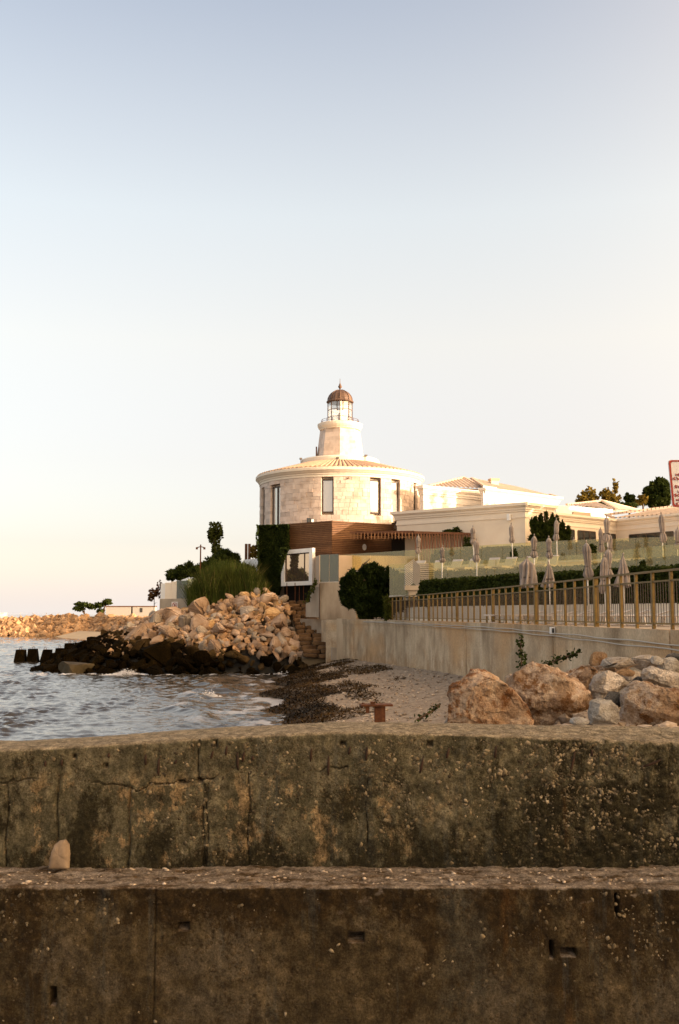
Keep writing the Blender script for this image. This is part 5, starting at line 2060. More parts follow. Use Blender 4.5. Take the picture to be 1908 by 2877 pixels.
# far cabins
for px0, px1, py0, label, win in ((298, 368, 1703, 'left shaded white site cabin with flat roof beyond the rocks', None), (373, 432, 1703, 'right white site cabin with small dark window beyond the rocks', 397)):
    Yc = 161.0
    a, b = P(px0, py0, Yc), P(px1, py0, Yc)
    cab = bpy.data.materials.get('cabin_shaded_white') or M('cabin_shaded_white', (0.42, 0.385, 0.335), 1, 0.8)  # white cabin paint greyed to carry its shade
    t = thing('site_cabin', label, 'cabin', ((a.x + b.x) / 2, Yc, 2.4), 'cabins on the far shore')
    mb = MB()
    mb.box(((a.x + b.x) / 2, Yc + 1.2, 2.3), (b.x - a.x, 2.4, a.z - 2.3 - 0.1))
    mb.build('wall', cab, t)
    mb = MB()
    mb.box(((a.x + b.x) / 2, Yc + 1.2, a.z - 0.1), (b.x - a.x + 0.14, 2.56, 0.14))
    mb.build('flat_roof', dark_wood, t)
    if win:
        q = P(win, 1715, Yc)
        mb = MB()
        mb.box((q.x, Yc - 0.01, q.z - 0.3), (0.4, 0.06, 0.7))
        w = mb.build('window', bronze_dark, t)
        mb = MB()
        mb.box((q.x, Yc - 0.045, q.z - 0.24), (0.3, 0.02, 0.58))
        mb.build('pane', dark_pane, w)
t = thing('white_hut', 'tiny white hut at the far left end of the breakwater', 'hut', (P(5, 1735, 172).x, 172, 2.9))
q = P(3, 1728, 172)
mb = MB()
mb.box((q.x, 172, 2.9), (1.4, 1.2, 0.8))
mb.build('wall', white_paint, t)
mb = MB()
mb.box((q.x, 172, 3.7), (1.5, 1.3, 0.08))
mb.build('flat_roof', white_paint, t)

# breakwater
bk = thing('breakwater', 'long rubble breakwater of orange sunlit stone across the bay', 'breakwater', (-50, 163, -0.5))
pts = [(-150, 158), (-75, 161), (-50, 163), (-40, 160), (-32, 148), (-24, 128), (-18, 112)]
seg = [math.dist(pts[i], pts[i + 1]) for i in range(len(pts) - 1)]
cum = np.concatenate([[0], np.cumsum(seg)])
r = np.random.default_rng(60)
n = 5200
u = r.uniform(0, cum[-1], n)
tt = r.uniform(0, 1, n)
ax, ay = np.interp(u, cum, [p[0] for p in pts]), np.interp(u, cum, [p[1] for p in pts])
cz = np.interp(ax, [-75, -52, -46, -38, -28, -18], [2.9, 2.9, 3.5, 3.3, 3.0, 3.0])
zz = -0.3 + (cz + 0.2) * tt
Xb = ax
Yb = ay + tt * 5.5
V, F, T = pebble_cloud(np.stack([Xb, Yb, zz], 1), r.uniform(0.25, 0.75, n), r, 0.85)
tag(place_mesh('rubble', fast_mesh('rubble', V, F, tone=T), rock_far, bk), kind='stuff')
mb = MB()
m = 60
for k in range(m):
    ua, ub = cum[-1] * k / m, cum[-1] * (k + 1) / m
    def cs(u):
        x, y = float(np.interp(u, cum, [p[0] for p in pts])), float(np.interp(u, cum, [p[1] for p in pts]))
        c = float(np.interp(x, [-75, -52, -46, -38, -28, -18], [2.9, 2.9, 3.5, 3.3, 3.0, 3.0])) - 0.25
        return [(x, y, -0.8), (x, y + 5.5, c), (x + 3, y + 14, c), (x + 3, y + 18, -0.8)]
    A, B = cs(ua), cs(ub)
    for i in range(3):
        mb.quad(A[i], B[i], B[i + 1], A[i + 1])
mb.build('core', earth, bk)
mb = MB()
sandm = M('far_sand', [(0.3, (0.42, 0.31, 0.19)), (0.7, (0.52, 0.4, 0.26))], 0.7, 0.95)
mb.quad((-45, 155, -0.15), (-22, 118, -0.15), (-20, 123, 1.0), (-42, 162, 0.9))
mb.quad((-22, 118, -0.15), (-14, 104, -0.15), (-12, 108, 1.0), (-20, 123, 1.0))
tag(mb.build('far_beach', sandm), kind='structure')
wf = thing('wire_fence', 'faint wire fence on thin posts along the breakwater top', 'fence', (-50, 170, 2.9))
prev = None
for px in (20, 57, 93, 130, 166):
    q = P(px, 1722, 170)
    mb = MB()
    mb.tube([(q.x, 170, 2.6), (q.x, 170, q.z + 0.05)], 0.05, 5)
    mb.build('post', steel, wf)
mb = MB()
for dz in (0.0, -0.35):
    a, b = P(0, 1722, 170), P(168, 1723, 170)
    mb.beam(a + Vector((0, 0, dz)), b + Vector((0, 0, dz)), 0.018)
mb.build('wire', steel, wf)

# ------------------------------------------------------------------ parasols
def canopy_mesh(seed, loose):
    r = random.Random(seed)
    V, F = [], []
    nr, na = 20, 64
    ph0 = r.uniform(0, 6)
    for i in range(nr):
        t = i / (nr - 1)
        if loose == 'cone':
            rad = 0.04 + 0.27 * t ** 0.9
            lob = 0.40
        elif loose == 'wide':
            rad = 0.05 + 0.26 * min(1, t * 5) * (0.75 + 0.3 * t)
            lob = 0.4
        else:
            rad = np.interp(t, [0, 0.06, 0.22, 0.5, 0.68, 0.76, 0.9, 1.0], [0.03, 0.11, 0.16, 0.135, 0.105, 0.15, 0.20, 0.13]) * (1 + 0.08 * math.sin(t * 9 + seed))
            lob = 0.34
        for k in range(na):
            a = 2 * PI * k / na
            f = 1 + lob * math.cos(8 * a + ph0 + 1.5 * math.sin(t * 3 + seed)) * min(1, t * 5) + 0.10 * math.sin(3 * a + t * 4 + seed)
            z = -1.35 * t + (0.05 * math.cos(8 * a + ph0) if t > 0.9 else 0)
            V.append((rad * f * math.cos(a) + 0.02 * math.sin(t * 5 + seed), rad * f * math.sin(a), z))
    for i in range(nr - 1):
        for k in range(na):
            a, b = i * na + k, i * na + (k + 1) % na
            F.append((a, b, b + na, a + na))
    return fast_mesh('canopy', np.array(V), np.array(F), True)


CAN = {k: [canopy_mesh(s + 10 * i, k) for s in range(3)] for i, k in enumerate(('tight', 'wide', 'cone'))}
for lst in CAN.values():
    for m_ in lst:
        m_.materials.append(canvas)
tip_me = MB()
tip_me.lathe((0, 0, 0), [(0.0, 0.1), (0.025, 0.07), (0.03, 0.0), (0.0, -0.02)], 8)
tip_me = tip_me.mesh('tip', True)
base_me = MB()
base_me.lathe((0, 0, 0), [(0.0, 0.0), (0.25, 0.0), (0.25, 0.06), (0.06, 0.09), (0.04, 0.3), (0.0, 0.3)], 14)
base_me = base_me.mesh('base', False)
CANPX = [48, 60, 52, 61, 58, 58, 44, 102, 67, 70, 60, 100, 82, 86, 80, 58, 80, 67, 51, 44]
strap_me = MB()
strap_me.lathe((0, 0, 0), [(0.13, -0.02), (0.145, -0.02), (0.145, 0.02), (0.13, 0.02)], 16)
strap_me = strap_me.mesh('strap')
PARA = [  # px tip, py tip, Y, floor, shape, scale, label
    (1331, 1478, 54.4, 5.75, 'tight', 1.0, 'far one of a pair of folded parasols, its tip against the plain cream wall'),
    (1338, 1515, 45.3, 4.5, 'tight', 1.0, 'folded parasol on a white pole before the pergola end, near one of a pair'),
    (1440, 1470, 52.7, 5.75, 'tight', 1.0, 'folded parasol below the box lamp of the cream wall'),
    (1498, 1502, 42.7, 4.5, 'tight', 0.95, 'slim folded parasol left of the tufted shrub with long white pole'),
    (1541, 1507, 43.7, 4.5, 'tight', 0.95, 'folded parasol in front of the tufted shrub, directly above a cone shaped parasol'),
    (1563, 1457, 50.0, 5.75, 'tight', 1.05, 'tall folded parasol at the right edge of the tufted shrub'),
    (1610, 1511, 58.2, 6.55, 'tight', 0.85, 'pale folded parasol seen below the strip window'),
    (1649, 1520, 33.5, 3.28, 'tight', 1.0, 'large folded parasol between the tufted shrub and the sunlit pair'),
    (1688, 1483, 52.0, 5.75, 'tight', 1.1, 'folded parasol left of the tallest parasol at the wing corner'),
    (1707, 1450, 48.8, 5.75, 'tight', 1.15, 'tallest folded parasol standing at the inner corner of the wing'),
    (1714, 1499, 50.0, 5.75, 'tight', 0.9, 'folded parasol half hidden just below the tallest parasol'),
    (1698, 1560, 33.0, 3.28, 'tight', 0.95, 'nearer of two warm parasols, hanging low against the fence'),
    (1711, 1538, 33.8, 3.28, 'tight', 0.95, 'farther of two warm parasols with pale folds'),
    (1748, 1556, 33.0, 3.28, 'cone', 0.82, 'dark cone shaped parasol right of the two warm parasols'),
    (1860, 1440, 47.0, 5.75, 'tight', 1.15, 'folded parasol in front of the wide tiled roof below the sign'),
    (1901, 1482, 50.0, 5.75, 'tight', 1.1, 'folded parasol at the right edge of the picture before the strip window'),
    (1478, 1565, 37.0, 3.28, 'wide', 0.85, 'broad loosely gathered parasol right behind the fence'),
    (1544, 1578, 36.5, 3.28, 'cone', 0.70, 'neat cone shaped grey parasol behind the fence'),
    (1177, 1502, 60.0, 5.75, 'tight', 0.9, 'leftmost folded parasol, rising above the stacked sunbeds'),
    (1240, 1533, 49.6, 4.5, 'tight', 0.75, 'small folded parasol behind the lower glass near the stacked sunbeds'),
]
rr = random.Random(77)
for i, (px, py, Yv, fl_, shape, sc_, lab) in enumerate(PARA):
    q = P(px, py, Yv)
    lean = rr.uniform(-0.03, 0.03)
    t = thing('parasol', lab, 'parasol', (q.x, Yv, fl_), 'folded parasols on the terraces')
    tl_x, tl_y = rr.uniform(-0.02, 0.02), rr.uniform(-0.03, 0.03)
    hh = q.z - fl_
    c = link('canopy', CAN[shape][i % 3], None, t, (0, 0, hh - 0.06))
    sz_ = CANPX[i] / FPX * Yv / 1.35
    sx_ = (0.46 + 0.26 * sz_) if shape == 'tight' else (0.66 if shape == 'cone' else 0.78)
    c.scale = (sx_, sx_, sz_)
    c.rotation_euler = (lean, rr.uniform(-0.05, 0.05), rr.uniform(0, 6))
    link('tip', tip_me, canvas, t, (0, 0, hh - 0.05))
    mb = MB()
    mb.tube([(q.x, Yv, fl_ + 0.1), (q.x, Yv, q.z - 0.1)], 0.026, 8)
    mb.build('pole', pole_white, t, True)
    link('base', base_me, concrete_grey, t, (0, 0, 0.002))
    sb_ = link('strap', strap_me, bronze_dark, t, (0, 0, hh - 0.06 - 1.35 * sz_ * 0.66))
    sb_.scale = (sx_ * (1.0 if shape == 'tight' else 1.9),) * 2 + (1,)
    t.rotation_euler = (tl_x, tl_y, 0)

# ------------------------------------------------------------------ loungers on the sun deck
def lounger_meshes():
    b, back, fr_, leg = MB(), MB(), MB(), MB()
    b.box((0, 0, 0.27), (0.62, 1.25, 0.07))
    back.hexa([(-0.31, 0.6, 0.28), (0.31, 0.6, 0.28), (0.31, 0.66, 0.24), (-0.31, 0.66, 0.24)], [(-0.31, 1.02, 0.86), (0.31, 1.02, 0.86), (0.31, 1.08, 0.82), (-0.31, 1.08, 0.82)])
    for s in (-1, 1):
        fr_.box((s * 0.335, 0.1, 0.22), (0.04, 1.7, 0.06))
    leg.box((0, 0, 0), (0.05, 0.05, 0.22))
    return b.mesh('seat'), back.mesh('backrest'), fr_.mesh('frame'), leg.mesh('leg')


sm, bk_, fm, lm = lounger_meshes()
LNG = [(1154, 55.8, 'leftmost white lounger seen over the stacked sunbeds'), (1208, 55.4, 'second white lounger from the left, right of the stacked sunbeds'), (1258, 54.6, 'white lounger right of the small folded parasol'),
       (1307, 53.8, 'white lounger just left of the paired parasols'), (1362, 52.8, 'white lounger just right of the paired parasols'), (1410, 52.2, 'white lounger left of the conical topiary'),
       (1468, 51.4, 'white lounger right of the conical topiary'), (1527, 50.6, 'rightmost white lounger, below the tufted shrub')]
for px, Yv, lab in LNG:
    t = thing('sun_lounger', lab, 'sun lounger', (X_at(px, Yv), Yv, 5.76), 'white loungers on the sun deck')
    t.rotation_euler.z = R(-38)
    link('seat', sm, lounger_white, t)
    link('backrest', bk_, lounger_white, t)
    link('frame', fm, lounger_white, t)
    for x in (-0.33, 0.33):
        for y in (-0.6, 0.8):
            link('leg', lm, lounger_white, t, (x, y, 0))

# stacked sunbeds
for px, Yv, n, tilt, lab in ((1159, 52.6, 13, 0.20, 'left stack of striped white sunbeds at the hedge end'), (1199, 52.9, 12, 0.0, 'right stack of striped white sunbeds at the hedge end')):
    q = P(px, 1652, Yv)
    t = thing('sunbed_stack', lab, 'sunbeds', (q.x, Yv, 4.5), 'stacked sunbeds')
    mb = MB()
    mb.box((q.x, Yv, 4.5), (0.45, 0.5, q.z - 4.5 - 0.13))
    mb.box((q.x, Yv, q.z - 0.12), (0.85, 0.7, 0.24))
    mb.build('plinth', concrete_grey, t)
    for k in range(n):
        z0 = q.z + 0.15 + k * 0.098
        mb = MB()
        w = 0.40
        dz = tilt * (1 if k % 1 == 0 else 0)
        mb.hexa([(q.x - w, Yv - .3, z0 - dz), (q.x + w * 0.1, Yv - .3, z0 + dz * 0.6), (q.x + w * 0.1, Yv + .3, z0 + dz * 0.6), (q.x - w, Yv + .3, z0 - dz)],
                [(q.x - w, Yv - .3, z0 + .05 - dz), (q.x + w * 0.1, Yv - .3, z0 + .05 + dz * 0.6), (q.x + w * 0.1, Yv + .3, z0 + .05 + dz * 0.6), (q.x - w, Yv + .3, z0 + .05 - dz)])
        mb.hexa([(q.x + w * 0.1, Yv - .3, z0 + dz * 0.6), (q.x + w, Yv - .3, z0 - dz), (q.x + w, Yv + .3, z0 - dz), (q.x + w * 0.1, Yv + .3, z0 + dz * 0.6)],
                [(q.x + w * 0.1, Yv - .3, z0 + .05 + dz * 0.6), (q.x + w, Yv - .3, z0 + .05 - dz), (q.x + w, Yv + .3, z0 + .05 - dz), (q.x + w * 0.1, Yv + .3, z0 + .05 + dz * 0.6)])
        mb.build('sunbed', lounger_white, t)

# low metal sunbeds on the lower terrace
def low_bed():
    top, fr_, leg = MB(), MB(), MB()
    for k in range(9):
        top.box((-0.85 + k * 0.21, 0, 0.27), (0.12, 0.6, 0.02))
    for s in (-1, 1):
        fr_.tube([(-0.95, s * 0.31, 0.27), (0.5, s * 0.31, 0.27), (0.95, s * 0.31, 0.42)], 0.03, 6)
    for x in (-0.6, 0.6):
        leg.tube([(x - 0.16, -0.31, 0.26), (x - 0.12, -0.31, 0.03), (x + 0.12, -0.31, 0.03), (x + 0.16, -0.31, 0.26)], 0.028, 6)
        leg.tube([(x - 0.16, 0.31, 0.26), (x - 0.12, 0.31, 0.03), (x + 0.12, 0.31, 0.03), (x + 0.16, 0.31, 0.26)], 0.028, 6)
    return top.mesh('slats'), fr_.mesh('frame'), leg.mesh('legs')


ts_, tf_, tl_ = low_bed()
posn = ['left end of the row', 'second from the left', 'behind the broad loose parasol pole', 'below the cone shaped parasol', 'below the large folded parasol', 'left of the warm parasols',
        'right of the warm parasols', 'below the dark cone parasol', 'second from the right edge', 'at the right edge of the picture']
for k, px in enumerate((1440, 1487, 1530, 1575, 1622, 1668, 1722, 1775, 1835, 1895)):
    Yv = 33.5 - k * 0.95
    t = thing('metal_sunbed', 'low silver sunbed behind the fence, ' + posn[k], 'sunbed', (X_at(px, Yv), Yv, 3.285), 'low metal sunbeds behind the fence')
    t.rotation_euler.z = R(-28 + (k % 3) * 8)
    link('slats', ts_, canvas if k % 3 == 1 else steel, t)
    link('frame', tf_, steel, t)
    link('legs', tl_, steel, t)

# ------------------------------------------------------------------ near boulders behind the wall
def stained_rock(name, base, stain, pale, amount, seed):
    m, nt, b = nodes_of(name)
    v = coord(nt, (1, 1, 1), True)
    mp = mk(nt, 'ShaderNodeVectorMath', operation='ADD')
    mp.inputs[1].default_value = (seed * 3.7, seed * 1.3, 0)
    nt.links.new(v, mp.inputs[0])
    v = mp.outputs[0]
    col = ramp_node(nt, noise(nt, v, 3.0, 9, 0.7), [(0.3, tuple(c * 0.55 for c in base)), (0.55, base), (0.75, pale)])
    st_ = ramp_node(nt, noise(nt, v, 2.0, 10, 0.76), [(0.62 - amount * 0.2, 0.0), (0.645 - amount * 0.18, 0.92)])
    col = mixc(nt, st_, col, stain)
    # pale mineral crust in ragged ridged bands
    rn = mathn(nt, 'ABSOLUTE', mathn(nt, 'SUBTRACT', noise(nt, v, 1.9, 8, 0.68), 0.5))
    msk = ramp_node(nt, noise(nt, v, 1.6, 4), [(0.42, 0.0), (0.56, 0.85)])
    vf = mathn(nt, 'MULTIPLY', ramp_node(nt, rn, [(0.0, 1.0), (0.06, 0.0)]), msk)
    col = mixc(nt, vf, col, pale)
    pit = ramp_node(nt, noise(nt, v, 11, 6, 0.7), [(0.62, 0.0), (0.72, 0.75)])
    col = mixc(nt, pit, col, tuple(c * 0.35 for c in base))
    nt.links.new(col, b.inputs['Base Color'])
    b.inputs['Roughness'].default_value = 0.9
    b.inputs['Specular IOR Level'].default_value = 0.25
    bump(nt, b, noise(nt, v, 4.5, 12, 0.72), 1.0, 0.14)
    return m


rust1 = stained_rock('rust_stained_limestone', (0.52, 0.32, 0.18), (0.20, 0.075, 0.02), (0.64, 0.47, 0.32), 0.68, 1)
rust2 = stained_rock('veined_limestone', (0.40, 0.26, 0.155), (0.18, 0.08, 0.026), (0.60, 0.47, 0.35), 0.45, 2)
pale1 = stained_rock('pale_limestone', (0.46, 0.37, 0.28), (0.26, 0.17, 0.10), (0.56, 0.48, 0.39), 0.1, 3)
grey1 = stained_rock('pitted_grey_stone', (0.42, 0.36, 0.29), (0.2, 0.15, 0.1), (0.54, 0.49, 0.42), 0.05, 4)
tan1 = stained_rock('tan_stone', (0.30, 0.18, 0.09), (0.2, 0.09, 0.03), (0.36, 0.24, 0.14), 0.4, 5)
dark1 = stained_rock('dark_grey_stone', (0.09, 0.08, 0.065), (0.05, 0.04, 0.03), (0.15, 0.13, 0.11), 0.2, 6)
BIG = [  # px centre, py top, py bottom, width px, Y, material, seed, planes, roll, label
    (1365, 1884, 2050, 236, 11.8, rust1, 301, 7, -0.10, 'large peaked boulder with rust brown stains, leftmost behind the wall'),
    (1548, 1872, 2050, 250, 12.4, rust2, 302, 8, 0.05, 'broad grey brown boulder with pale veins beside the peaked boulder'),
    (1820, 1918, 2060, 270, 11.4, rust2, 317, 7, 0.12, 'large brown blocky boulder at the right edge behind the wall'),
    (1712, 1888, 1952, 112, 12.3, pale1, 304, 10, 0.0, 'rounded pale boulder with a flat base above the square stone'),
    (1697, 1964, 2036, 80, 11.0, grey1, 305, 9, 0.02, 'small square pitted pale stone standing on the wall edge'),
    (1682, 1830, 1880, 52, 13.6, tan1, 306, 9, 0.2, 'small orange brown stone perched on the boulder heap'),
    (1850, 1873, 1946, 130, 12.2, pale1, 307, 9, 0.32, 'long smooth tan boulder sloping down to the right'),
    (1762, 1862, 1902, 62, 12.7, tan1, 308, 9, 0.1, 'small tan stone wedged above the rounded pale boulder'),
    (1740, 1845, 1888, 100, 13.4, pale1, 309, 8, -0.1, 'pale angular stone at the top left of the heap'),
    (1812, 1838, 1888, 88, 13.3, pale1, 310, 8, 0.1, 'pale broad stone at the top middle of the heap'),
    (1880, 1846, 1892, 62, 13.1, grey1, 311, 8, 0.0, 'pitted grey conglomerate stone at the top right of the heap'),
    (1895, 1835, 1858, 50, 13.8, dark1, 312, 8, 0.0, 'dark grey stone on top of the heap at the right edge'),
    (1846, 1843, 1868, 34, 13.0, grey1, 313, 8, 0.2, 'small white stone between the two pale top stones'),
    (1722, 1943, 1990, 62, 11.7, dark1, 314, 8, 0.1, 'dark wedge shaped stone in the gap above the square stone'),
    (1628, 2014, 2040, 52, 10.6, grey1, 315, 9, 0.0, 'little pale stone low between the big boulders'),
    (1275, 1990, 2040, 70, 12.0, pale1, 316, 8, -0.3, 'low pale stone at the left foot of the peaked boulder'),
    (1475, 1905, 1995, 90, 13.2, rust2, 320, 8, 0.1, 'grey boulder half hidden between the two largest boulders'),
    (1628, 1866, 1975, 150, 12.9, rust2, 321, 8, 0.15, 'brown boulder behind the right shoulder of the veined boulder'),
    (1686, 1925, 1985, 70, 12.3, pale1, 323, 8, 0.2, 'pale stone wedged behind the top of the square stone'),
    (1775, 1886, 1925, 80, 12.9, pale1, 324, 8, -0.2, 'pale lumpy stone between the rounded stone and the long smooth boulder'),
    (1690, 1868, 1905, 60, 13.5, rust2, 325, 8, 0.1, 'grey brown stone under the perched orange stone'),
    (1800, 1900, 1935, 60, 12.4, dark1, 322, 8, 0.0, 'shadowed stone under the long smooth boulder'),
]
OUTL = {  # silhouettes of the large boulders (photo detail coordinates), facets between the points
    301: [(270, 288), (300, 290), (385, 318), (460, 360), (530, 425), (592, 500), (632, 570), (648, 660), (400, 670), (120, 660), (124, 560), (140, 470), (152, 392), (255, 335)],
    302: [(490, 352), (535, 330), (592, 288), (720, 270), (832, 282), (905, 322), (960, 420), (1038, 482), (1005, 545), (900, 595), (830, 655), (660, 660), (640, 560), (600, 490), (520, 430)],
    317: [(1200, 480), (1215, 440), (1280, 372), (1330, 375), (1460, 410), (1600, 448), (1720, 500), (1740, 670), (1460, 680), (1204, 670)],
    304: [(1010, 385), (1040, 335), (1115, 297), (1180, 312), (1235, 345), (1262, 380), (1205, 432), (1120, 452), (1045, 446), (1014, 422)],
    307: [(1328, 318), (1360, 288), (1410, 274), (1500, 292), (1610, 335), (1640, 420), (1560, 432), (1440, 392), (1345, 352)],
    305: [(1022, 490), (1060, 476), (1150, 484), (1185, 515), (1190, 590), (1172, 628), (1090, 640), (1016, 630), (1010, 560)],
}


def outline_rock(seed, Yv, cuts):
    r = np.random.default_rng(seed)
    pts = np.array([(1200 + a / 2.2147, 1750 + b / 2.2147) for a, b in OUTL[seed]])
    cen = pts.mean(0)
    c = P(cen[0], cen[1], Yv)
    k = Yv / FPX
    q = np.stack([(pts[:, 0] - cen[0]) * k, np.zeros(len(pts)), -(pts[:, 1] - cen[1]) * k], 1)
    hgt = min(np.ptp(q[:, 0]), np.ptp(q[:, 2]))
    allp = [q * 1.0]
    for sc_, dep, jit in ((0.93, -0.24, 0.05), (0.60, -0.40, 0.12), (0.92, 0.25, 0.03), (0.6, 0.55, 0.06)):
        t = q * sc_ + r.normal(0, jit * hgt, q.shape) * np.array([1, 0.6, 1])
        t[:, 1] += dep * hgt
        allp.append(t[::2] if sc_ < 0.9 else t)
    allp = np.concatenate(allp) / hgt
    b = bmesh.new()
    for p in allp:
        b.verts.new(p)
    res = bmesh.ops.convex_hull(b, input=b.verts)
    bmesh.ops.delete(b, geom=list({g for g in res['geom_interior'] + res['geom_unused'] if isinstance(g, bmesh.types.BMVert)}), context='VERTS')
    bmesh.ops.dissolve_limit(b, angle_limit=0.20, verts=b.verts, edges=b.edges)
    bmesh.ops.bevel(b, geom=list(b.edges), offset=0.010, segments=1, affect='EDGES')
    bmesh.ops.triangulate(b, faces=b.faces)
    for i in range(cuts):
        lim = 1.0 / 2 ** i
        lg = [e for e in b.edges if e.calc_length() > max(lim, 0.022)]
        if lg:
            bmesh.ops.subdivide_edges(b, edges=lg, cuts=1)
            bmesh.ops.triangulate(b, faces=b.faces)
    bmesh.ops.recalc_face_normals(b, faces=b.faces)
    b.normal_update()
    b.verts.index_update()
    v = np.array([x.co[:] for x in b.verts])
    nn = np.array([x.normal[:] for x in b.verts])
    f = np.array([[x.index for x in g.verts] for g in b.faces])
    b.free()
    rg = 1 - 2 * np.abs(fbm(v * 2.6 + seed, 5, seed) - 0.5)
    ter = fbm(v * np.array([2.0, 2.0, 3.4]) + seed * 1.7, 4, seed + 5)
    ter = np.floor(ter * 9) / 9 + 0.35 * (ter - np.floor(ter * 9) / 9)
    v = v + nn * ((rg - 0.85) * 0.05 + (ter - 0.5) * 0.26 + (fbm(v * 11 + seed, 4, seed + 3) - 0.5) * 0.030)[:, None]
    return v * hgt, f, c


for px, yt, yb, wpx, Yv, mat_, seed, pl, roll, lab in BIG:
    big_ = wpx > 100
    if seed in OUTL:
        v, f, c = outline_rock(seed, Yv, 6)
    else:
        v, f = hull_rock(seed, 16 + seed % 6, 5, 0.05, None, 0.03)
        v -= (v.max(0) + v.min(0)) / 2
        v /= (v.max(0) - v.min(0)) / 2
        k = Yv / FPX
        ca, sa = math.cos(roll), math.sin(roll)
        w, hgt = wpx * k / 2, (yb - yt) * k / 2
        v = v * np.array([w, max(w * 0.85, hgt * 0.8), hgt])
        v = np.stack([v[:, 0] * ca + v[:, 2] * sa, v[:, 1], -v[:, 0] * sa + v[:, 2] * ca], 1)
        c = P(px, (yt + yb) / 2, Yv)
    me = fast_mesh('boulder', v, f, False)
    me.materials.append(mat_)
    o = link('boulder', me, None, None, (c.x, c.y, c.z))
    tag(o, lab, 'boulder', 'boulders heaped behind the wall')
# loose stones packed round the boulders
r = np.random.default_rng(70)
n = 2600
x, y = r.uniform(1.2, 6.3, n), r.uniform(9.6, 17.5, n)
sz = 0.02 + 0.11 * r.uniform(0, 1, n) ** 3
V, F, T = pebble_cloud(np.stack([x, y, beach_z(x, y) + sz * 0.2], 1), sz, r, 0.75)
tag(place_mesh('loose_stones', fast_mesh('loose_stones', V, F, tone=T), pebble_mat), 'small loose stones packed between the boulders behind the wall', 'stones', kind='stuff')

# rusty mooring post
mp_ = thing('mooring_post', 'rusty iron post with a flat plate head on the beach edge', 'post', (P(1067, 2020, 14).x, 14, 0.9))
q = P(1067, 1983, 14)
k14 = 14 / FPX
mb = MB()
mb.box((q.x, 14, 0.7), (30 * k14, 0.14, q.z - 0.7))
mb.build('shaft', iron_rust, mp_)
mb = MB()
mb.box((q.x - 10 * k14, 14, q.z), (88 * k14, 0.22, 0.025), 0.1)
mb.build('plate', iron_rust, mp_)
mb = MB()
mb.box((q.x - 34 * k14, 13.95, q.z - 0.09), (10 * k14, 0.1, 0.09))
mb.box((q.x - 20 * k14, 13.95, q.z + 0.026), (12 * k14, 0.06, 0.035))
mb.tube([(q.x - 52 * k14, 14, q.z - 0.02), (q.x - 46 * k14, 14, q.z + 0.02), (q.x - 38 * k14, 14, q.z)], 0.03, 6)
mb.build('bracket', iron_rust, mp_)

# ------------------------------------------------------------------ bathing sign
sg = thing('bathing_sign', 'white notice board with red rim and red lettering at the right edge', 'sign', (3.72, 10.5, 1.4))
SY = 10.5
q0, q1, q2 = P(1877, 1292, SY), P(1889, 1425, SY), P(2005, 1288, SY)
u = Vector((1, 0, 0.0))
vv = (q0 - q1)
sw, sh = q2.x - q0.x, vv.length
vv.normalize()
def sp(a, b, off):
    p = q1 + u * (a * sw) + vv * (b * sh)
    return (p.x, p.y - off, p.z)
def rrect(a0, b0, a1, b1, rad, off):
    pts = []
    ra, rb = rad / sw, rad / sh
    for cx, cy, t0 in ((a1 - ra, b1 - rb, 0), (a0 + ra, b1 - rb, 90), (a0 + ra, b0 + rb, 180), (a1 - ra, b0 + rb, 270)):
        for k in range(5):
            t = R(t0 + 22.5 * k)
            pts.append(sp(cx + ra * math.cos(t), cy + rb * math.sin(t), off))
    return pts
mb = MB()
A, B = rrect(0, 0, 1, 1, 0.03, 0.0), rrect(0, 0, 1, 1, 0.03, -0.012)
n = len(A)
mb.v = A + B
mb.f = [tuple(range(n)), tuple(range(2 * n - 1, n - 1, -1))] + [(i, (i + 1) % n, n + (i + 1) % n, n + i) for i in range(n)]
mb.t = [0.5] * len(mb.f)
mb.build('plate', sign_white, sg)
mb = MB()
A, B = rrect(0.008, 0.006, 0.992, 0.994, 0.03, 0.004), rrect(0.05, 0.04, 0.95, 0.96, 0.024, 0.004)
for i in range(n):
    j = (i + 1) % n
    mb.quad(A[i], A[j], B[j], B[i])
mb.build('red_rim', red_paint, sg)


def stroke_text(mb, text, a, b, hgt, wid, off=0.006, th=0.016):
    G = {'Н': [((0, 0), (0, 1)), ((1, 0), (1, 1)), ((0, .5), (1, .5))], 'Е': [((0, 0), (0, 1)), ((0, 1), (1, 1)), ((0, .5), (.8, .5)), ((0, 0), (1, 0))],
         'К': [((0, 0), (0, 1)), ((0, .5), (1, 1)), ((0, .5), (1, 0))], 'Ъ': [((0, 1), (.3, 1)), ((.3, 1), (.3, 0)), ((.3, .5), (.9, .45)), ((.9, .45), (1, .25)), ((1, .25), (.9, 0)), ((.9, 0), (.3, 0))],
         'S': [((1, .9), (.5, 1)), ((.5, 1), (0, .8)), ((0, .8), (1, .3)), ((1, .3), (.5, 0)), ((.5, 0), (0, .1))], 'W': [((0, 1), (.25, 0)), ((.25, 0), (.5, .8)), ((.5, .8), (.75, 0)), ((.75, 0), (1, 1))],
         'U': [((0, 1), (0, .2)), ((0, .2), (.5, 0)), ((.5, 0), (1, .2)), ((1, .2), (1, 1))], 'C': [((1, .85), (.5, 1)), ((.5, 1), (0, .6)), ((0, .6), (0, .3)), ((0, .3), (.5, 0)), ((.5, 0), (1, .15))]}
    for ch in text:
        for (x0, y0), (x1, y1) in G[ch]:
            p, q = Vector(sp(a + x0 * wid, b + y0 * hgt, off)), Vector(sp(a + x1 * wid, b + y1 * hgt, off))
            mb.beam(p, q, 0.003, th)
        a += wid * 1.4


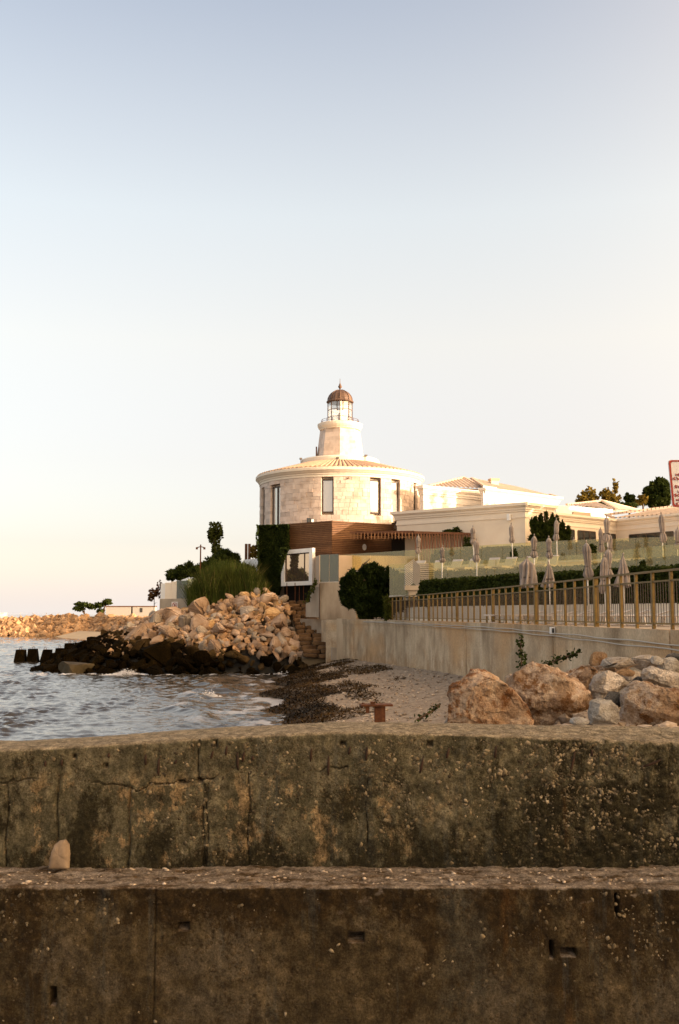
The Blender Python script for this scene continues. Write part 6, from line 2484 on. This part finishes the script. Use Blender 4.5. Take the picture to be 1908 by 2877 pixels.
mb = MB()
for text, px, py in (('НЕ', 1899, 1334), ('КЪ', 1891.5, 1345), ('SW', 1896, 1368), ('U', 1905, 1381), ('SC', 1895, 1392), ('НЕ', 1900, 1405), ('К', 1900, 1416)):
    p = P(px, py + 3, SY)
    bb_ = (p.z - q1.z) / (q0.z - q1.z)
    aa_ = (p.x - (q1.x + (q0.x - q1.x) * bb_)) / sw
    stroke_text(mb, text, aa_, bb_, 0.052, 0.05, th=0.009)
mb.build('lettering', red_paint, sg)
mb = MB()
mb.tube([(3.80, SY + 0.04, 0.9), (3.80, SY + 0.04, 5.35)], 0.03, 8)
mb.build('pole', steel, sg)

# ------------------------------------------------------------------ foreground concrete wall and stepped block
def zfront(py, Y):
    return P(954, py, Y).z


Y1, Y1B, Y2 = 3.80, 4.20, 3.53
pxk = np.array([-3000, 0, 300, 600, 954, 1250, 1908, 5000])
XK = (pxk - 954) / FPX * Y1
ZF = np.array([zfront(p, Y1) for p in (2112, 2108, 2092, 2072, 2055, 2062, 2085, 2100)])
ZB = np.array([zfront(p, Y1B) for p in (2082, 2078, 2062, 2040, 2026, 2030, 2042, 2050)])
ZLEDGE = zfront(2437, Y1)
ZLEDF = zfront(2492, Y2)
xc = np.concatenate([np.linspace(-9, -1.75, 60)[:-1], np.linspace(-1.75, 1.75, 860), np.linspace(1.75, 9, 60)[1:]])


def dent(Xa, Za, px, py, wpx, hpx, Yref, soft=0.25):
    c = P(px, py, Yref)
    k = Yref / FPX
    dx = (np.abs(Xa - c.x) - wpx * k / 2) / (soft * 0.02)
    dz = (np.abs(Za - c.z) - hpx * k / 2) / (soft * 0.02)
    return 1 / (1 + np.exp(np.clip(3 * np.maximum(dx, dz), -30, 30)))


# upper wall sheet: rows run from the foot of the front face over the top and down the back
S_front = np.linspace(0, 1, 120)
rowsY, rowsZ = [], []
zf, zbk = np.interp(xc, XK, ZF), np.interp(xc, XK, ZB)
FR = []
for s in S_front:
    z = (ZLEDGE - 0.04) + (zf - 0.015 - ZLEDGE + 0.04) * s
    FR.append((np.full_like(xc, Y1), z, 1.0))
for a in (20, 45, 70, 90):
    FR.append((np.full_like(xc, Y1 + 0.025 * (1 - math.cos(R(a)))), zf - 0.015 + 0.015 * math.sin(R(a)), 0.8))
for t in np.linspace(0.08, 1, 26):
    FR.append((np.full_like(xc, Y1 + 0.025 + (Y1B - 0.05 - Y1) * t), zf + (zbk - zf) * t + 0.008 * math.sin(PI * t), 0.4))
for a in (30, 60, 90):
    FR.append((np.full_like(xc, Y1B - 0.03 + 0.03 * math.sin(R(a))), zbk - 0.03 * (1 - math.cos(R(a))), 0.2))
FR.append((np.full_like(xc, Y1B), np.full_like(xc, 0.6), 0.0))
WX = np.tile(xc, (len(FR), 1))
WY = np.stack([f[0] for f in FR])
WZ = np.stack([np.broadcast_to(f[1], xc.shape) for f in FR])
DW = np.array([f[2] for f in FR])[:, None]
wp = np.stack([WX.ravel(), WY.ravel(), WZ.ravel()], 1)
right = np.clip((WX - 0.1) / 0.9, 0, 1)
d = (fbm(wp * 5, 4, 71).reshape(WX.shape) - 0.5) * 0.030
d += (fbm(wp * 38, 3, 72).reshape(WX.shape) - 0.5) * (0.012 + 0.026 * right)
# formwork joints, cracks
for px, y0, y1, wd in ((163, 2180, 2436, 0.004), (365, 2212, 2436, 0.005), (573, 2200, 2436, 0.005), (584, 2200, 2430, 0.003), (700, 2170, 2436, 0.003), (1030, 2190, 2380, 0.002), (22, 2200, 2436, 0.003), (560, 2080, 2190, 0.003)):
    c0, c1 = P(px, y0, Y1), P(px, y1, Y1)
    wob = 0.004 * np.sin(WZ * 30 + px)
    d -= 0.017 * np.exp(-((WX - c0.x - wob) / (wd * 0.7)) ** 2) * (WZ < c0.z) * (WZ > c1.z)
ck = [(0, 2200), (160, 2185), (220, 2196), (360, 2212), (385, 2220), (420, 2206), (460, 2202), (520, 2196), (565, 2194), (620, 2180), (670, 2162), (720, 2166), (860, 2170), (980, 2150)]
cx = [P(a, b, Y1).x for a, b in ck]
cz_ = [P(a, b, Y1).z for a, b in ck]
line = np.interp(WX, cx, cz_) + (vnoise(np.stack([WX.ravel() * 40, WX.ravel() * 0, WX.ravel() * 0], 1), 8).reshape(WX.shape) - 0.5) * 0.014
d -= 0.016 * np.exp(-((WZ - line) / 0.0026) ** 2) * (WX > -1.7) * (WX < cx[-1]) * np.clip((fbm(wp * 6, 2, 4).reshape(WX.shape) - 0.36) * 8, 0, 1)
for px, py, w_, h_ in ((964, 2090, 13, 9), (1208, 2090, 13, 12), (512, 2196, 14, 7), (562, 2192, 12, 9), (207, 2126, 6, 8), (296, 2152, 8, 8), (604, 2090, 8, 12)):
    d -= 0.05 * dent(WX, WZ, px, py, w_, h_, Y1)
WY2 = WY - d * DW
WZ2 = WZ + d * (1 - DW) * 0.6
idx = np.arange(WX.size).reshape(WX.shape)
F = np.stack([idx[:-1, :-1], idx[:-1, 1:], idx[1:, 1:], idx[1:, :-1]], -1).reshape(-1, 4)


def fg_mat(name, kind):
    m, nt, b = nodes_of(name)
    up = kind == 'upper'
    v = coord(nt)
    geo = mk(nt, 'ShaderNodeNewGeometry')
    sepp = mk(nt, 'ShaderNodeSeparateXYZ')
    nt.links.new(geo.outputs['Position'], sepp.inputs[0])
    sepn = mk(nt, 'ShaderNodeSeparateXYZ')
    nt.links.new(geo.outputs['Normal'], sepn.inputs[0])
    X, Z = sepp.outputs['X'], sepp.outputs['Z']

    def rng_(val, a, b_, c=0.0, d_=1.0):
        mr = mk(nt, 'ShaderNodeMapRange')
        for nme, q in (('From Min', a), ('From Max', b_), ('To Min', c), ('To Max', d_)):
            mr.inputs[nme].default_value = q
        nt.links.new(val, mr.inputs[0])
        return mr.outputs[0]

    if up:
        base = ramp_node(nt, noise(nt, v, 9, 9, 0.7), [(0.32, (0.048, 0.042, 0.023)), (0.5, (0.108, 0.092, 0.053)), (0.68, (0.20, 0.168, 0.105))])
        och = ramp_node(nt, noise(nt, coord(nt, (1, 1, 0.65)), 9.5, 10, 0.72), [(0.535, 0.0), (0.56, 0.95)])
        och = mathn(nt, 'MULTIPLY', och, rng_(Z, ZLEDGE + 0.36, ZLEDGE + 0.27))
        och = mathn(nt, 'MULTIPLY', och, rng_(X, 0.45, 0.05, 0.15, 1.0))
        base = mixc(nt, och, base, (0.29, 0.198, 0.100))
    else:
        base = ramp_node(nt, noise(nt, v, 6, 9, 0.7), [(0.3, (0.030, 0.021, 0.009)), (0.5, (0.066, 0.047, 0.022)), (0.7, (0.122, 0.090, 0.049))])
        pat = ramp_node(nt, noise(nt, v, 2.3, 8, 0.65), [(0.53, 0.0), (0.60, 0.8)])
        base = mixc(nt, pat, base, (0.105, 0.082, 0.052))
    # dark algae and lichen, blotchy, denser at the foot and to the right
    alg = noise(nt, coord(nt, (1, 1, 0.6)), 5.5, 12, 0.76)
    if up:
        lo = rng_(Z, ZLEDGE + 0.46, ZLEDGE - 0.02, -0.10, 0.075)
        xr_ = rng_(X, -0.3, 1.3, 0.0, 0.085)
        a2 = mathn(nt, 'ADD', mathn(nt, 'ADD', alg, lo), xr_)
        af = ramp_node(nt, a2, [(0.505, 0.0), (0.575, 0.93)])
        col = mixc(nt, af, base, (0.026, 0.021, 0.009))
    else:
        lo = rng_(Z, ZLEDF - 0.34, ZLEDF - 0.02, -0.04, 0.085)
        xl = rng_(X, -0.9, -1.5, 0.0, 0.06)
        a2 = mathn(nt, 'ADD', mathn(nt, 'ADD', alg, lo), xl)
        af = ramp_node(nt, a2, [(0.50, 0.0), (0.58, 0.92)])
        col = mixc(nt, af, base, (0.032, 0.019, 0.006))
    # grey and rusty runs
    run = ramp_node(nt, noise(nt, coord(nt, (1, 1, 0.08)), 11, 7, 0.72), [(0.555, 0.0), (0.68, 0.6)])
    col = mixc(nt, run, col, (0.070, 0.072, 0.062))
    rst = ramp_node(nt, noise(nt, coord(nt, (1, 1, 0.15)), 5.0, 6, 0.7), [(0.60, 0.0), (0.70, 0.55)])
    col = mixc(nt, rst, col, (0.12, 0.055, 0.015))
    if not up:
        # broad grey cement run
        dx = mathn(nt, 'ABSOLUTE', mathn(nt, 'SUBTRACT', mathn(nt, 'ADD', X, mathn(nt, 'MULTIPLY', noise(nt, v, 2.5, 6, 0.7), 0.26)), 0.54))
        rf = rng_(dx, 0.10, 0.05, 0.0, 0.65)
        rf = mathn(nt, 'MULTIPLY', rf, rng_(noise(nt, v, 9, 8, 0.7), 0.35, 0.5))
        col = mixc(nt, rf, col, (0.075, 0.066, 0.046))
    # aggregate showing through
    vor = mk(nt, 'ShaderNodeTexVoronoi')
    vor.inputs['Scale'].default_value = 85 if up else 62
    wv = mk(nt, 'ShaderNodeVectorMath', operation='ADD')
    nt.links.new(v, wv.inputs[0])
    wsn = mk(nt, 'ShaderNodeTexNoise')
    wsn.inputs['Scale'].default_value = 30
    nt.links.new(v, wsn.inputs['Vector'])
    wsc = mk(nt, 'ShaderNodeVectorMath', operation='SCALE')
    wsc.inputs[3].default_value = 0.02
    nt.links.new(wsn.outputs['Color'], wsc.inputs[0])
    nt.links.new(wsc.outputs[0], wv.inputs[1])
    nt.links.new(wv.outputs[0], vor.inputs['Vector'])
    cellv = ramp_node(nt, vor.outputs['Color'], [(0.50, 0.0), (0.58, 1.0)])
    inner = ramp_node(nt, vor.outputs['Distance'], [(0.30, 1.0), (0.50, 0.0)])
    ag = mathn(nt, 'MULTIPLY', cellv, inner)
    patch = ramp_node(nt, noise(nt, v, 3.1, 5), [(0.40, 0.1), (0.58, 0.75)])
    ag = mathn(nt, 'MULTIPLY', ag, patch)
    agc = ramp_node(nt, noise(nt, v, 48, 2), [(0.35, (0.05, 0.035, 0.018)), (0.5, (0.11, 0.08, 0.042)), (0.65, (0.20, 0.155, 0.095))] if up else [(0.35, (0.035, 0.023, 0.010)), (0.5, (0.075, 0.05, 0.024)), (0.65, (0.13, 0.092, 0.052))])
    col = mixc(nt, ag, col, agc)
    # the upward faces take a paler tan by their normal
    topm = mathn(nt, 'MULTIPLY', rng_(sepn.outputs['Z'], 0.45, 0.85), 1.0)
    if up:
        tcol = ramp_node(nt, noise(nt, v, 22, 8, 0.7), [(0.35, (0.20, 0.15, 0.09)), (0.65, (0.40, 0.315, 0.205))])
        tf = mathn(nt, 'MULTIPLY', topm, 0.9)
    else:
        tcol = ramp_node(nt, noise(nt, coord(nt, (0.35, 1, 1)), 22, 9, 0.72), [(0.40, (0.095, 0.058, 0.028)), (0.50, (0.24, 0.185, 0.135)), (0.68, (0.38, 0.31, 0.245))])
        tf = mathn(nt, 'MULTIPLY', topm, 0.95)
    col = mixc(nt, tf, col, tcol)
    mot = ramp_node(nt, noise(nt, coord(nt, (1, 1, 0.75)), 30, 8, 0.72), [(0.34, 0.45), (0.5, 0.95), (0.66, 1.6)])
    g1 = mk(nt, 'ShaderNodeVectorMath', operation='MULTIPLY')
    nt.links.new(col, g1.inputs[0])
    nt.links.new(mot, g1.inputs[1])
    col = g1.outputs[0]
    grit = ramp_node(nt, noise(nt, v, 150, 5, 0.75), [(0.35, 0.55), (0.65, 1.4)])
    g2 = mk(nt, 'ShaderNodeVectorMath', operation='MULTIPLY')
    nt.links.new(col, g2.inputs[0])
    nt.links.new(grit, g2.inputs[1])
    nt.links.new(g2.outputs[0], b.inputs['Base Color'])
    b.inputs['Roughness'].default_value = 0.92
    b.inputs['Specular IOR Level'].default_value = 0.15
    hsum = mathn(nt, 'ADD', noise(nt, v, 60, 10, 0.8), mathn(nt, 'MULTIPLY', ag, 0.5))
    bump(nt, b, hsum, 1.0, 0.018)
    return m


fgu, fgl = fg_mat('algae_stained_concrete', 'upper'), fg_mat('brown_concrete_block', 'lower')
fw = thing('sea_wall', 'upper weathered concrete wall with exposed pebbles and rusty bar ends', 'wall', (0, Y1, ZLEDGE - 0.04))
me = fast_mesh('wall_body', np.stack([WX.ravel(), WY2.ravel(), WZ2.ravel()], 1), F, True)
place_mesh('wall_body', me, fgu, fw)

SL = np.linspace(0, 1, 150)
FR = []
for s in SL:
    FR.append((np.full_like(xc, Y2), (H - 1.72) + (ZLEDF - 0.012 - H + 1.72) * s, 1.0))
for a in (25, 50, 75, 90):
    FR.append((np.full_like(xc, Y2 + 0.02 * (1 - math.cos(R(a)))), np.full_like(xc, ZLEDF - 0.012 + 0.012 * math.sin(R(a))), 0.8))
for t in np.linspace(0.1, 1, 30):
    FR.append((np.full_like(xc, Y2 + 0.02 + (Y1 + 0.06 - Y2 - 0.02) * t), np.full_like(xc, ZLEDF + (ZLEDGE - ZLEDF) * t), 0.15))
WX = np.tile(xc, (len(FR), 1))
WY = np.stack([f[0] for f in FR])
WZ = np.stack([np.broadcast_to(f[1], xc.shape) for f in FR])
DW = np.array([f[2] for f in FR])[:, None]
wp = np.stack([WX.ravel(), WY.ravel(), WZ.ravel()], 1)
d = (fbm(wp * 4, 4, 81).reshape(WX.shape) - 0.5) * 0.035
topf = np.clip((WZ - (ZLEDF - 0.22)) / 0.2, 0, 1)
d += (fbm(wp * 30, 3, 82).reshape(WX.shape) - 0.5) * (0.008 + 0.022 * topf)
# ragged lip
lip = (fbm(np.stack([WX.ravel() * 9, WX.ravel() * 0, WX.ravel() * 0], 1), 4, 83).reshape(WX.shape) - 0.5) * 0.05
d += lip * np.clip((WZ - (ZLEDF - 0.05)) / 0.05, 0, 1)
for px, py, w_, h_ in ((514, 2604, 26, 15), (1000, 2632, 40, 20), (1597, 2675, 40, 18), (148, 2800, 13, 46), (1550, 2668, 7, 42), (1733, 2545, 6, 60)):
    d -= 0.16 * dent(WX, WZ, px, py, w_, h_, Y2, 0.14)
c0 = P(438, 2500, Y2)
d -= 0.008 * np.exp(-((WX - c0.x) / 0.003) ** 2)
WY2 = WY - d * DW
dl = (fbm(wp * np.array([14, 40, 40]), 4, 88).reshape(WX.shape) - 0.5) * 0.022 + (fbm(wp * 60, 3, 89).reshape(WX.shape) - 0.5) * 0.010
WZ2 = WZ + np.where(DW < 0.5, dl + d * 0.12, d * (1 - DW) * 0.55)
idx = np.arange(WX.size).reshape(WX.shape)
F = np.stack([idx[:-1, :-1], idx[:-1, 1:], idx[1:, 1:], idx[1:, :-1]], -1).reshape(-1, 4)
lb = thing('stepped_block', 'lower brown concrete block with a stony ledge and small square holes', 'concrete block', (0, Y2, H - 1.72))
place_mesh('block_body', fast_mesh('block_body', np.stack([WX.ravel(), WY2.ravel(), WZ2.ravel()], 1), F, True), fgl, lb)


def embed(n, seed, parent, Yf, zlo, zhi, dens, smin, smax, flatness=0.45):
    r = np.random.default_rng(seed)
    x = r.uniform(-1.7, 1.7, n)
    z = r.uniform(zlo, zhi, n)
    k = r.uniform(0, 1, n) < dens(x, z)
    if parent is lb:
        for px, py, w_, h_ in ((514, 2604, 50, 40), (1000, 2632, 70, 46), (1597, 2675, 76, 46), (148, 2800, 36, 66), (1550, 2668, 30, 60)):
            cc = P(px, py, Y2)
            k &= ~((np.abs(x - cc.x) < w_ / 2 * Y2 / FPX) & (np.abs(z - cc.z) < h_ / 2 * Y2 / FPX))
    if parent is fw:
        k &= z < np.interp(x, XK, ZF) - 0.02
    x, z = x[k], z[k]
    m = len(x)
    pts = np.stack([x, np.full(m, 0.0), z], 1)
    q = np.stack([x, np.full(m, Yf), z], 1)
    if parent is fw:
        dd = (fbm(q * 5, 4, 71) - 0.5) * 0.030
    else:
        dd = (fbm(q * 4, 4, 81) - 0.5) * 0.035
    pts[:, 1] = Yf - dd + 0.002
    sz = smin + (smax - smin) * r.uniform(0, 1, m) ** 3.2
    V, F, T = pebble_cloud(np.stack([pts[:, 0], pts[:, 2], pts[:, 1]], 1), sz, r, flatness)
    V = np.stack([V[:, 0], V[:, 2], V[:, 1]], 1)
    F = F[:, ::-1]
    o = place_mesh('embedded_pebbles', fast_mesh('embedded_pebbles', V, F, True, tone=T), agg_mat, parent)
    tag(o, kind='stuff')


agg_mat = M('aggregate_pebble', [(0.3, (0.05, 0.036, 0.018)), (0.5, (0.125, 0.094, 0.053)), (0.72, (0.27, 0.215, 0.14))], 26, 0.9, tone=0.75)


def dens_u(x, z):
    f = fbm(np.stack([x * 2.2, z * 3, x * 0], 1), 3, 91)
    base = np.interp(x, [-1.3, -0.3, 0.25, 0.6, 1.3], [0.12, 0.18, 0.6, 1.0, 0.95]) * np.clip((f - 0.36) * 5, 0.08, 1)
    hz_ = np.interp(z, [ZLEDGE, ZLEDGE + 0.12, ZLEDGE + 0.35, ZLEDGE + 0.5], [0.25, 0.6, 1, 1.0])
    return base * hz_


def dens_l(x, z):
    f = fbm(np.stack([x * 2.0, z * 3, x * 0], 1), 3, 92)
    return np.interp(z, [ZLEDF - 0.7, ZLEDF - 0.3, ZLEDF - 0.15, ZLEDF], [0.015, 0.07, 0.5, 0.95]) * np.clip((f - 0.32) * 4, 0.05, 1)


zmax = float(ZF.max())
embed(42000, 93, fw, Y1, ZLEDGE, zmax - 0.03, dens_u, 0.0022, 0.0095)
embed(24000, 94, lb, Y2, H - 1.6, ZLEDF - 0.012, dens_l, 0.002, 0.0095)
# pebbles and shell bits on the ledge
r = np.random.default_rng(95)
n = 900
x = r.uniform(-1.6, 1.6, n)
t = r.uniform(0.03, 0.97, n)
pts = np.stack([x, Y2 + 0.02 + (Y1 - Y2 - 0.03) * t, ZLEDF + (ZLEDGE - ZLEDF) * t + 0.001], 1)
V, F, T = pebble_cloud(pts, 0.002 + 0.008 * r.uniform(0, 1, n) ** 4, r, 0.5)
tag(place_mesh('grit', fast_mesh('grit', V, F, True, tone=T), pebble_mat), 'small grit and shell bits lying on the ledge between the two walls', 'grit', kind='stuff')

BARS = [(126, 2147, 16, 0), (172, 2143, 20, 0), (304, 2123, 12, 0), (409, 2135, 30, 0), (446, 2156, 48, 0), (494, 2140, 12, .5), (596, 2120, 26, .25), (636, 2110, 26, .1), (668, 2137, 50, -.05), (684, 2126, 30, .15), (710, 2130, 12, 0),
        (874, 2120, 40, .08), (923, 2150, 55, .02), (982, 2110, 20, .2), (1030, 2117, 36, .08), (1185, 2150, 50, .22), (1258, 2120, 32, .25), (1393, 2115, 32, .12), (1608, 2144, 66, .28), (1664, 2118, 20, 0), (1833, 2144, 60, 1.2)]
for px, py, ln_, sl in BARS:
    c = P(px, py, Y1 - 0.006)
    hl = ln_ / FPX * Y1 / 2
    dx, dz = math.sin(sl) * hl, math.cos(sl) * hl
    dd = float(fbm(np.array([[c.x, Y1, c.z]]) * 5, 4, 71)[0] - 0.5) * 0.03
    yv = Y1 - dd - 0.003
    mb = MB()
    mb.tube([(c.x - dx, yv + 0.006, c.z - dz), (c.x - dx * 0.3, yv, c.z - dz * 0.4), (c.x + dx * 0.4, yv, c.z + dz * 0.3), (c.x + dx, yv + 0.006, c.z + dz)], [0.003, 0.0052, 0.0048, 0.003], 6)
    mb.build('rusty_bar', iron_dark, fw, True)

# upright stone leaning on the ledge
outl = np.array([(-27, -39), (28, -39), (28.5, -5), (26, 24), (15, 38), (1, 36), (-12, 26), (-20, 8), (-25, -12)], dtype=float)
ring = np.concatenate([np.linspace(outl[i], outl[(i + 1) % len(outl)], 9)[:-1] for i in range(len(outl))])
k = 3.74 / FPX
v, f = [], []
NRING = len(ring)
for sc_, dep in ((0.0, -1.0), (0.5, -0.98), (0.84, -0.85), (0.97, -0.5), (1.0, 0.0), (0.97, 0.6), (0.5, 1.0), (0.0, 1.0)):
    for a_ in ring:
        v.append((a_[0] * k * sc_, dep * 0.022, a_[1] * k * sc_))
for i in range(7):
    for j in range(NRING):
        j2 = (j + 1) % NRING
        f.append((i * NRING + j, i * NRING + j2, (i + 1) * NRING + j2, (i + 1) * NRING + j))
v, f = np.array(v), np.array(f)
v = v + ((fbm(v * 45, 4, 12) - 0.5) * 0.012)[:, None] * np.array([0.5, 1, 0.5])
c = P(167, 2399, 3.74)
me = fast_mesh('leaning_stone', v, f, True)
me.materials.append(M('tan_beach_stone', [(0.3, (0.20, 0.14, 0.09)), (0.7, (0.32, 0.23, 0.15))], 20, 0.9, 0.4, 0.004, 60))
o = link('leaning_stone', me, None, None, (c.x, c.y, c.z))
tag(o, 'upright tan stone leaning against the wall on the ledge', 'stone')
